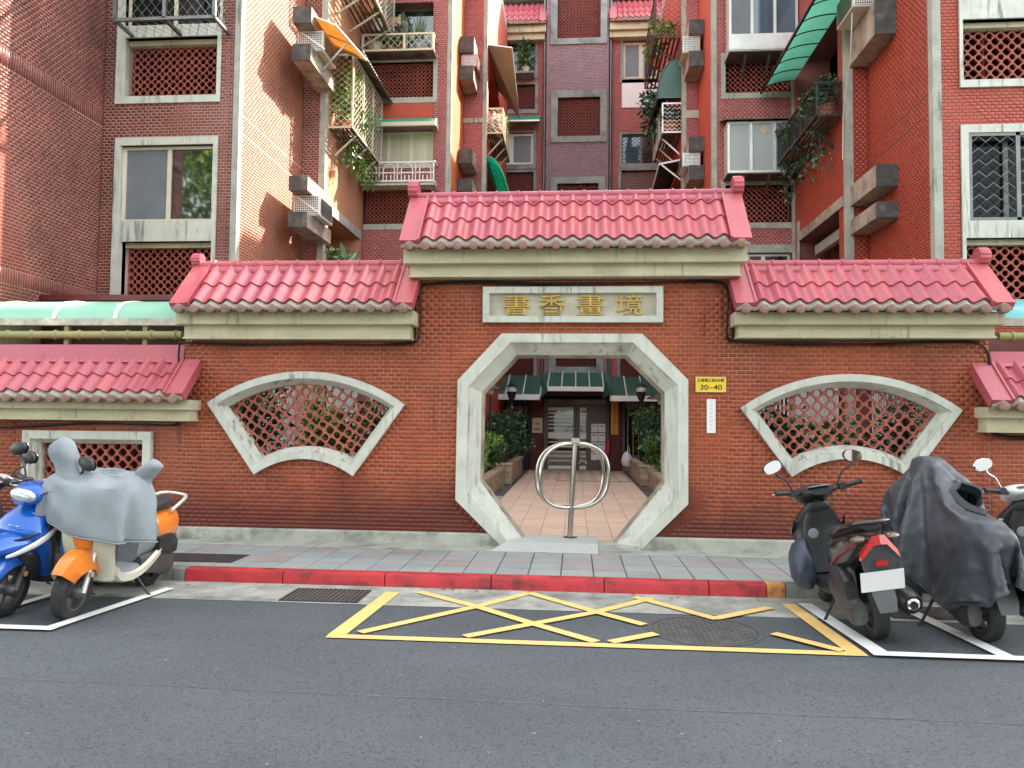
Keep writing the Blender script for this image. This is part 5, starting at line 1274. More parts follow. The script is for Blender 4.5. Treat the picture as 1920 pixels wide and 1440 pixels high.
# mid right wall
for z0, z1 in ((7.45, 7.8), (8.15, 8.5), (10.25, 10.62), (11.05, 11.4)):
    corbel(2.7, 3.06, 18.7, 19.58, z0, z1, MR)
ac(2.56, 2.98, 18.8, 19.5, 10.63, 11.04, -1, 'cream air conditioner above the red wall cage of pots', 'cream_frame')
ac(2.56, 2.98, 18.8, 19.5, 7.81, 8.14, -1, 'white air conditioner on the lowest shelf of the red wall', 'white_metal')
cage(2.66, 2.0, 19.75, 22.8, 11.5, 12.7, 'dark upper cage with hanging slats under the roof', 'rust_metal', .16)
t = thing('awning', (2.3, 21, 10.4), 'dark green curved awning on the far red wall', 'awning', 'awnings')
barrel(t, 2.65, 2.05, 19.75, 22.3, 10.95, 9.9, 'pvc_dark', 3, 'black_metal')
mb = MB(); mb.loft([[(2.65, 19.74, 10.95), (2.3, 19.74, 10.85), (2.1, 19.74, 10.5), (2.05, 19.74, 9.9), (2.65, 19.74, 9.9)]], True); mb.build('end_panel', 'pvc_dark', t)
cage(2.66, 2.18, 19.72, 22, 9.0, 9.75, 'pale cage holding a large clay pot on the far red wall', 'alu', .13)
t = thing('awning', (2.3, 21, 7.7), 'small black sheet awning in a white frame behind the gate roof', 'awning', 'awnings')
awn_panel([(2.64, 19.72, 8.25), (2.1, 19.72, 8.15), (1.95, 22, 7.4), (2.64, 22, 8.2)]).build('panel', 'plastic_black', t)
mb = MB(); mb.bar((2.64, 19.7, 8.27), (2.1, 19.7, 8.17), .04); mb.bar((2.1, 19.7, 8.17), (1.95, 22, 7.42), .04); mb.bar((2.15, 19.7, 8.15), (2.64, 19.7, 7.75), .035); mb.build('frame', 'white_metal', t)
# window awnings on the frontal faces
t = thing('awning', (-4, 17.3, 8.6), 'pale green awning with a cream gutter over the curtained window', 'awning', 'awnings')
x0, x1, z0, z1 = rect(692, 222, 815, 234, 17.2); x0 = -4.95
pr = [(17.58, z1+.06), (17.4, z1+.06), (17.25, z1-.02), (17.15, z0+.04)]
mb = MB(); mb.loft([[(x, y, z) for y, z in pr] for x in (x0, x1)], closed=False); mb.build('panel', 'pvc_green', t, smooth=60)
mb = MB(); mb.box(x0, x1+.03, 17.1, 17.18, z0-.04, z0+.05); mb.build('gutter', 'cream_frame', t)
mb = MB(); mb.loft([[(x1, y, z) for y, z in pr]+[(x1, 17.58, z0)], [(x1+.02, y, z) for y, z in pr]+[(x1+.02, 17.58, z0)]], True, True); mb.build('end_panel', 'white_metal', t)
t = thing('awning', (-2, 25.2, 11), 'thin green glass awning above the rear white window', 'awning', 'awnings')
x0, x1, z0, z1 = rect(922, 217, 1012, 228, 25.0)
awn_panel([(x0, 24.9, z0), (x1, 24.9, z0), (x1, 25.48, z1+.15), (x0, 25.48, z1+.15)], .03).build('panel', 'pvc_green', t)
mb = MB(); mb.bar((x0, 24.9, z0), (x1, 24.9, z0), .05); mb.build('edge', 'alu', t)
# street side barrel canopies behind the low walls
def canopy(x0, x1, m, label, ribs):
    t = thing('canopy', ((x0+x1)/2, 9.8, 2.7), label, 'canopy', 'barrel canopies behind the low walls')
    pr = [(9.42, 2.84), (9.44, 2.92), (9.52, 3.02), (9.66, 3.09), (9.85, 3.13), (10.1, 3.15), (10.66, 3.16)]
    xs = sorted([x0]+list(ribs)+[x1])
    for a, b in zip(xs, xs[1:]):
        mb = MB(); mb.loft([[(x, y, z) for y, z in pr] for x in (a, b)], closed=False); mb.build('panel', m, t, smooth=60)
    for x in ribs:
        mb = MB(); mb.loft([[(xx, y-.004, z+h) for y, z in pr] for xx, h in ((x-.03, .0), (x-.03, .012), (x+.03, .012), (x+.03, 0))], closed=False); mb.build('rib', 'white_metal', t, smooth=60)
    mb = MB(); mb.box(x0, x1, 9.32, 9.43, 2.75, 2.84); mb.build('gutter', 'gutter_paint', t)
    for x in np.arange(x0+.4, x1, 1.05):
        mb = MB(); mb.box(x-.03, x+.03, 9.36, 9.42, 2.45, 2.75); mb.build('post', 'pipe_olive', t)
    mb = MB(); mb.tube([(x0, 9.32, 2.625), (x1, 9.32, 2.625)], .05, 12); mb.build('pipe', 'pipe_olive', t, smooth=60)
    for x in np.arange(x0+.15, x1, .32):
        mb = MB(); mb.lathe((x, 9.32, 2.625), [(.05, -.02), (.064, -.01), (.064, .01), (.05, .02)], axis=(1, 0, 0), n=12, cap=False); mb.build('collar', 'pipe_olive', t, smooth=60)
canopy(-9, -4.93, 'pvc_mint', 'mint green barrel canopy with white ribs behind the low wall', (-7.55, -6.72, -5.89))
canopy(4.86, 9, 'pvc_teal', 'sky blue barrel canopy at the end of the gate wall', (5.9, 6.8))
# ------------------------------------------------------------ courtyard entrance
es = thing('entrance_door', (0, 25.3, 0), 'stainless steel barred entrance doors with brown frame at the courtyard end', 'door')
YD = 25.3
def D_(*a): return rect(*a, YD)
mb = MB()
L1 = (-.86, -.04); 
def fr(x0, x1, z0, z1): mb.box(x0, x1, YD-.04, YD+.06, z0, z1)
fr(-1.03, -.88, 0, 2.3); fr(-.03, .14, 0, 2.05); fr(.37, .5, 0, 2.05); fr(1.0, 1.1, 0, 2.3); fr(-.88, 1.0, 2.05, 2.14); fr(.5, 1.0, 1.62, 2.05); fr(.5, 1.0, 0, .03)
mb.build('frame', 'door_brown', es)
mb = MB(); mb.box(-.88, 1.0, YD-.03, YD+.03, 2.14, 2.3); mb.build('transom', 'old_frame', es)
for x0, x1 in ((-.87, -.05), (.15, .36)):
    mb = MB(); mb.box(x0, x1, YD+.02, YD+.03, 0.02, 2.04); lf = mb.build('door_leaf', 'glass', es)
    for z0, z1 in ((1.93, 2.03), (1.02, 1.22), (.03, .14)):
        mb = MB(); mb.box(x0, x1, YD-.02, YD+.018, z0, z1); mb.build('panel', 'white_metal', lf)
    for z in (.3, .45, .6, .75, .9, 1.35, 1.48, 1.6, 1.72, 1.84):
        mb = MB(); mb.box(x0, x1, YD-.015, YD+.01, z-.013, z+.013); mb.build('bar', 'alu', lf)
mb = MB(); mb.tube([(-.09, YD-.04, .9), (-.09, YD-.07, .95), (-.09, YD-.07, 1.25), (-.09, YD-.04, 1.3)], .014, 6); mb.build('handle', 'steel', es)
mbx = thing('mailbox_panel', (.75, 25.24, .5), 'panel of eight white mailboxes in two columns beside the doors', 'mailbox')
mb = MB(); mb.box(.5, 1.0, YD-.03, YD+.02, .03, 1.62); mb.build('backing', 'door_brown', mbx)
for i in range(2):
    for k in range(4):
        x, z = .52+i*.235, .34+k*.3; mb = MB(); mb.box(x, x+.215, YD-.09, YD-.031, z, z+.27); b_ = mb.build('mailbox', 'sign_white', mbx)
        mb = MB(); mb.box(x+.04, x+.175, YD-.094, YD-.0905, z+.19, z+.215); mb.build('slot', 'cable', b_)
# red wall piers either side, shopfronts
for x0, x1, lb in ((-1.42, -1.05, 'maroon tiled pier left of the entrance doors'), (1.12, 1.5, 'maroon tiled pier behind the orange hanging sign')):
    t = thing('pier', ((x0+x1)/2, 25.1, 0), lb, 'pier', 'maroon piers')
    mb = MB(); mb.box(x0, x1, 24.98, 25.19, 0, 2.7); mb.build('core', 'wall_maroon', t); bricks(t, (x0, 24.98, 0.02), EX, EZ, NY, x1-x0, 2.5, 'wall_maroon')
sg = thing('hanging_sign', (1.24, 24.9, 1.1), 'tall orange vertical sign with dark red characters right of the doors', 'sign')
x0, x1, z0, z1 = rect(1146, 752, 1159, 815, 24.9)
mb = MB(); mb.box(x0, x1, 24.9, 24.93, z0, z1); mb.build('board', 'sign_orange', sg)
hz = z1-z0
text_obj('\n'.join('有限公司'), 'lettering', .13, 'ink_red', sg, ((x0+x1)/2, 24.897, z0+hz*.26), extrude=.001, fit=((x1-x0)*.6, hz*.44))
for k in range(4):                         # the upper characters are too dim to read
    z = z0+hz*(.56+.11*k); mb = MB(); xc = (x0+x1)/2
    for r in range(3): mb.box(xc-.05+.012*((r+k) % 2), xc+.05-.01*(r % 2), 24.8965, 24.8995, z-.03+r*.03-.006, z-.03+r*.03+.006)
    mb.box(xc-.006+.02*((k % 3)-1), xc+.006+.02*((k % 3)-1), 24.8955, 24.8963, z-.045, z+.045); mb.build('faded_character', 'ink_red', sg)
ib = thing('intercom_box', (-1.22, 24.9, 1.2), 'beige intercom box on the maroon pier', 'intercom')
x0, x1, z0, z1 = rect(998, 783, 1017, 812, 24.9)
mb = MB(); mb.cbox(x0, x1, 24.9, 24.98, z0, z1, .01); mb.build('box', 'sheet_beige', ib)
mb = MB(); mb.box(x0+.06, x1-.06, 24.894, 24.899, z0+.1, z0+.14); mb.box(x0+.08, x1-.1, 24.894, 24.899, z0+.28, z0+.31); mb.build('slot', 'sign_black', ib)
for sgn, lb in ((-1, 'dark barred shopfront left of the entrance with a red paper sign'), (1, 'glazed shopfront with a green header right of the entrance')):
    x0, x1 = (-3.1, -1.44) if sgn < 0 else (1.52, 3.1)
    t = thing('shopfront', ((x0+x1)/2, 25.3, 0), lb, 'shopfront', 'shopfronts at the courtyard end')
    mb = MB(); mb.box(x0, x1, 25.36, 25.4, 0, 2.5); mb.build('pane', 'glass', t)
    mb = MB(); mb.box(x0, x1, 25.28, 25.35, 2.05, 2.2); mb.box(x0, x1, 25.28, 25.35, 0, .5); mb.box(x0, x0+.08, 25.28, 25.35, .5, 2.05); mb.box(x1-.08, x1, 25.28, 25.35, .5, 2.05); mb.box((x0+x1)/2-.03, (x0+x1)/2+.03, 25.28, 25.35, .5, 2.05); mb.build('frame', 'old_frame' if sgn > 0 else 'black_metal', t)
    for k in range(1, 9):
        x = x0+(x1-x0)*k/9; mb = MB(); mb.box(x-.01, x+.01, 25.25, 25.27, .5, 2.4); mb.build('bar', 'gold' if sgn > 0 else 'grey_metal', t)
    if sgn < 0:
        mb = MB(); mb.box(-2.35, -2.0, 25.22, 25.24, 1.35, 1.95); mb.build('red_paper', 'red_banner', t)
# green entrance canopy in three bays
def ecan(x0, x1, y0, y1, z0, z1, gz, label, ribs, gm):
    t = thing('canopy', ((x0+x1)/2, y0, z0), label, 'canopy', 'green entrance canopies')
    mb = MB(); mb.loft([[(x, y1, z1), (x, y0, z0), (x, y0, z0-.02), (x, y1, z1-.02)] for x in (x0, x1)], True, True); mb.build('panel', 'pvc_dark', t)
    for k in range(ribs+1):
        x = x0+(x1-x0)*k/ribs; mb = MB(); mb.bar((x, y1, z1+.015), (x, y0, z0+.015), .035); mb.build('rib', 'white_metal', t)
    mb = MB(); mb.cbox(x0, x1, y0-.08, y0+.02, z0-gz, z0+.01, .01); mb.build('gutter', gm, t)
a = rect(905, 713, 1013, 749, 23.6); b = rect(1027, 710, 1132, 733, 23.4); c = rect(1144, 716, 1245, 752, 23.6)
ecan(a[0]-.9, a[1], 23.6, 25.2, a[2]+.14, a[3]+.25, .16, 'dark green canopy bay left of the raised entrance canopy', 5, 'white_metal')
ecan(c[0], c[1]+.9, 23.6, 25.2, c[2]+.14, c[3]+.25, .16, 'dark green canopy bay over the orange hanging sign', 5, 'white_metal')
ecan(b[0], b[1], 23.4, 25.15, b[2]+.11, b[3]+.3, .13, 'raised green canopy bay over the entrance doors', 4, 'white_metal')
mb = MB(); mb.box(-1.0, 1.05, 25.12, 25.18, 2.45, 2.9); mb.build('door_header', 'wall_maroon', es)
for x0, x1 in ((a[1]-.05, b[0]+.02), (b[1]-.02, c[0]+.05)):
    t = thing('canopy_hip', ((x0+x1)/2, 23.5, 2.5), 'green sloping cheek joining the canopy bays ' + ('left' if x0 < 0 else 'right')[:0] + ('by the intercom box' if x0 < 0 else 'by the orange sign'), 'canopy', 'canopy cheeks')
    mb = MB(); mb.loft([[(x0, 23.5, a[2]+.0), (x1, 23.4, b[2]), (x1, 25.1, b[3]+.3), (x0, 25.1, a[3]+.3)], [(x0, 23.52, a[2]), (x1, 23.42, b[2]), (x1, 25.12, b[3]+.28), (x0, 25.12, a[3]+.28)]], True, True); mb.build('panel', 'pvc_dark', t)
# planters of split stone
def planter(x0, x1, y0, y1, h, inner, label, m='stone'):
    t = thing('planter', ((x0+x1)/2, (y0+y1)/2, 0), label, 'planter', 'stone planters along the path')
    mb = MB(); mb.box(x0+.06, x1-.06, y0+.06, y1-.06, -.02, h-.06); mb.build('core', 'joint', t)
    mb = MB(); mb.box(x0+.14, x1-.14, y0+.14, y1-.14, h-.07, h-.02); mb.build('soil', 'soil', t)
    g = random.Random(int(x0*100+y0*7)); rows = 3; hh = (h-.07)/rows
    for r in range(rows):
        y = y0+(0.2 if r % 2 else 0)
        first = True
        while y < y1-.02:
            L = min(g.uniform(.34, .46) if not (first and r % 2) else .22, y1-y); first = False
            xa = inner; d = g.uniform(.0, .02)
            mb = MB(); xx0, xx1 = (xa-.012+d*.5, xa+.10) if inner == x0 else (xa-.10, xa+.012-d*.5)
            mb.cbox(xx0, xx1, y+.005, y+L-.005, r*hh+.004, (r+1)*hh-.004, .008) ; mb.build('stone', m, t); y += L
        x = x0+.0
        while x < x1-.02:
            L = min(g.uniform(.34, .46), x1-x); mb = MB(); mb.box(x+.005, x+L-.005, y0-.012, y0+.1, r*hh+.004, (r+1)*hh-.004); mb.build('stone', m, t); x += L
    y = y0-.03
    while y < y1-.02:
        L = min(.62, y1-y); xx0, xx1 = (inner-.04, inner+.17) if inner == x0 else (inner-.17, inner+.04)
        mb = MB(); mb.cbox(xx0, xx1, y+.004, y+L-.004, h-.065, h, .012); mb.build('coping', m, t); y += L
    x = x0+.17 if inner == x0 else x0
    xe = x1 if inner == x0 else x1-.17
    while x < xe-.02:
        L = min(.62, xe-x); mb = MB(); mb.box(x+.004, x+L-.004, y0-.04, y0+.17, h-.065, h); mb.build('coping', m, t); x += L
    return t
planter(1.78, 3.0, 10.6, 19.2, .46, 1.78, 'long stone planter near the doorway, right of the tiled path')
planter(1.62, 2.9, 19.5, 23.3, .52, 1.62, 'far raised stone planter below the lamp, right of the tiled path')
planter(-3.0, -1.74, 10.6, 19.0, .46, -1.74, 'long stone planter near the doorway, left of the tiled path')
planter(-2.9, -1.58, 19.4, 23.3, .52, -1.58, 'far raised stone planter left of the tiled path, full of dark shrubs')
# shrubs
def shrub(x, y, z, r, h, m, label, group, n=700, size=.09, stems=5, seed=1, aspect=2.2):
    g = random.Random(seed); t = thing('shrub', (x, y, z), label, 'shrub', group)
    C = []; Rr = []
    for k in range(11):
        a = g.uniform(0, 6.28); q = g.uniform(0, .75)*r
        C.append((x+q*math.cos(a), y+q*math.sin(a), z+h*g.uniform(.28, .88))); Rr.append([r*g.uniform(.28, .5)]*2+[h*g.uniform(.14, .26)])
    foliage(t, 'foliage', m, C, Rr, n, size, seed=seed, shell=.25, aspect=aspect)
    mb = MB()
    for k in range(stems):
        c = C[k]; mb.tube([(x+g.uniform(-.08, .08), y+g.uniform(-.08, .08), z-.03), ((x+c[0])/2, (y+c[1])/2, z+(c[2]-z)*.5), c], [.014, .010, .005], 5)
    mb.build('stem', 'bark', t)
sd = 20
SH = [(2.3, 11.6, .44, .5, .75, 'leaf_bright', 'bright yellow green shrub nearest the doorway in the right planter', 900, .07),
      (2.3, 13.2, .44, .55, .8, 'leaf', 'leafy green shrub second in the right planter', 900, .08), (2.2, 14.9, .44, .55, .75, 'leaf_bright', 'low bright shrub midway along the right planter', 1100, .07),
      (2.12, 16.3, .44, .5, .8, 'leaf_bright', 'bright spilling shrub near the far end of the right near planter', 1800, .07), (2.12, 17.9, .44, .6, .95, 'leaf', 'mid green shrub before the step in the right planters', 1500, .09),
      (2.0, 20.2, .5, .75, 1.25, 'leaf_dark', 'dark broad shrub under the right street lamp', 1700, .11), (2.1, 22.2, .5, .7, 1.5, 'leaf', 'green shrub before the glazed shopfront', 1300, .11),
      (-2.3, 11.6, .44, .5, .7, 'leaf_bright', 'bright shrub nearest the doorway in the left planter', 900, .07), (-2.3, 13.2, .44, .55, .95, 'leaf', 'leafy green shrub second in the left planter', 900, .08),
      (-2.2, 14.9, .44, .55, .8, 'leaf_bright', 'fresh green shrub midway along the left planter', 1100, .07), (-2.12, 16.3, .44, .52, .85, 'leaf_bright', 'bright spilling shrub near the far end of the left near planter', 1800, .07),
      (-2.1, 17.9, .44, .6, 1.0, 'leaf', 'mid green shrub at the far end of the left near planter', 1500, .09), (-1.85, 20.2, .5, .85, 1.3, 'leaf_dark', 'broad dark shrub under the left street lamp', 2200, .11),
      (-1.95, 22.2, .5, .8, 1.35, 'leaf_dark', 'dark shrub before the barred shopfront', 1600, .11)]
for x, y, z, r, h, m_, lb, n, s in SH:
    sd += 1; shrub(x, y, z, r, h, m_, lb, 'shrubs in the stone planters', n, s, seed=sd)
# plants behind the fan windows
FP = [(-2.75, 10.4, 1.75, 'leaf', 'leafy plant behind the right end of the left fan screen'), (-3.5, 10.6, 1.7, 'leaf_bright', 'bright plant behind the middle of the left fan screen'), (-4.3, 10.5, 1.8, 'leaf_dark', 'dark plant behind the far end of the left fan screen'),
      (-5.4, 10.3, 1.6, 'leaf_dark', 'dark plant behind the square screen window of the low wall'), (2.7, 10.6, 1.75, 'leaf_dark', 'dark plant behind the near end of the right fan screen'), (3.4, 10.5, 1.5, 'leaf', 'leafy plant behind the middle of the right fan screen'), (4.3, 10.6, 1.9, 'leaf_dark', 'dark plant behind the far end of the right fan screen')]
for x, y, h, m_, lb in FP:
    sd += 1; shrub(x, y, 0, .55, h+.2, m_, lb, 'plants behind the fan windows', 1500, .12, seed=sd)
# lamps
def lamp(x, y, hz, label, flat=False):
    t = thing('street_lamp', (x, y, 0), label, 'lamp', 'courtyard lamps')
    mb = MB(); mb.tube([(x, y, 0), (x, y, .6), (x, y, hz)], [.05, .032, .028], 10); mb.build('post', 'black_metal', t, smooth=60)
    if not flat:
        mb = MB(); mb.lathe((x, y, hz), [(.03, 0), (.06, .03), (.10, .10), (.14, .26), (.15, .28)], n=12); mb.build('lantern_cage', 'black_metal', t)
        mb = MB(); mb.lathe((x, y, hz+.285), [(.145, 0), (.15, .05), (.12, .14)], n=12); mb.build('lamp_glass', 'lamp_glass', t)
        mb = MB(); mb.lathe((x, y, hz+.43), [(.17, 0), (.15, .03), (.05, .09), (.015, .13), (.015, .2)], n=12); mb.build('cap', 'black_metal', t)
    else:
        mb = MB(); mb.lathe((x, y, hz), [(.34, 0), (.32, .02), (.06, .16), (.02, .24)], n=8); mb.build('cap', 'black_metal', t)
        mb = MB(); mb.lathe((x, y, hz-.12), [(.06, 0), (.09, .11)], n=10); mb.build('lamp_glass', 'lamp_glass', t)
lamp(-1.86, 22.6, 2.15, 'black street lamp with a pale lantern in the left far planter')
lamp(1.85, 22.0, 2.15, 'black street lamp with a pale lantern in the right far planter')
lamp(-1.98, 18.0, 2.32, 'black lamp with a flat pointed cap at the left edge of the octagon', True)
lamp(1.96, 18.0, 2.12, 'black lamp with a flat pointed cap at the right edge of the octagon', True)
# bag hung by the planter, cloth by the door
t = thing('shopping_bag', (1.52, 22.6, 0), 'white plastic bag hanging at the corner of the right planter', 'bag')
mb = MB(); sloft(mb, 'z', [(.3, 1.5, 22.7, .10, .08, 2.2), (.42, 1.5, 22.7, .16, .12, 2.4), (.6, 1.5, 22.7, .13, .1, 2.2), (.72, 1.5, 22.7, .04, .03, 2)], 3, 12); mb.build('bag', 'plastic_bag', t, smooth=True)
mb = MB(); mb.tube([(1.5, 22.7, .7), (1.55, 22.7, .9), (1.58, 22.7, .72)], .012, 5); mb.build('handle', 'plastic_bag', t)
t = thing('umbrella', (1.02, 24.6, .2), 'folded red umbrella leaning beside the mailboxes', 'umbrella')
mb = MB(); mb.tube([(.98, 24.9, .25), (1.03, 24.85, .6), (1.06, 24.8, .95), (1.07, 24.8, 1.02)], [.01, .07, .05, .015], 8); mb.build('canopy', 'cloth_red', t, smooth=True)
mb = MB(); mb.tube([(.93, 24.92, .0), (.98, 24.9, .25)], .01, 5); mb.tube([(1.07, 24.8, 1.0), (1.09, 24.8, 1.15)], .012, 5); mb.build('shaft', 'black_metal', t)

# ------------------------------------------------------------ potted plants on shelves and in cages
def pot_plant(x, y, z, r, h, pm, lm, label, ph=.5, n=160, leaf=.12, spread=.25, style='bush', seed=0, group='potted plants on the balconies'):
    t = thing('potted_plant', (x, y, z), label, 'plant', group)
    mb = MB(); mb.lathe((x, y, z), [(r*.72, 0), (r*.95, h*.85), (r*1.05, h*.86), (r*1.05, h), (r*.9, h), (r*.88, h*.9)], n=14, cap=True); mb.build('pot', pm, t, smooth=40)
    g = random.Random(seed); top = z+h
    if style == 'blade':
        V = []; F = []
        for k in range(n):
            a = g.uniform(0, 6.28); q = g.uniform(0, r*.6); l = ph*g.uniform(.6, 1.1); le = g.uniform(.05, spread)
            bx, by = x+q*math.cos(a), y+q*math.sin(a); wd = leaf*.12; o = len(V); px, py = -math.sin(a)*wd, math.cos(a)*wd
            for s in range(4):
                f = s/3; cx, cy, cz = bx+math.cos(a)*le*f*f, by+math.sin(a)*le*f*f, top-.02+l*f-(le*.5)*f**3; w_ = (1-f*.9)
                V += [(cx+px*w_, cy+py*w_, cz), (cx-px*w_, cy-py*w_, cz)]
            for s in range(3): F.append((o+2*s, o+2*s+1, o+2*s+3, o+2*s+2))
        np_mesh('foliage', V, F, lm, t)
    else:
        C = [(x+g.uniform(-.6, .6)*spread, y+g.uniform(-.6, .6)*spread, top+ph*g.uniform(.2, .8)) for k in range(6)]
        foliage(t, 'foliage', lm, C, [[spread*.6, spread*.6, ph*.3]]*6, n, leaf, seed=seed, shell=.2, droop=.5 if style == 'trail' else .2)
        mb = MB()
        for k in range(4): mb.tube([(x, y, top-.03), C[k]], [.012, .005], 4)
        mb.build('stem', 'bark', t)
    return t
fz = rect(690, 66, 812, 92, 17.15)[2]+.01
for k, (px, r, h, pm, lm, ph, st, lb) in enumerate(((705, .16, .24, 'pot_cream', 'leaf', .5, 'blade', 'cream pot with sparse blades on the flower shelf'), (733, .13, .14, 'terracotta', 'leaf', .45, 'bush', 'small clay pot with a thin twiggy plant on the flower shelf'),
        (757, .1, .15, 'terracotta', 'leaf', .7, 'bush', 'slim clay pot with a tall twiggy plant on the flower shelf'), (787, .17, .25, 'pot_blue', 'leaf', .75, 'blade', 'blue pot with tall upright blades on the flower shelf'))):
    q = atY(px, 80, 17.35); pot_plant(q.x, 17.35, fz, r, h, pm, lm, lb, ph, 60 if st == 'blade' else 70, .11, .2, st, seed=k+3)
cz = 7.5
for k, (y, pm, lm, ph, n, st, lb) in enumerate(((15.35, 'terracotta', 'leaf_bright', 1.1, 700, 'bush', 'sunlit bushy plant in a clay pot at the near end of the plant cage'), (15.95, 'terracotta', 'leaf', .9, 500, 'bush', 'green plant second in the sunlit plant cage'), (16.5, 'pot_cream', 'leaf_bright', .8, 500, 'trail', 'yellow green trailing plant midway in the sunlit plant cage'), (17.05, 'terracotta', 'leaf_pale', .9, 600, 'trail', 'pale flowering plant at the far end of the sunlit plant cage'))):
    pot_plant(-4.78, y, cz, .14, .22, pm, lm, lb, ph, n, .10, .3, st, seed=k+30)
for k, (y, lm, lb) in enumerate(((15.6, 'leaf', 'trailing plant hanging below the near end of the sunlit cage'), (16.4, 'leaf_bright', 'yellowish trailing plant hanging below the middle of the sunlit cage'), (17.2, 'leaf_bright', 'trailing plant hanging from the far corner of the sunlit cage'))):
    t = thing('hanging_plant', (-4.75, y, 7.0), lb, 'plant', 'hanging plants below the sunlit cage')
    foliage(t, 'foliage', lm, [(-4.72, y, 7.35), (-4.7, y+.1, 7.15), (-4.74, y-.1, 7.0)], [[.2, .25, .2]]*3, 200, .085, seed=60+k, shell=.1, droop=.7)
    mb = MB(); mb.tube([(-4.7, y, 7.5), (-4.7, y, 7.1)], .01, 4); mb.build('stem', 'bark', t)
for k, (y, pm, lm, lb) in enumerate(((15.5, 'terracotta', 'leaf_bright', 'plant at the near end of the upper sunlit cage'), (16.4, 'terracotta', 'leaf', 'plant in the middle of the upper sunlit cage'), (17.2, 'pot_cream', 'leaf_bright', 'plant at the far end of the upper sunlit cage'))):
    pot_plant(-4.65, y, 10.56, .15, .24, pm, lm, lb, .7, 300, .11, .25, 'bush', seed=80+k)
# pale succulent on the ledge of the left recess
for k, (y, lm, lb, s) in enumerate(((15.3, 'leaf', 'small green plant beside the pale spiky plants on the left ledge', .1), (15.8, 'leaf_pale', 'pale spiky rosette plant near end of the left ledge', .2), (16.4, 'leaf_pale', 'pale spiky rosette plant in the middle of the left ledge', .2), (17.0, 'leaf_pale', 'pale spiky rosette plant at the far end of the left ledge', .2))):
    pot_plant(-4.98, y, 4.56, .14, .18, 'terracotta', lm, lb, .32, 150, s, .3, 'bush', seed=100+k)
# right planter cage
for k in range(5):
    y = 14.55+k*.6
    pot_plant(4.62, y, 7.27, .15, .22, 'terracotta', ('leaf_dark', 'leaf', 'leaf_pale', 'leaf', 'leaf_dark')[k], ('dark leafy pot plant at the near end', 'leafy pot plant second', 'pale bladed pot plant midway', 'leafy pot plant fourth', 'dark pot plant at the far end')[k]+' of the black railing planter', .55, 420, .09, .26, 'bush', seed=120+k)
for k, y in enumerate((14.9, 15.9, 16.9)):
    t = thing('hanging_plant', (4.5, y, 6.7), 'dry trailing plant hanging under the black railing planter, '+('nearest the street', 'in its middle', 'nearest the bay window')[k], 'plant', 'hanging plants below the black planter')
    foliage(t, 'foliage', 'leaf_dark', [(4.55, y, 7.1), (4.6, y+.15, 6.9), (4.6, y, 6.6)], [[.2, .3, .2]]*3, 130, .085, seed=140+k, shell=.1, droop=.9)
    mb = MB(); mb.tube([(4.6, y, 7.2), (4.6, y, 6.8)], .012, 4); mb.build('stem', 'bark', t)
# far side cages and sills
for k, (x, y, z, pm, lm, st, ph, lb) in enumerate(((-2.12, 20.2, 9.12, 'terracotta', 'flower_white', 'bush', .4, 'white flowered pot in the cage on the far orange wall'), (-2.1, 20.8, 9.12, 'terracotta', 'leaf_yellow', 'blade', .8, 'yellow bladed plant leaning out of the far cage'), (-2.1, 21.5, 9.12, 'terracotta', 'leaf_yellow', 'blade', .9, 'second yellow bladed plant in the far cage'),
        (2.4, 20.0, 9.03, 'terracotta', 'leaf_dark', 'bush', .35, 'large round clay pot in the pale far cage'), (2.35, 21.2, 9.03, 'pot_cream', 'leaf_dark', 'trail', 1.4, 'dark weeping tree like plant leaning out of the pale far cage'), (2.3, 20.2, 11.55, 'terracotta', 'leaf_bright', 'bush', .5, 'bright plant in the dark upper cage'), (2.2, 21.6, 11.55, 'terracotta', 'leaf_bright', 'bush', .5, 'bright plant at the far end of the dark upper cage'))):
    pot_plant(x, y, z, .24 if k == 3 else .15, .32 if k == 3 else .22, pm, lm, lb, ph, 800 if k == 4 else 220, .16 if k == 4 else .14, .6 if k == 4 else .3, st, seed=160+k)
q = atY(985, 138, 25.2)
t = pot_plant(q.x, 25.2, q.z, .14, .2, 'pot_cream', 'leaf', 'climbing plant in a pot on the rear window sill', 1.0, 300, .14, .28, 'bush', seed=181)
mb = MB(); mb.box(q.x-.9, q.x+.3, 25.0, 25.48, q.z-.06, q.z); mb.build('sill', 'old_frame', RB)

# ------------------------------------------------------------ street trees across the road, seen only in glass and mirrors
def tree(x, y, h, r, label, seed):
    g = random.Random(seed); t = thing('tree', (x, y, 0), label, 'tree', 'street trees across the road')
    mb = MB(); mb.tube([(x, y, 0), (x+.1, y, h*.35), (x, y+.1, h*.7)], [.22, .17, .09], 10)
    C = []; R = []
    for k in range(16):
        a = g.uniform(0, 6.28); q = r*g.uniform(.1, .85); c = (x+q*math.cos(a), y+q*math.sin(a), h*g.uniform(.34, 1)); C.append(c); R.append([r*.36, r*.36, r*.26])
        if k < 8: mb.tube([(x+.05, y, h*.35), ((x+c[0])/2, (y+c[1])/2, h*.5), c], [.09, .05, .02], 6)
    mb.build('trunk', 'bark', t, smooth=60)
    foliage(t, 'crown', 'leaf_bright', C, R, 11000, .34, seed=seed, shell=.2)
tree(-15.5, -9, 15.5, 4.6, 'tall leafy street tree across the road reflected in the left window', 5)
tree(-9.5, -10, 9, 3.6, 'second leafy street tree from the left across the road', 9)
tree(-4.5, -10.5, 10, 3.8, 'leafy street tree across the road behind the camera', 6)
tree(1.0, -9.5, 8, 3.4, 'leafy street tree across the road facing the octagon doorway', 7)
tree(6.0, -10, 9, 3.6, 'leafy street tree across the road facing the parked black scooter', 10)
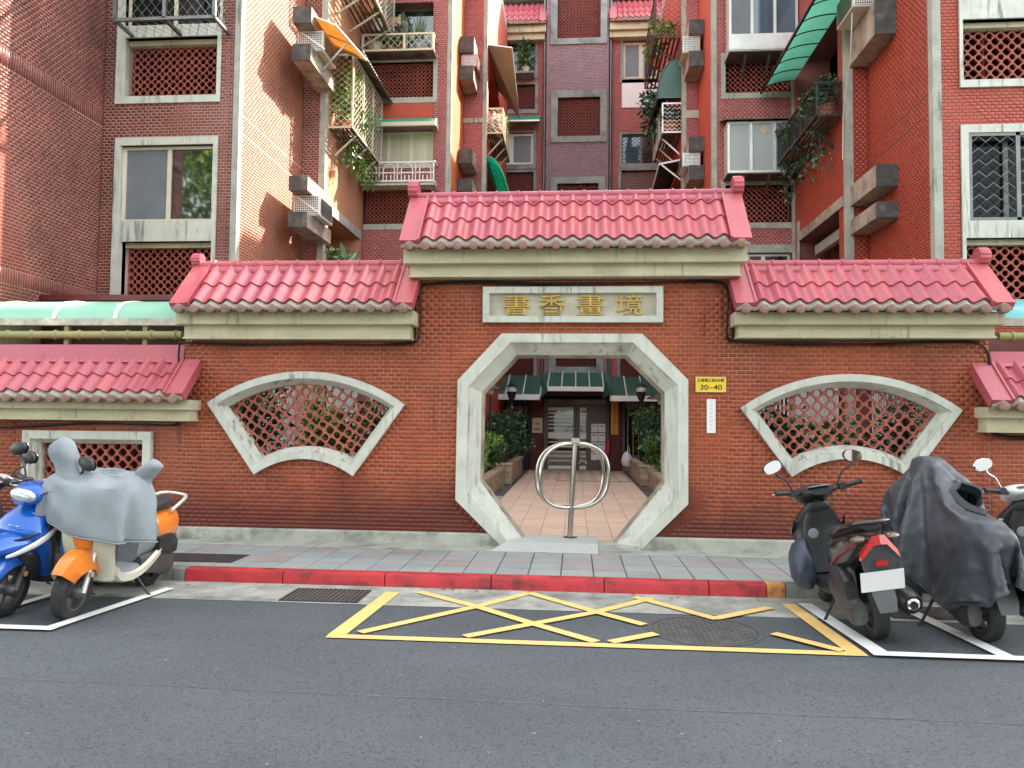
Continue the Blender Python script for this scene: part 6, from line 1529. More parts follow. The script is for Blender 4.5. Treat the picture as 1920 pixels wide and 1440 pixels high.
tree(12, -10, 10, 3.8, 'leafy street tree across the road at the far end of the row', 8)
# ------------------------------------------------------------ scooters (built facing +x, origin on the ground between the wheels)
def wheel(root, x, r, name, lean=0):
    w_ = .055
    prof = [(r*.66, -w_*.75), (r*.78, -w_), (r*.92, -w_*.92), (r*.985, -w_*.6), (r, 0), (r*.985, w_*.6), (r*.92, w_*.92), (r*.78, w_), (r*.66, w_*.75)]
    mb = MB(); mb.lathe((x, 0, r), prof, axis=(0, 1, 0), n=40, cap=False)
    wh = mb.build(name, 'tyre', root, smooth=60)
    mb = MB()
    for k in range(28):
        a = 2*PI*k/28
        for s in (-1, 1):
            a2 = a+(.09 if s > 0 else 0); c, sn = math.cos(a2), math.sin(a2); c2, s2 = math.cos(a2+.13), math.sin(a2+.13)
            mb.add([(x+c*r*1.002, s*.006, r+sn*r*1.002), (x+c2*r*.985, s*.042, r+s2*r*.985), (x+math.cos(a2+.17)*r*.985, s*.042, r+math.sin(a2+.17)*r*.985), (x+math.cos(a2+.04)*r*1.002, s*.006, r+math.sin(a2+.04)*r*1.002)], [(0, 1, 2, 3)])
    mb.build('tread', 'plastic_black', wh)
    mb = MB(); mb.lathe((x, 0, r), [(r*.67, -.045), (r*.6, -.04), (r*.58, -.02), (r*.58, .02), (r*.6, .04), (r*.67, .045)], axis=(0, 1, 0), n=32, cap=False)
    for k in range(5):
        a = 2*PI*k/5; mb.bar((x+.04*math.cos(a), 0, r+.04*math.sin(a)), (x+r*.6*math.cos(a), 0, r+r*.6*math.sin(a)), .035, .03)
    mb.build('rim', 'engine', wh, smooth=40)
    mb = MB(); mb.lathe((x, 0, r), [(.03, -.09), (.05, -.06), (.05, .06), (.03, .09)], axis=(0, 1, 0), n=14); mb.build('hub', 'engine', wh, smooth=40)
def fender(root, x, r, a0, a1, hw, m, name='front_fender', gap=.03, drop=.05):
    mb = MB(); loops = []; n = 18
    for i in range(n+1):
        a = a0+(a1-a0)*i/n; t = i/n; q = hw*(.72+.28*math.sin(PI*min(max(t, 0), 1)))
        L = []
        for k in range(9):
            s = -1+2*k/8; rr = r+gap+.03*(1-s*s)-drop*max(0, abs(s)-.6)/.4
            L.append((x+rr*math.cos(a), s*q, r+rr*math.sin(a)))
        L += [(px*0.98+x*.02, py*.95, pz-.006) for px, py, pz in reversed(L)]
        loops.append(L)
    mb.loft(loops, True, True); return mb.build(name, m, root, smooth=50)
def mirror(root, s, x, y, z, hx, hy, hz, m='plastic_black', yaw_=0.0, head=(.03, .085, .055)):
    mb = MB(); P = [(x, y, z), (x-.01, y+s*.05, z+.1), (x-.02+hx*.5, y+s*.12, z+hz*.7), (x+hx, y+s*hy, z+hz)]
    mb.tube([Vector(q) for q in catmull(P, 4)], .009, 7); st = mb.build('mirror_stem', m, root, smooth=60)
    R = Matrix.Rotation(yaw_, 3, 'Z') @ Matrix.Rotation(s*rad(-18), 3, 'X')
    c = Vector((x+hx, y+s*(hy+.03), z+hz+.02)); mb = MB(); mb.ell(c, head, 18, 10, R); mr = mb.build('mirror', m, root, smooth=True)
    mb = MB(); L = []
    for k in range(24):
        a = 2*PI*k/24; e = 2.6; L.append(c+R @ Vector((-head[0]*.98, head[1]*.92*math.copysign(abs(math.cos(a))**(2/e), math.cos(a)), head[2]*.90*math.copysign(abs(math.sin(a))**(2/e), math.sin(a)))))
    mb.loft([L, [p+R @ Vector((-head[0]*.12, 0, 0)) for p in L]], True, True); mb.build('mirror_glass', 'mirror', mr)
def scooter(label, P, loc, heading, lean=rad(-5), steer=0.0, group='parked scooters'):
    """P: dict of paints and options"""
    t = thing('scooter', (0, 0, 0), label, 'scooter', group, local=True)
    body, trim, dark = P['body'], P.get('trim', 'plastic_black'), 'plastic_black'
    rw, rf = P.get('r', .225), P.get('r', .225); xr, xf = -.60, .62
    wheel(t, xr, rw, 'rear_wheel'); wheel(t, xf, rf, 'front_wheel')
    fender(t, xf, rf, rad(12), rad(150), .085, P.get('fender', body)) if not P.get('retro') else fender(t, xf-.03, rf, rad(33), rad(150), .115, P['fender'], gap=.09, drop=.12)
    # fork
    mb = MB()
    for s in (-1, 1): mb.tube([(xf, s*.088, rf), (.50, s*.075, .58)], .022, 8)
    mb.build('fork', P.get('fork', 'engine'), t, smooth=60)
    mb = MB(); mb.tube([(.52, 0, .52), (.42, 0, .98)], .04, 10); mb.build('steering_column', dark, t, smooth=60)
    # front shield: stack of sections
    rt = P.get('retro', False)
    mb = MB()
    if rt:
        sloft(mb, 'z', [(.27, .33, 0, .09, .17, 3), (.36, .38, 0, .07, .19, 3), (.5, .46, 0, .07, .205, 2.8), (.64, .50, 0, .085, .215, 2.6), (.76, .49, 0, .08, .19, 2.6), (.86, .46, 0, .07, .13, 2.4), (.92, .44, 0, .05, .08, 2.2)], 4, 28)
    else:
        sloft(mb, 'z', [(.30, .33, 0, .07, .15, 3), (.42, .42, 0, .06, .19, 2.8), (.56, .49, 0, .085, .22, 2.4), (.68, .55, 0, .13, .215, 2.1), (.78, .52, 0, .11, .18, 2.1), (.87, .46, 0, .07, .12, 2.2), (.92, .44, 0, .05, .08, 2.2)], 4, 28)
    mb.build('front_shield', P.get('shield', body), t, smooth=True)
    if rt:
        mb = MB(); sloft(mb, 'z', [(.55, .55, 0, .03, .07, 3), (.66, .585, 0, .025, .085, 3), (.80, .555, 0, .025, .075, 3), (.88, .51, 0, .02, .05, 3)], 3, 18); mb.build('front_panel', P['accent'], t, smooth=True)
    else:
        # beak and lower blades
        mb = MB(); sloft(mb, 'x', [(.40, 0, .60, .17, .10, 2.2), (.58, 0, .60, .17, .10, 2.2), (.72, 0, .585, .11, .075, 2.2), (.83, 0, .56, .045, .035, 2)], 4, 22); mb.build('beak', body, t, smooth=True)
        for s in (-1, 1):
            st = [tuple(q) for q in catmull([(.79, s*.085, .52, .012), (.73, s*.135, .555, .02), (.62, s*.205, .63, .028), (.52, s*.232, .70, .03), (.43, s*.222, .77, .012)], 4)]
            mb = MB(); mb.loft([[(x-.02, y*.9, z), (x, y, z-h), (x+.012, y*1.03, z), (x, y, z+h)] for x, y, z, h in st], True, True); mb.build('front_blade', P.get('blade', body), t, smooth=50)
        R = Matrix.Rotation(rad(-52), 3, 'Y'); mb = MB()
        for q in (-.03, 0, .03): mb.obox((.655, q, .735), (.012, .022, .02), R)
        mb.build('badge', 'alu', t)
        mb = MB(); mb.tube([Vector(q) for q in catmull([(.60, -.19, .70), (.70, -.10, .645), (.745, 0, .62), (.70, .10, .645), (.60, .19, .70)], 5)], .011, 6); mb.build('nose_gap', 'plastic_black', t, smooth=60)
        mb = MB(); sloft(mb, 'z', [(.30, .46, 0, .06, .12, 3), (.40, .50, 0, .08, .15, 2.6), (.52, .55, 0, .09, .15, 2.6), (.56, .56, 0, .05, .1, 2.4)], 3, 18); mb.build('lower_cowl', 'plastic_black', t, smooth=True)
        for sd_ in (-1, 1):
            mb = MB(); mb.tube([Vector(q) for q in catmull([(-.30, sd_*.171, .50), (-.5, sd_*.176, .61), (-.72, sd_*.158, .70), (-.88, sd_*.124, .77)], 5)], .006, 5); mb.build('pinstripe', P.get('pin', 'tail_red'), t, smooth=60)
            mb = MB(); mb.tube([Vector(q) for q in catmull([(-.28, sd_*.160, .62), (-.5, sd_*.166, .73), (-.74, sd_*.146, .795), (-.9, sd_*.10, .83)], 5)], .005, 5); mb.build('panel_gap', 'cable', t, smooth=60)
    # inner leg shield, glove boxes
    mb = MB(); sloft(mb, 'z', [(.34, .30, 0, .04, .15, 4), (.5, .375, 0, .05, .175, 4), (.7, .41, 0, .05, .17, 4), (.84, .40, 0, .05, .12, 3)], 3, 20); mb.build('inner_shield', P.get('inner', dark), t, smooth=True)
    mb = MB(); mb.lathe((.355, .09, .66), [(.045, 0), (.045, -.008), (.03, -.012)], axis=(1, 0, 0), n=16); mb.build('socket_cap', 'mid_grey', t)
    # floorboard
    mb = MB(); sloft(mb, 'x', [(-.22, 0, .29, .13, .05, 4), (0, 0, .265, .165, .045, 5), (.2, 0, .265, .17, .045, 5), (.36, 0, .30, .15, .06, 4)], 3, 20); mb.build('floorboard', P.get('floor', trim), t, smooth=45)
    if rt:
        for s in (-1, 1):
            mb = MB(); mb.loft([[(x, s*(y-.02), z-.055), (x, s*(y+.015), z-.04), (x, s*(y+.02), z+.02), (x, s*(y-.01), z+.03)] for x, y, z in [tuple(q) for q in catmull([(.36, .19, .36), (.25, .18, .29), (.05, .175, .26), (-.15, .175, .29), (-.32, .18, .37), (-.45, .175, .44)], 4)]], True, True)
            mb.build('side_sill', body, t, smooth=50)
    # body under the seat and tail
    ub = P.get('tailbody', body)
    mb = MB()
    if rt: S = [(-.86, 0, .62, .06, .07, 2.2), (-.78, 0, .60, .145, .14, 2.2), (-.6, 0, .575, .19, .18, 2.3), (-.44, 0, .58, .185, .17, 2.5), (-.34, 0, .60, .15, .13, 2.6), (-.30, 0, .61, .08, .08, 2.6)]
    else: S = [(-.99, 0, .80, .06, .045, 2.2), (-.88, 0, .765, .125, .09, 2.3), (-.72, 0, .71, .155, .14, 2.3), (-.5, 0, .63, .175, .175, 2.3), (-.28, 0, .56, .17, .18, 2.6), (-.14, 0, .5, .13, .19, 3)]
    sloft(mb, 'x', S, 4, 26); mb.build('tail_body', ub, t, smooth=True)
    if rt:
        mb = MB(); sloft(mb, 'x', [(-.62, 0, .46, .15, .08, 2.6), (-.4, 0, .53, .165, .17, 2.6), (-.2, 0, .53, .145, .19, 2.8), (-.1, 0, .48, .12, .17, 3)], 3, 22); mb.build('under_seat_panel', 'mid_grey', t, smooth=True)
    # seat
    mb = MB()
    if rt: S = [(-.74, 0, .785, .07, .03, 2.2), (-.66, 0, .80, .12, .05, 2.4), (-.45, 0, .795, .145, .05, 2.6), (-.25, 0, .775, .13, .05, 2.6), (-.1, 0, .75, .09, .04, 2.4), (-.05, 0, .74, .04, .025, 2)]
    else: S = [(-.88, 0, .875, .06, .025, 2.2), (-.76, 0, .86, .12, .045, 2.4), (-.56, 0, .815, .14, .05, 2.6), (-.46, 0, .79, .145, .045, 2.6), (-.28, 0, .76, .14, .05, 2.6), (-.1, 0, .735, .10, .045, 2.4), (-.03, 0, .72, .05, .03, 2)]
    sloft(mb, 'x', S, 4, 22); mb.build('seat', P.get('seat', 'seat_vinyl'), t, smooth=True)
    # grab rail
    mb = MB(); zr = .80 if rt else .87
    pts = [(-.55, .155, zr-.06), (-.72, .16, zr), (-.9, .12, zr+.04), (-.95, 0, zr+.045), (-.9, -.12, zr+.04), (-.72, -.16, zr), (-.55, -.155, zr-.06)]
    if not P.get('hide_tail'): mb.tube([Vector(q) for q in catmull(pts, 5)], .017, 8); mb.build('grab_rail', P.get('rail', 'gloss_black'), t, smooth=60)
    if rt:
        mb = MB(); mb.tube([Vector(q) for q in catmull([(-.74, .155, .50), (-.77, .150, .54), (-.755, .152, .565), (-.79, .138, .555)], 4)], .006, 5); mb.build('badge', 'sheet_beige', t, smooth=60)
    # engine, drive case, muffler, shock
    mb = MB(); sloft(mb, 'x', [(-.73, .125, .235, .05, .085, 3), (-.62, .13, .25, .06, .13, 2.6), (-.45, .135, .29, .06, .12, 3), (-.25, .12, .30, .055, .09, 3), (-.12, .11, .31, .045, .07, 3)], 3, 18); mb.build('drive_case', 'engine', t, smooth=45)
    mb = MB(); sloft(mb, 'x', [(-.70, .155, .40, .045, .07, 3.5), (-.54, .155, .44, .055, .11, 3.5), (-.34, .145, .44, .05, .09, 3.5)], 3, 16); mb.build('air_box', dark, t, smooth=45)
    mb = MB(); mb.box(-.45, -.15, -.08, .08, .2, .42); mb.cyl((-.2, -.1, .3), (-.05, -.1, .3), .06, 12); mb.build('engine', 'engine', t)
    mb = MB(); mb.lathe((-.30, -.20, .35), [(.03, .0), (.07, -.05), (.085, -.2), (.088, -.45), (.078, -.55), (.06, -.575), (.055, -.56)], axis=(1, 0, .10), n=22); mu = mb.build('muffler', 'plastic_black', t, smooth=40)
    mb = MB(); mb.lathe((-.868, -.20, .293), [(.045, .02), (.045, -.012), (.03, -.02), (.024, .02)], axis=(1, 0, .1), n=18, cap=False); mb.build('muffler_tip', 'chrome', mu, smooth=40)
    mb = MB()
    for s in (-1, 1): mb.tube([(-.62, s*.10, .27), (-.58, s*.105, .62)], .027, 10); mb.tube([(-.62, s*.10, .27), (-.58, s*.105, .62)], .012, 6)
    mb.build('shock', 'engine', t, smooth=60)
    # rear mudguard with plate and lamps
    mb = MB(); mb.loft([[(-.80, s*.085, .62), (-.86, s*.085, .50), (-.94, s*.075, .36), (-.955, s*.06, .28)] for s in (-1, -.5, .5, 1)], closed=False)
    mb.loft([[(x+.012, y*.98, z) for x, y, z in [(-.80, s*.085, .62), (-.86, s*.085, .50), (-.94, s*.075, .36), (-.955, s*.06, .28)]] for s in (-1, 1)], closed=False); mb.build('mudguard', P.get('mud', 'plastic_grey'), t, smooth=40)
    if P.get('plate', True):
        R = Matrix.Rotation(rad(-16), 3, 'Y'); mb = MB(); mb.obox((-.935, 0, .50), (.004, .30, .15), R); mb.build('license_plate', 'plate_white', t)
    if P.get('hide_tail'): pass
    elif not rt:
        # tail: grey panel, V shaped red lamp, reflector, indicators
        mb = MB(); mb.loft([[(-1.0, -.03, .80), (-.985, -.115, .70), (-.93, -.10, .56), (-.90, 0, .55), (-.93, .10, .56), (-.985, .115, .70), (-1.0, .03, .80), (-1.01, 0, .81)], [(-.9, -.03, .78), (-.9, -.11, .70), (-.86, -.1, .58), (-.85, 0, .57), (-.86, .1, .58), (-.9, .11, .70), (-.9, .03, .78), (-.9, 0, .79)]], True, True); mb.build('tail_panel', 'plastic_grey', t, smooth=30)
        mb = MB()
        for s in (-1, 1):
            A = [(-1.022, 0, .835), (-1.012, s*.04, .83), (-.985, s*.12, .715), (-.982, s*.135, .66), (-.992, s*.105, .69), (-1.02, s*.045, .765), (-1.025, 0, .77)]
            B = [(x+.05, y, z) for x, y, z in A]; mb.loft([A, B] if s > 0 else [B, A], True, True)
        mb.build('tail_light', 'tail_red', t, smooth=25)
        mb = MB(); mb.box(-.985, -.97, -.04, .04, .615, .65); mb.build('reflector', 'tail_red', t)
        for s in (-1, 1):
            mb = MB(); mb.ell((-.925, s*.115, .805), (.06, .055, .026), 14, 8); mb.build('turn_signal', 'smoked_lens', t, smooth=True)
    else:
        mb = MB(); mb.ell((-.865, 0, .60), (.03, .07, .05), 14, 8); mb.build('tail_light', 'tail_red', t, smooth=True)
    # handlebar group, turned by steer about the column
    hb = bpy.data.objects.new('handlebar', None); COL.objects.link(hb); hb.parent = t; ORG[hb.name] = (.43, 0, .95); hb.location = (.43, 0, .95); hb.rotation_euler = (0, 0, steer)
    mb = MB()
    if rt: S = [(.28, 0, .99, .09, .04, 2.4), (.38, 0, 1.0, .15, .07, 2.4), (.48, 0, .99, .15, .085, 2.3), (.56, 0, .97, .10, .07, 2.2), (.60, 0, .96, .05, .04, 2)]
    else: S = [(.27, 0, 1.02, .08, .025, 2.4), (.36, 0, 1.01, .14, .055, 2.4), (.46, 0, .99, .165, .08, 2.3), (.55, 0, .97, .14, .085, 2.2), (.62, 0, .95, .07, .06, 2)]
    sloft(mb, 'x', S, 4, 24); mb.build('handlebar_cowl', P.get('cowl', body), hb, smooth=True)
    mb = MB(); R = Matrix.Rotation(rad(14), 3, 'Y'); L0 = []; 
    for k in range(24):
        a = 2*PI*k/24; L0.append(Vector((.33, 0, 1.056))+R @ Vector((.055*math.sin(a), .10*math.copysign(abs(math.cos(a))**.7, math.cos(a)), 0)))
    mb.loft([L0, [p+Vector((0, 0, .008)) for p in L0]], True, True); mb.build('dashboard', 'dash', hb, smooth=30)
    if not P.get('covered'): mb = MB(); mb.ell((.585, 0, .965), (.055, .125 if not rt else .085, .06 if not rt else .085), 18, 10); mb.build('headlight', 'clear_lens', hb, smooth=True)
    for s in (-1, 1):
        if P.get('short_bars'): break
        mb = MB(); mb.tube([(.40, s*.12, 1.0), (.37, s*.22, 1.03), (.33, s*.36, 1.05)], .015, 8); mb.build('bar', dark, hb, smooth=60)
        mb = MB(); mb.tube([(.345, s*.25, 1.037), (.328, s*.37, 1.052)], .021, 12); mb.lathe((.328, s*.37, 1.052), [(.024, 0), (.024, .012)], axis=(0, s, 0), n=12); mb.build('grip', 'seat_vinyl', hb, smooth=40)
        mb = MB(); mb.tube([(.40, s*.22, 1.03), (.43, s*.28, 1.025), (.40, s*.38, 1.035)], .008, 6); mb.build('brake_lever', 'alu', hb, smooth=60)
        mb = MB(); mb.cbox(.33, .41, s*.22-.03, s*.22+.03, 1.0, 1.06, .01); mb.build('switch_box', dark, hb)
        if P.get('mirrors', True): mirror(hb, s, .40, s*.2, 1.05, -.02, .13, .21, P.get('mirror', dark), yaw_=P.get('myaw', 0.0))
    if not P.get('short_bars') and not P.get('covered'):
        mb = MB()
        for s in (-1, 1):
            mb.tube([Vector(q) for q in catmull([(.41, s*.22, 1.02), (.50, s*.24, 1.04), (.55, s*.14, .99), (.50, s*.08, .90)], 5)], .005, 5)
        mb.build('brake_cable', 'cable', hb, smooth=60)
    mb = MB()
    for s in (-1, 1): mb.lathe((.585, s*.118, .36), [(.022, 0), (.022, .006)], axis=(0, s, 0), n=12)
    mb.build('fork_reflector', 'amber', t)
    # stand
    mb = MB(); mb.tube([(-.12, .12, .22), (-.16, .24, .06), (-.19, .29, .012)], .012, 6); mb.tube([(-.16, .26, .012), (-.24, .33, .012), (-.2, .30, .012)], .009, 5); mb.build('side_stand', dark, t)
    if P.get('bag'):
        mb = MB(); sloft(mb, 'z', [(.24, .24, .24, .10, .05, 2.2), (.32, .24, .26, .17, .09, 2.4), (.46, .24, .26, .17, .09, 2.4), (.58, .26, .25, .12, .06, 2.2), (.64, .28, .22, .05, .03, 2)], 4, 24)
        v = []
        for (x, y, z) in mb.v: a = math.atan2(y-.25, x-.24); k = 1+.06*math.sin(5*a+z*18)+.04*math.sin(9*a-z*25); v.append((.24+(x-.24)*k, .25+(y-.25)*k, z))
        mb.v = v
        bg_ = mb.build('foot_cover', 'bag_navy', t, smooth=True)
    t.location = loc; t.rotation_euler = (lean, 0, heading)
    t.rotation_euler = (Matrix.Rotation(heading, 3, 'Z') @ Matrix.Rotation(lean, 3, 'X')).to_euler()
    return t
blk = scooter('black scooter with a red tail lamp and blank white plate parked by the yellow box', dict(body='gloss_black', shield='plastic_black', inner='plastic_black', cowl='plastic_black', floor='plastic_black', bag=True, fender='gloss_black', myaw=rad(0)), (2.27, 6.66, 0), rad(89), lean=rad(-9), steer=rad(6))
blu = scooter('glossy blue scooter with white side blades facing the road', dict(body='paint_blue', shield='paint_blue', cowl='paint_blue', blade='paint_white', tailbody='paint_blue', plate=False, pin='paint_white'), (-4.52, 6.48, 0), rad(-91), lean=rad(-9), steer=rad(-10))
org = scooter('cream and orange retro scooter under a grey cover beside the blue one', dict(body='paint_cream', shield='paint_cream', accent='paint_orange', fender='paint_orange', tailbody='paint_orange', cowl='paint_cream', floor='mid_grey', inner='plastic_grey', retro=True, covered=True, fork='alu', rail='alu', mirrors=False, plate=False, r=.215), (-4.0, 6.48, 0), rad(-87), lean=rad(-7), steer=rad(-8))
cov = scooter('dark scooter hidden under a charcoal rain cover beside the black one', dict(body='plastic_black', shield='plastic_black', mirrors=False, plate=False, hide_tail=True, short_bars=True), (3.02, 6.68, 0), rad(92), lean=rad(-4))
wht = scooter('white and black scooter at the edge of the row beyond the covered one', dict(body='paint_white', shield='plastic_black', tailbody='plastic_black', cowl='paint_white', inner='plastic_black', mirror='chrome', plate=False), (4.16, 7.0, 0), rad(92), lean=rad(-5))
bl2 = scooter('black scooter half hidden behind the blue one', dict(body='gloss_black', shield='gloss_black', plate=False), (-5.22, 6.85, 0), rad(-92), lean=rad(-6), steer=rad(-10))

# ------------------------------------------------------------ rain covers
def wrinkle(o, strength=.02, size=.12, depth=2):
    tx = bpy.data.textures.new('w', 'CLOUDS'); tx.noise_scale = size; tx.noise_depth = depth
    d = o.modifiers.new('d', 'DISPLACE'); d.texture = tx; d.strength = strength; d.mid_level = .5; d.texture_coords = 'GLOBAL'
def dense(A):                       # twice as many rows and columns
    for ax in (0, 1):
        A = np.moveaxis(A, ax, 0); P = np.concatenate([2*A[:1]-A[1:2], A, 2*A[-1:]-A[-2:-1]]); n = len(A)
        B = np.empty((2*n-1, *A.shape[1:])); B[::2] = A
        B[1::2] = (-P[0:n-1]+9*P[1:n]+9*P[2:n+1]-P[3:n+2])/16
        A = np.moveaxis(B, 0, ax)
    return A
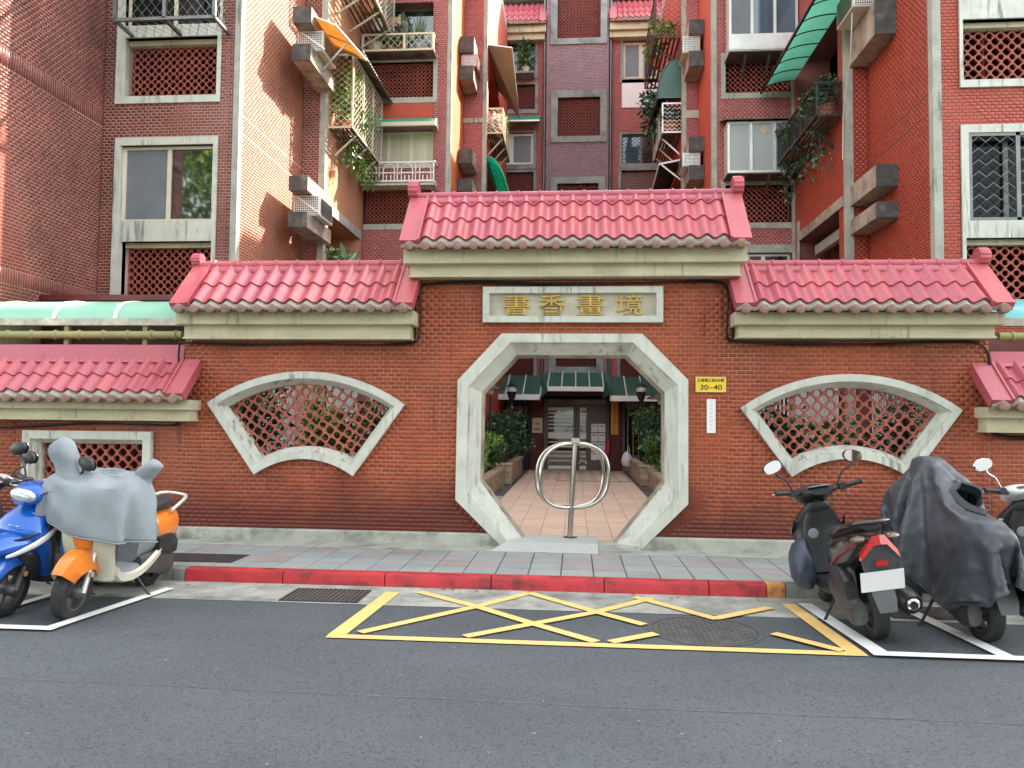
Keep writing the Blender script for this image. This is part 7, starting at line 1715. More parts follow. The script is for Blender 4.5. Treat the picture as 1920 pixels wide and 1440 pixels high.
# the charcoal cover as it hangs: rows of points across the scooter, millimetres from (3.0, 6.7, 0)
HANG = [
  -142,-787,295,-121,-842,317,-87,-896,313,-89,-957,331,-103,-1011,358,-124,-1058,388,-120,-1105,420,-77,-1124,448,-33,-1099,468,-32,-1049,481,-62,-1006,491,-69,-961,505,-21,-970,506,22,-996,506,47,-955,521,81,-931,534,79,-975,520,47,-1014,508,30,-1061,496,46,-1108,483,91,-1113,462,118,-1075,436,138,-1031,410,174,-991,395,210,-946,388,253,-913,388,292,-867,403,331,-821,382,366,-776,363,393,-717,354,
  -186,-745,296,-132,-783,317,-112,-844,335,-95,-902,343,-80,-952,372,-101,-999,404,-123,-1041,438,-123,-1085,474,-86,-1109,507,-41,-1093,533,-50,-1043,548,-77,-999,562,-39,-977,573,3,-1009,572,39,-981,587,75,-955,600,70,-1002,585,41,-1044,571,48,-1093,555,91,-1098,531,112,-1060,499,125,-1016,468,148,-972,441,184,-932,422,231,-899,407,276,-860,415,296,-812,385,346,-774,389,367,-718,370,395,-672,339,
  -205,-704,258,-170,-738,309,-154,-801,322,-140,-859,346,-103,-895,383,-85,-937,421,-99,-982,457,-122,-1022,494,-126,-1063,534,-95,-1090,572,-51,-1084,604,-70,-1036,621,-60,-992,638,-15,-1019,640,31,-1007,652,70,-980,666,59,-1028,649,49,-1077,632,88,-1082,605,105,-1043,569,116,-1000,534,133,-957,502,174,-923,480,211,-884,456,236,-840,424,270,-797,405,319,-760,394,350,-715,389,369,-673,362,396,-616,340,
  -242,-662,242,-211,-699,289,-199,-760,316,-168,-803,353,-140,-843,393,-110,-879,434,-95,-920,476,-99,-963,517,-119,-1000,557,-128,-1038,600,-103,-1067,642,-62,-1073,680,-76,-1022,700,-29,-1022,708,20,-1031,717,64,-1005,732,53,-1056,713,85,-1065,684,99,-1026,645,110,-985,607,129,-944,571,156,-905,539,189,-866,508,222,-827,479,257,-785,452,307,-758,431,311,-721,396,336,-668,381,373,-622,367,395,-565,337,
  -260,-612,233,-256,-667,273,-233,-717,313,-206,-759,356,-178,-796,400,-153,-832,445,-130,-866,490,-111,-901,536,-105,-939,582,-116,-976,626,-131,-1011,671,-106,-1038,716,-75,-1058,760,-47,-1040,772,4,-1045,784,57,-1032,797,78,-1046,767,92,-1009,725,108,-970,685,131,-933,647,165,-901,611,200,-869,576,235,-833,543,268,-792,512,294,-743,484,287,-709,436,304,-662,403,340,-619,387,370,-561,367,392,-512,329,
  -251,-556,232,-250,-610,275,-247,-660,320,-239,-708,364,-222,-751,409,-201,-789,455,-178,-823,503,-156,-853,551,-136,-882,601,-122,-914,650,-119,-949,699,-129,-981,747,-96,-1002,790,-64,-1023,834,-7,-1025,851,51,-1017,847,91,-992,810,112,-958,768,139,-925,727,173,-896,688,203,-861,650,227,-820,612,240,-777,571,245,-738,524,251,-697,478,260,-652,436,300,-608,419,336,-560,392,363,-509,362,385,-460,329,
  -240,-500,232,-234,-554,276,-230,-603,322,-228,-648,370,-227,-690,419,-221,-730,468,-210,-768,518,-196,-802,567,-179,-834,618,-162,-862,670,-149,-891,721,-142,-921,773,-116,-943,822,-74,-959,862,-15,-959,875,44,-953,875,93,-932,847,130,-905,809,157,-873,765,171,-838,717,180,-802,669,191,-764,622,204,-724,577,218,-681,533,235,-637,491,254,-591,452,290,-547,422,331,-500,400,364,-461,368,380,-406,346,
  -229,-446,234,-225,-496,280,-225,-543,328,-224,-587,377,-219,-628,428,-211,-667,478,-206,-703,530,-199,-738,583,-191,-770,635,-181,-801,689,-169,-829,743,-150,-855,796,-118,-877,844,-86,-897,894,-24,-900,913,40,-892,911,88,-871,880,121,-842,836,150,-810,793,164,-775,744,176,-739,695,188,-701,647,203,-661,601,219,-620,556,237,-576,513,259,-532,473,287,-486,435,329,-446,406,377,-407,383,396,-357,354,
  -218,-391,238,-219,-439,286,-223,-484,336,-225,-527,387,-223,-566,439,-218,-604,491,-207,-639,544,-198,-673,597,-189,-705,652,-182,-735,707,-171,-763,762,-153,-789,816,-138,-815,872,-92,-828,912,-31,-831,929,29,-823,928,87,-807,910,122,-780,868,135,-746,818,159,-712,771,176,-676,722,189,-639,673,202,-599,626,220,-558,580,241,-516,537,268,-474,496,302,-432,459,347,-394,429,400,-362,408,402,-304,371,
  -209,-337,243,-210,-383,293,-217,-426,345,-221,-466,398,-222,-505,451,-220,-541,505,-211,-576,559,-202,-608,614,-194,-640,669,-185,-669,725,-172,-697,781,-164,-724,838,-145,-748,892,-91,-757,917,-30,-761,933,26,-761,944,69,-738,915,122,-717,890,154,-689,847,153,-649,798,166,-613,747,181,-576,698,200,-537,651,223,-498,605,249,-458,562,281,-418,522,321,-380,486,371,-348,457,412,-310,428,400,-253,391,
  -201,-283,251,-198,-328,302,-208,-368,355,-216,-406,409,-219,-443,464,-217,-478,519,-209,-512,574,-202,-544,630,-195,-574,687,-185,-603,743,-177,-631,801,-160,-657,856,-151,-681,912,-92,-687,929,-30,-691,944,25,-695,970,48,-671,915,105,-649,897,153,-626,863,194,-600,824,194,-559,774,190,-516,727,202,-477,678,230,-439,633,261,-401,590,298,-365,551,346,-334,517,401,-308,490,410,-257,451,392,-203,413,
  -195,-229,261,-189,-272,312,-193,-312,366,-208,-347,421,-215,-382,477,-213,-416,533,-206,-448,590,-202,-479,647,-193,-509,705,-186,-537,762,-173,-565,820,-147,-591,872,-156,-614,931,-94,-618,942,-31,-622,956,24,-628,990,42,-606,941,86,-582,903,136,-559,870,186,-534,838,230,-508,801,225,-465,753,212,-419,709,242,-382,663,277,-347,621,323,-318,584,378,-296,553,414,-258,517,400,-207,476,382,-155,436,
  -191,-176,272,-182,-217,324,-179,-256,379,-195,-289,435,-209,-321,491,-210,-354,549,-204,-385,606,-198,-415,665,-191,-444,723,-184,-472,782,-158,-499,835,-145,-524,892,-160,-547,951,-96,-550,958,-32,-553,973,23,-559,1005,46,-542,970,74,-515,922,124,-492,887,174,-468,852,226,-444,821,252,-410,782,229,-364,742,257,-327,696,300,-298,656,356,-282,623,405,-255,589,406,-206,545,388,-158,502,370,-107,460,
  -189,-123,284,-177,-162,338,-169,-200,393,-178,-233,450,-196,-262,507,-207,-292,565,-198,-322,623,-194,-351,682,-188,-379,742,-175,-406,800,-146,-433,853,-144,-457,911,-161,-479,971,-100,-484,984,-36,-486,996,27,-489,1014,55,-478,998,69,-450,948,118,-427,911,167,-403,875,222,-380,846,271,-355,816,245,-309,777,279,-277,732,333,-262,697,388,-247,664,407,-203,620,391,-157,574,372,-111,529,347,-66,486,
  -197,-72,299,-177,-108,353,-164,-143,409,-161,-177,466,-175,-206,525,-195,-232,583,-195,-260,642,-182,-288,700,-181,-314,761,-165,-341,819,-139,-368,874,-134,-392,933,-157,-412,992,-105,-421,1014,-40,-421,1023,21,-427,1046,57,-414,1029,66,-386,977,116,-363,940,167,-341,905,229,-329,887,280,-301,856,261,-256,813,310,-237,774,368,-232,742,402,-198,699,391,-154,651,370,-111,604,342,-72,557,307,-39,510,
  -235,-43,321,-194,-58,372,-169,-88,427,-154,-120,484,-156,-150,543,-168,-177,603,-191,-198,661,-173,-225,718,-166,-251,779,-159,-277,840,-133,-302,896,-123,-327,955,-147,-346,1014,-111,-363,1054,-45,-357,1054,17,-364,1076,55,-351,1060,65,-323,1008,117,-302,972,174,-284,944,240,-280,933,281,-249,899,286,-209,853,345,-211,822,393,-190,783,387,-148,733,363,-111,683,333,-78,633,299,-47,583,276,-5,536,
  -282,-41,347,-238,-38,398,-196,-43,450,-165,-64,505,-146,-92,563,-144,-122,623,-160,-146,683,-183,-164,743,-152,-188,798,-142,-213,859,-131,-237,919,-113,-262,978,-133,-282,1038,-117,-304,1092,-50,-297,1090,13,-300,1106,51,-289,1093,66,-261,1041,121,-242,1008,182,-229,985,249,-229,978,276,-196,941,321,-181,902,377,-178,868,379,-142,818,351,-110,765,321,-80,714,298,-43,663,296,-2,610,319,14,549,
  -327,-30,372,-287,-34,426,-245,-32,479,-204,-29,532,-168,-40,587,-143,-63,645,-135,-90,706,-148,-113,767,-171,-131,828,-134,-149,880,-122,-173,941,-107,-197,1001,-116,-218,1063,-120,-241,1123,-56,-241,1132,9,-237,1138,44,-227,1125,69,-199,1076,127,-184,1046,190,-174,1025,256,-178,1023,296,-148,984,355,-161,956,363,-136,906,336,-107,851,318,-71,798,315,-32,744,329,-5,684,350,-1,621,369,-2,556,
  -358,9,393,-328,-7,451,-294,-17,508,-255,-19,563,-216,-17,618,-179,-19,673,-147,-32,731,-129,-56,791,-134,-80,853,-157,-96,914,-122,-110,966,-103,-131,1025,-101,-155,1088,-113,-176,1150,-61,-189,1180,3,-175,1170,35,-165,1158,74,-140,1114,135,-129,1088,199,-125,1072,264,-120,1057,327,-127,1039,343,-127,996,340,-92,939,340,-56,883,351,-28,823,368,-16,760,385,-16,695,403,-9,631,420,6,567,
  -385,50,414,-359,34,474,-332,19,533,-301,8,592,-267,1,649,-230,0,706,-194,0,762,-159,-6,820,-131,-20,879,-122,-44,941,-141,-62,1003,-113,-71,1054,-92,-90,1112,-101,-112,1175,-66,-133,1222,-6,-116,1209,32,-103,1192,86,-88,1159,151,-93,1145,215,-98,1129,277,-93,1103,347,-97,1092,365,-74,1025,384,-58,964,397,-39,900,411,-22,837,420,-3,773,423,17,709,416,36,645,403,46,580,
  -409,93,435,-387,78,496,-362,63,557,-337,49,618,-309,37,678,-279,27,737,-245,21,795,-211,18,853,-177,16,911,-143,11,969,-119,-6,1030,-125,-29,1092,-106,-32,1144,-87,-48,1201,-67,-71,1256,-16,-60,1250,36,-43,1230,101,-51,1217,165,-55,1201,226,-47,1173,271,-36,1124,333,-25,1100,362,-10,1042,392,4,983,406,20,919,397,31,853,385,34,787,374,32,721,363,30,654,352,33,588,
  -376,127,437,-363,122,503,-350,114,568,-337,104,634,-322,92,698,-304,78,762,-283,64,824,-258,50,885,-229,40,945,-198,34,1004,-164,33,1062,-131,29,1121,-119,9,1183,-100,7,1234,-60,-7,1283,-16,-8,1297,50,1,1283,110,-3,1264,160,9,1222,204,19,1173,262,30,1139,319,42,1105,367,53,1061,362,46,993,348,43,929,340,41,863,330,38,797,320,34,731,310,30,665,301,26,598,
  -331,99,432,-314,97,497,-298,96,562,-283,94,628,-268,92,693,-254,91,759,-240,91,824,-227,90,890,-216,89,956,-206,86,1023,-197,77,1089,-181,64,1153,-152,57,1213,-121,54,1271,-93,36,1333,-18,49,1332,55,50,1328,91,64,1270,144,74,1229,199,85,1191,255,96,1155,309,108,1116,346,116,1059,363,110,993,368,98,927,355,90,862,336,90,798,322,85,732,308,79,667,295,72,601,
  -294,60,430,-277,55,495,-258,53,559,-239,53,624,-221,56,689,-203,62,753,-188,70,818,-175,80,883,-165,90,949,-156,100,1015,-148,109,1081,-139,117,1147,-130,121,1213,-120,120,1277,-94,116,1330,-24,121,1333,43,125,1329,91,132,1287,146,138,1252,192,152,1205,227,152,1148,255,137,1089,282,120,1033,309,130,974,337,141,914,365,141,853,383,124,791,377,104,727,363,91,663,348,81,598,
  -247,61,427,-234,77,491,-227,90,557,-225,101,623,-223,109,689,-226,113,756,-224,120,823,-220,128,889,-211,136,955,-197,145,1020,-178,151,1084,-159,155,1147,-136,152,1209,-122,167,1272,-100,187,1326,-28,190,1331,38,197,1331,81,187,1296,107,165,1240,138,163,1181,165,162,1121,191,134,1067,220,121,1009,251,118,950,281,120,892,308,137,833,338,150,774,370,152,716,395,133,657,393,108,594,
  -263,110,432,-263,123,498,-263,136,564,-255,151,629,-239,162,693,-217,167,756,-194,164,818,-172,154,881,-153,143,943,-131,147,1005,-120,168,1067,-120,191,1129,-124,213,1191,-126,230,1245,-108,260,1304,-36,262,1314,31,265,1308,83,251,1273,85,219,1213,82,185,1157,101,156,1100,129,141,1042,160,134,984,190,116,928,223,107,871,254,112,813,285,129,755,316,144,698,351,156,642,389,157,587,
  -283,158,439,-262,174,502,-233,178,562,-205,171,623,-183,156,684,-160,143,745,-134,142,806,-114,158,866,-110,184,927,-119,210,987,-136,230,1048,-160,234,1108,-173,252,1166,-126,266,1200,-97,295,1246,-33,306,1257,20,303,1251,68,280,1221,89,275,1182,77,246,1126,81,211,1070,80,174,1016,99,144,961,130,127,905,163,112,849,197,100,793,231,106,737,265,120,681,301,134,626,340,146,572,
  -240,183,437,-209,167,496,-184,148,555,-156,136,614,-126,140,673,-107,163,732,-105,193,791,-120,219,849,-146,234,908,-174,235,967,-201,237,1026,-201,269,1079,-159,297,1117,-152,326,1175,-99,350,1202,-37,360,1211,18,359,1208,66,335,1179,106,305,1140,125,277,1098,97,265,1041,78,234,986,70,196,934,78,158,881,106,131,827,138,110,774,174,96,720,212,101,665,251,112,611,292,124,558,
  -198,148,433,-165,132,491,-130,134,548,-105,159,604,-102,193,661,-118,222,717,-147,238,774,-179,240,831,-210,238,888,-237,249,946,-226,285,994,-201,323,1039,-196,353,1096,-158,385,1136,-103,407,1161,-41,415,1166,17,416,1165,69,393,1139,94,355,1094,136,321,1057,157,280,1016,134,251,964,105,239,907,78,213,854,65,173,804,86,136,753,117,108,702,156,95,650,197,100,597,241,109,546,
  -149,127,430,-112,143,484,-98,180,538,-110,217,592,-139,239,647,-175,243,701,-210,241,756,-242,246,812,-267,266,868,-266,304,920,-252,342,969,-235,379,1019,-210,415,1066,-162,443,1097,-107,465,1119,-45,471,1122,15,472,1122,70,450,1098,100,413,1056,131,375,1015,163,335,976,173,288,933,168,243,888,139,218,836,106,208,781,73,185,730,69,139,684,99,106,636,142,97,585,188,106,535,
  -107,156,425,-100,196,477,-122,232,528,-159,247,580,-199,245,633,-237,246,686,-269,261,740,-286,289,793,-256,320,840,-250,361,889,-247,402,937,-247,441,987,-220,476,1033,-168,502,1060,-111,522,1078,-49,528,1080,12,526,1078,68,506,1056,108,473,1021,129,431,978,145,387,935,162,341,894,181,296,854,182,252,811,166,209,766,132,186,716,94,180,663,62,145,618,86,105,574,134,102,525,
  -107,202,419,-132,242,469,-176,251,519,-220,248,568,-259,259,619,-286,283,672,-297,317,726,-250,337,764,-233,376,810,-235,419,856,-233,460,904,-236,499,951,-222,535,996,-174,562,1023,-116,580,1037,-53,586,1040,10,583,1035,64,561,1012,100,525,976,125,484,937,154,443,899,169,397,859,171,351,818,154,303,786,174,265,739,159,217,698,154,176,653,112,163,604,68,143,558,79,105,517,
  -142,239,416,-186,261,463,-231,263,510,-269,280,559,-277,313,613,-259,336,671,-253,364,728,-254,405,774,-237,432,783,-243,470,831,-248,506,881,-254,540,929,-220,580,951,-174,609,972,-117,628,985,-57,637,991,3,630,982,60,614,966,76,569,927,91,522,891,109,473,856,138,428,825,181,408,791,181,350,758,142,316,723,146,275,677,160,228,634,163,179,592,124,147,550,75,128,506,
  -190,262,412,-233,281,459,-257,304,507,-252,332,560,-236,362,615,-239,395,669,-268,409,727,-278,389,753,-292,424,802,-302,470,839,-287,526,854,-244,564,869,-195,594,887,-169,643,911,-109,634,914,-63,666,927,-10,655,917,43,634,901,100,619,889,125,573,860,132,527,821,164,486,802,156,441,769,165,408,746,150,378,706,143,335,660,149,287,617,159,236,576,162,182,537,130,135,501,
  -229,295,413,-250,322,461,-242,355,510,-232,390,561,-260,416,613,-293,422,665,-325,402,714,-337,405,756,-325,446,771,-300,499,780,-260,541,793,-224,585,808,-215,637,835,-161,646,841,-104,651,846,-68,694,862,-14,694,859,26,658,837,84,647,827,135,621,814,171,577,795,177,529,760,198,479,750,199,426,715,204,405,699,170,390,648,155,346,603,153,295,563,158,239,525,156,180,490,
  -248,334,418,-250,377,468,-255,411,520,-291,407,569,-317,416,613,-344,382,657,-368,389,698,-359,446,716,-313,478,717,-283,525,722,-256,575,735,-251,628,760,-208,659,770,-152,646,771,-106,678,781,-72,721,797,-19,733,800,16,694,778,65,669,763,122,656,756,160,616,741,199,574,726,221,521,712,232,479,712,250,433,688,231,406,644,191,396,596,168,352,553,159,297,516,159,236,482,
  -257,387,429,-273,425,481,-311,413,531,-336,409,571,-367,382,613,-385,388,639,-389,439,661,-344,477,659,-301,510,658,-286,566,667,-284,618,688,-253,664,701,-201,651,701,-150,668,705,-111,707,717,-76,748,732,-27,768,740,14,737,722,49,698,702,104,685,695,151,656,686,179,608,671,214,563,660,215,504,654,271,491,669,283,437,641,251,412,595,207,399,550,180,351,510,161,293,476,
  -285,433,445,-317,434,502,-351,444,556,-391,401,585,-402,394,600,-395,424,611,-379,480,610,-327,504,599,-305,553,605,-305,607,619,-291,659,633,-243,663,634,-197,665,635,-155,700,642,-119,739,654,-81,776,668,-35,800,677,13,781,668,40,739,645,85,708,633,139,695,631,167,649,619,192,599,608,206,543,601,253,510,609,308,495,630,305,444,597,264,422,552,217,397,512,200,334,487,
  -328,449,474,-355,454,531,-405,427,558,-421,408,571,-418,422,582,-384,457,563,-365,512,554,-319,544,545,-304,596,553,-313,649,565,-278,680,570,-234,662,568,-206,706,579,-160,732,580,-129,773,593,-91,808,605,-43,827,613,8,824,612,34,784,592,74,752,580,120,723,571,162,692,567,177,639,556,197,585,550,235,541,554,288,521,574,340,496,597,317,452,558,270,429,521,235,367,518,
  -353,470,504,-407,453,535,-442,415,543,-450,424,559,-422,465,540,-382,502,516,-341,536,499,-312,584,494,-312,638,500,-308,688,508,-259,678,504,-216,689,506,-210,739,517,-168,768,520,-128,799,528,-98,836,542,-49,851,547,0,863,554,26,824,537,60,786,520,109,770,522,142,729,513,173,684,506,191,631,502,219,581,504,266,549,520,319,528,546,364,490,569,324,444,540,275,405,509
]
A = dense(np.array(HANG, float).reshape(40, 30, 3)/1000+np.array([3.0, 6.7, 0]))
dx = A[:, :, 0]-2.97; A[:, :, 0] = 2.97+.47*np.tanh(dx/.47)
dc = thing('scooter_cover', (3.02, 6.6, .3), 'charcoal rain cover with a gaping hood draped over a whole scooter', 'cover')
HC = Vector((3.11, 6.5, 1.03))
def inhole(c): return ((c[0]-HC.x)/.165)**2+((c[2]-HC.z)/.095)**2 < 1 and c[1] < 6.8
ny, nx, _ = A.shape; mb = MB(); mb.v = [tuple(p) for p in A.reshape(-1, 3)]; cut = []
for j in range(ny-1):
    for i in range(nx-1):
        a = j*nx+i; f = (a, a+1, a+nx+1, a+nx)
        (cut if inhole(np.mean([mb.v[k] for k in f], 0)) else mb.f).append(f)
from collections import Counter
ec = Counter(tuple(sorted((f[k], f[(k+1) % 4]))) for f in cut for k in range(4))
rim = sorted({v for e, c in ec.items() if c == 1 for v in e}, key=lambda v: math.atan2((mb.v[v][2]-HC.z)/.10, (mb.v[v][0]-HC.x)/.165))
o = mb.build('cloth', 'cloth_dark', dc, smooth=True)
for p in o.data.polygons: p.use_smooth = True
q = o.modifiers.new('s', 'SUBSURF'); q.levels = 1; q.render_levels = 1
wrinkle(o, .022, .09, 2); q = o.modifiers.new('t', 'SOLIDIFY'); q.thickness = .004
if len(rim) > 6:
    P = np.array([mb.v[v] for v in rim])
    for k in range(3): P = (np.roll(P, 1, 0)+2*P+np.roll(P, -1, 0))/4
    ctr = P.mean(0); lo = [P*1.0]
    L0 = [tuple(ctr+(p-ctr)*1.22+np.array([0, .02, -.0])) for p in P]; L1 = [tuple(ctr+(p-ctr)*1.02+np.array([0, -.035, .03])) for p in P]; L2 = [tuple(ctr+(p-ctr)*.94+np.array([0, -.02, .02])) for p in P]; L3 = [tuple(ctr+(p-ctr)*.9+np.array([0, .06, -.03])) for p in P]
    mb2 = MB(); mb2.loft([L0, L1, L2, L3]); h = mb2.build('hood_lip', 'cloth_dark', dc, smooth=True); h.data.polygons.foreach_set('use_smooth', [True]*len(h.data.polygons))
def hem(A): return [A[0, i] for i in range(A.shape[1])]+[A[j, -1] for j in range(1, A.shape[0])]+[A[-1, i] for i in range(A.shape[1]-2, -1, -1)]+[A[j, 0] for j in range(A.shape[0]-2, 0, -1)]
mb = MB(); mb.tube(hem(A)[::2], .006, 5, closed=True); mb.build('hem', 'cloth_dark', dc, smooth=60)
# grey poncho cover over the orange scooter's bars, with two mirror hoods
gc = thing('scooter_cover', (-3.93, 6.2, .45), 'grey cloth cover with two mirror hoods over the cream and orange scooter', 'cover')
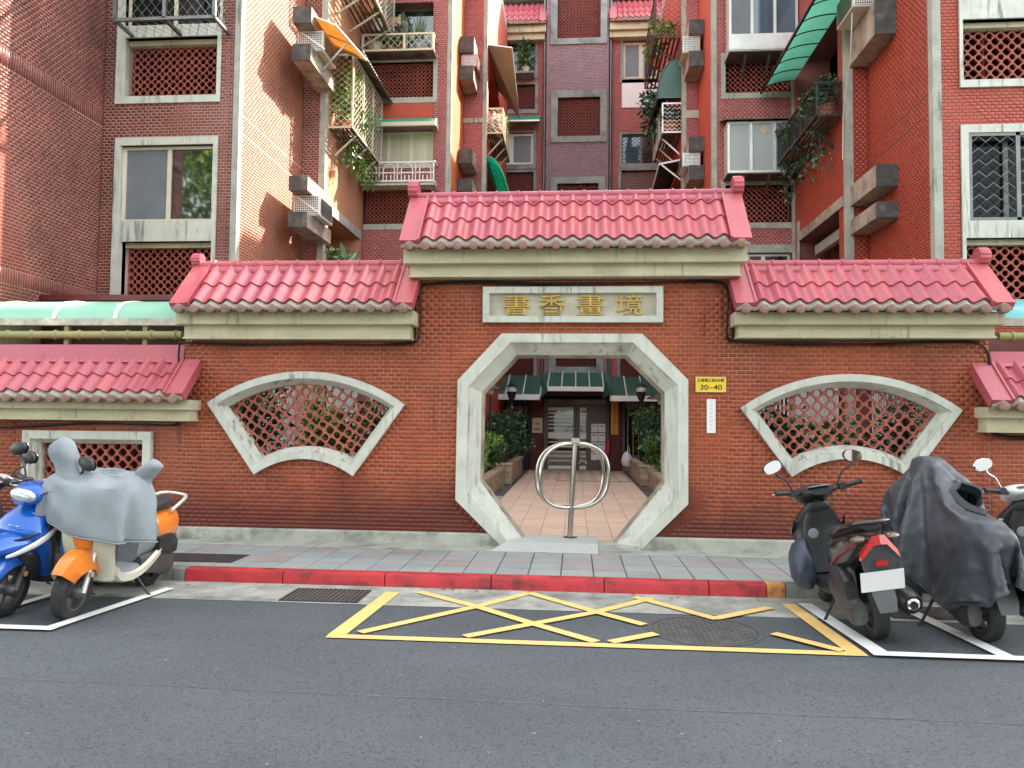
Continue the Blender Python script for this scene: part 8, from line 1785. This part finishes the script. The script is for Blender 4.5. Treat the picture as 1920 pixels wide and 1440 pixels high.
# the grey cover as it hangs: rings of points from hem to crown, millimetres from (-3.9, 6.1, 0)
BELL = [
  498,28,573,448,85,565,388,90,576,329,103,598,311,146,604,343,179,593,373,218,583,326,214,578,292,175,581,254,140,583,208,113,587,151,93,601,86,81,619,12,76,635,-74,75,645,-150,74,656,-202,97,678,-244,118,712,-264,160,732,-291,191,753,-296,240,773,-335,219,790,-377,210,809,-407,170,814,-455,152,823,-433,101,834,-386,40,833,-411,-20,817,-421,-75,815,-437,-138,817,-431,-190,813,-379,-188,799,-341,-147,788,-311,-176,767,-283,-205,746,-239,-217,725,-191,-224,705,-140,-231,683,-80,-238,658,3,-243,635,89,-240,624,152,-242,620,205,-249,614,272,-252,604,333,-240,595,362,-200,598,325,-169,602,307,-127,605,351,-122,595,397,-111,589,434,-80,588,471,-43,583,
  495,23,630,454,83,623,398,95,632,341,105,651,319,145,656,348,178,647,366,221,638,321,212,632,287,174,634,252,138,635,206,111,639,149,93,650,85,84,666,10,89,678,-74,96,682,-147,89,696,-203,94,717,-247,115,743,-274,149,766,-286,188,787,-296,232,809,-341,229,820,-375,201,830,-406,166,839,-452,151,856,-434,99,858,-398,35,864,-398,-28,847,-416,-78,847,-432,-137,849,-428,-187,846,-377,-191,832,-337,-154,822,-309,-183,802,-279,-211,782,-236,-223,762,-189,-231,743,-139,-241,722,-80,-250,699,4,-246,679,87,-233,669,148,-234,666,201,-241,661,265,-250,653,325,-245,647,360,-211,650,328,-177,654,315,-135,658,358,-129,648,401,-116,643,436,-84,642,468,-45,638,
  490,17,704,461,79,699,411,100,705,358,108,721,330,142,726,349,180,718,357,223,710,315,207,705,285,169,704,247,136,705,202,109,707,145,98,715,82,110,722,7,125,726,-74,130,730,-145,128,739,-197,118,765,-240,123,795,-275,144,816,-296,180,834,-303,224,855,-347,221,865,-374,187,873,-405,155,881,-448,138,895,-444,86,894,-421,21,890,-396,-35,889,-408,-84,888,-428,-136,889,-422,-182,886,-374,-192,875,-333,-163,866,-305,-192,847,-274,-219,829,-232,-232,811,-185,-242,793,-136,-253,774,-77,-261,753,4,-252,735,85,-237,729,143,-223,726,195,-228,723,255,-243,719,313,-247,715,355,-226,718,336,-186,724,326,-144,727,368,-138,718,408,-121,714,436,-86,713,464,-46,710,
  484,12,776,468,72,772,426,101,776,376,111,789,345,141,794,341,181,787,349,223,781,311,201,775,278,165,773,244,130,772,194,116,772,137,125,773,78,145,771,6,154,776,-72,160,778,-139,153,788,-194,154,805,-229,144,840,-267,146,865,-301,172,881,-309,216,900,-352,211,910,-375,176,915,-406,144,922,-445,123,933,-444,75,933,-423,16,930,-403,-37,929,-406,-84,929,-424,-131,929,-417,-175,927,-373,-192,918,-329,-171,909,-301,-201,891,-268,-224,874,-225,-238,858,-177,-242,840,-128,-240,820,-72,-261,807,6,-259,792,78,-230,787,135,-218,786,187,-215,783,245,-228,781,299,-243,781,344,-232,786,354,-190,789,339,-151,794,380,-143,786,415,-122,783,436,-85,782,460,-45,780,
  477,8,847,471,63,844,440,98,847,395,114,857,366,143,861,349,178,857,345,218,852,314,188,845,283,152,841,235,143,838,189,159,822,134,171,819,74,176,825,4,180,831,-69,185,832,-134,187,835,-187,185,852,-227,177,881,-258,166,911,-298,169,931,-317,208,947,-358,199,955,-379,164,959,-409,135,965,-442,108,973,-442,63,972,-424,11,971,-410,-39,970,-407,-82,970,-421,-125,969,-412,-165,967,-373,-189,961,-327,-179,953,-298,-208,937,-260,-223,921,-216,-224,904,-170,-215,883,-120,-222,869,-66,-245,860,6,-260,851,76,-238,847,128,-216,847,179,-202,844,234,-217,844,286,-230,847,332,-229,853,359,-197,857,353,-156,862,392,-146,854,422,-119,852,436,-82,851,455,-43,849,
  469,4,913,471,53,911,452,90,913,421,121,917,395,149,919,366,170,922,354,205,920,327,175,912,285,186,895,239,189,887,189,191,881,133,191,882,74,193,887,5,196,891,-67,197,892,-130,190,896,-183,187,908,-223,196,933,-261,196,954,-293,180,980,-329,202,994,-365,182,999,-386,151,1002,-415,125,1006,-436,92,1009,-438,52,1009,-424,5,1008,-418,-41,1007,-411,-79,1008,-418,-118,1007,-406,-153,1006,-373,-180,1003,-329,-186,996,-295,-206,983,-258,-200,961,-216,-195,943,-167,-199,932,-117,-210,922,-62,-224,912,7,-250,910,78,-236,907,128,-212,906,177,-193,904,231,-202,904,283,-204,907,325,-216,917,360,-197,922,371,-160,924,406,-145,918,426,-114,916,436,-79,915,451,-42,914,
  457,0,975,460,42,975,445,76,976,418,104,978,395,130,980,377,157,981,355,183,983,320,172,969,277,177,961,232,184,954,183,186,949,130,183,946,72,174,942,4,167,941,-66,168,945,-126,174,953,-178,176,967,-221,165,979,-256,175,1001,-296,173,1015,-331,181,1037,-362,159,1039,-387,134,1041,-409,106,1043,-426,76,1044,-431,42,1044,-423,0,1044,-415,-40,1043,-413,-74,1043,-412,-107,1043,-396,-137,1042,-366,-161,1039,-329,-180,1036,-293,-177,1019,-256,-174,1002,-214,-186,992,-168,-199,984,-118,-210,977,-63,-222,970,7,-237,969,78,-231,967,130,-213,966,178,-194,964,227,-177,960,276,-182,964,316,-189,976,353,-182,983,380,-159,981,405,-133,979,421,-105,978,432,-74,977,443,-41,976,
  435,-1,1036,435,34,1036,423,63,1037,402,88,1038,381,112,1039,361,135,1040,332,151,1037,299,147,1020,259,144,1007,217,142,996,170,140,991,118,138,989,63,138,989,-1,137,990,-66,132,990,-122,139,999,-171,144,1012,-214,145,1027,-254,142,1036,-291,147,1054,-324,155,1074,-354,136,1076,-378,114,1077,-398,90,1078,-414,63,1078,-420,34,1079,-417,-1,1079,-410,-35,1078,-406,-63,1078,-400,-91,1078,-383,-117,1077,-356,-138,1076,-323,-156,1074,-287,-157,1060,-252,-174,1051,-211,-185,1042,-166,-185,1029,-117,-193,1024,-63,-202,1022,2,-213,1024,68,-212,1024,121,-206,1025,171,-200,1025,218,-188,1024,262,-174,1025,298,-154,1028,333,-155,1039,363,-137,1040,387,-115,1039,404,-90,1038,415,-63,1037,426,-35,1037,
  402,0,1091,400,28,1091,391,52,1091,375,74,1091,356,94,1092,330,106,1084,301,114,1076,270,108,1061,233,106,1049,192,113,1044,149,125,1046,102,125,1044,51,126,1043,-7,125,1042,-64,113,1039,-115,109,1041,-162,105,1045,-203,111,1058,-238,123,1075,-274,123,1088,-306,128,1105,-335,114,1108,-358,95,1109,-377,74,1109,-391,52,1110,-398,28,1110,-398,0,1110,-394,-28,1110,-388,-52,1110,-378,-74,1109,-361,-95,1109,-336,-114,1108,-306,-129,1105,-273,-138,1094,-240,-141,1075,-201,-153,1075,-157,-160,1072,-111,-165,1065,-62,-168,1051,-4,-171,1057,55,-167,1058,104,-159,1052,150,-150,1048,194,-142,1045,234,-136,1059,270,-128,1069,302,-119,1079,332,-108,1086,358,-95,1092,375,-74,1091,388,-52,1091,396,-28,1091,
  359,0,1132,357,22,1132,349,41,1132,332,53,1123,313,67,1121,290,73,1111,264,81,1103,233,90,1101,203,80,1089,166,84,1083,127,92,1082,87,104,1087,42,108,1087,-8,111,1088,-57,100,1085,-102,98,1087,-141,83,1084,-177,94,1096,-212,97,1107,-242,108,1119,-272,98,1121,-299,88,1129,-321,76,1135,-338,59,1135,-350,41,1135,-357,22,1135,-359,0,1135,-356,-22,1135,-349,-41,1135,-338,-59,1135,-322,-76,1135,-301,-84,1119,-277,-90,1104,-249,-97,1089,-217,-105,1079,-181,-111,1070,-142,-115,1063,-100,-120,1062,-56,-123,1068,-7,-127,1078,43,-124,1079,87,-116,1075,128,-107,1069,167,-99,1067,204,-90,1068,237,-82,1074,267,-74,1083,293,-65,1093,315,-57,1105,333,-50,1119,348,-41,1132,355,-22,1132,
  292,2,1128,291,13,1140,287,27,1147,275,43,1146,258,38,1132,239,50,1127,219,63,1135,193,60,1126,165,70,1126,135,64,1119,102,71,1117,67,72,1115,32,81,1121,-7,89,1126,-47,88,1127,-83,82,1127,-113,65,1121,-141,82,1129,-172,80,1132,-199,73,1123,-224,66,1123,-247,58,1127,-265,48,1132,-279,41,1144,-290,28,1151,-295,15,1145,-297,0,1144,-295,-14,1149,-288,-31,1147,-280,-39,1133,-264,-52,1139,-248,-56,1124,-226,-68,1121,-205,-67,1103,-178,-77,1102,-148,-78,1090,-116,-88,1091,-82,-84,1084,-45,-85,1082,-8,-87,1096,31,-82,1090,67,-77,1084,102,-70,1082,135,-63,1082,165,-57,1086,193,-54,1095,217,-58,1105,239,-57,1116,257,-49,1125,273,-39,1130,284,-26,1128,290,-13,1134,
  197,1,1148,190,19,1135,194,14,1158,180,31,1148,179,25,1168,164,38,1168,146,40,1158,125,37,1150,109,53,1160,87,48,1150,67,60,1159,42,56,1154,17,56,1155,-8,62,1159,-32,68,1165,-56,66,1167,-73,53,1159,-95,50,1156,-116,46,1153,-136,43,1152,-156,46,1158,-167,37,1144,-180,32,1158,-188,20,1152,-196,10,1154,-199,-4,1156,-197,2,1139,-200,-16,1153,-189,-9,1133,-190,-30,1144,-175,-25,1126,-165,-35,1136,-153,-47,1128,-135,-41,1113,-118,-55,1124,-98,-49,1109,-77,-60,1113,-54,-54,1105,-28,-58,1098,-8,-64,1115,18,-61,1115,42,-61,1114,67,-56,1114,85,-43,1113,106,-41,1117,124,-43,1125,143,-39,1131,159,-29,1123,170,-17,1124,184,-22,1139,187,-8,1129,192,5,1131,
  122,12,1147,113,4,1155,115,-1,1168,101,14,1159,106,9,1178,92,14,1178,89,26,1187,69,16,1169,67,35,1186,47,31,1180,37,43,1182,21,36,1167,10,41,1183,-5,45,1169,-20,43,1181,-33,30,1166,-50,39,1179,-63,39,1166,-76,32,1178,-84,25,1164,-98,21,1179,-107,23,1164,-115,12,1176,-106,3,1163,-126,6,1164,-123,-6,1171,-131,-19,1169,-116,-10,1156,-129,-25,1159,-115,-28,1160,-119,-36,1148,-93,-21,1151,-98,-41,1154,-82,-40,1149,-73,-48,1140,-56,-37,1143,-47,-50,1136,-35,-38,1123,-20,-46,1130,-9,-25,1128,7,-37,1115,24,-32,1113,37,-37,1122,47,-20,1112,65,-27,1126,77,-26,1114,80,-18,1131,85,-7,1122,105,-3,1121,105,-9,1137,114,-5,1145,104,11,1135
]
B = np.array(BELL, float).reshape(13, 52, 3)/1000+np.array([-3.9, 6.1, 0])
for r in B:                         # sewn pleats and the swag between the two hoods
    for p in r:
        u = (p[0]+3.89)/.42; tt = min(1, max(0, (1.13-p[2])/.45)); fr = min(1, max(0, (6.12-p[1])/.15))
        p[1] += fr*(.013*math.sin(24*(p[2]+.22*u*u)+.6)*tt*math.exp(-(u/.6)**2)+.014*math.sin(13*u+3*p[2])*tt*tt*abs(u))
mb = MB(); mb.loft([[tuple(p) for p in r] for r in B], False, True)
o = mb.build('cloth', 'cloth_grey', gc, smooth=True); o.data.polygons.foreach_set('use_smooth', [True]*len(o.data.polygons))
q = o.modifiers.new('s', 'SUBSURF'); q.levels = 1; q.render_levels = 1; wrinkle(o, .006, .05, 2)
q = o.modifiers.new('t', 'SOLIDIFY'); q.thickness = .004
mb = MB(); mb.tube([tuple(p) for p in B[0]], .007, 6, closed=True); mb.build('hem', 'cloth_grey', gc, smooth=60)
def hood(P, R, n=28, flat=.72):
    lo = []; mb = MB()
    for q in catmull([(*p, r) for p, r in zip(P, R)], 4):
        L = []
        for k in range(n):
            a = 2*PI*k/n; r = q[3]*(1+.05*math.sin(3*a+q[2]*14)+.03*math.sin(5*a-q[2]*22)); L.append((q[0]+r*math.cos(a), q[1]+r*flat*math.sin(a), q[2]+.02*math.cos(a+.6)))
        lo.append(L)
    mb.loft(lo, True, True); o = mb.build('mirror_hood', 'cloth_grey', gc, smooth=True); o.data.polygons.foreach_set('use_smooth', [True]*len(o.data.polygons)); wrinkle(o, .012, .06, 2); return o
hood([(-4.10, 6.10, .96), (-4.13, 6.08, 1.07), (-4.15, 6.07, 1.15), (-4.17, 6.07, 1.22), (-4.20, 6.07, 1.29), (-4.215, 6.07, 1.35), (-4.21, 6.07, 1.39), (-4.20, 6.07, 1.405)], [.19, .135, .10, .105, .118, .105, .065, .02])
hood([(-3.66, 6.12, .92), (-3.59, 6.12, 1.0), (-3.55, 6.12, 1.06), (-3.51, 6.12, 1.12), (-3.48, 6.12, 1.17), (-3.465, 6.12, 1.21), (-3.465, 6.12, 1.235)], [.17, .115, .085, .10, .105, .07, .02])
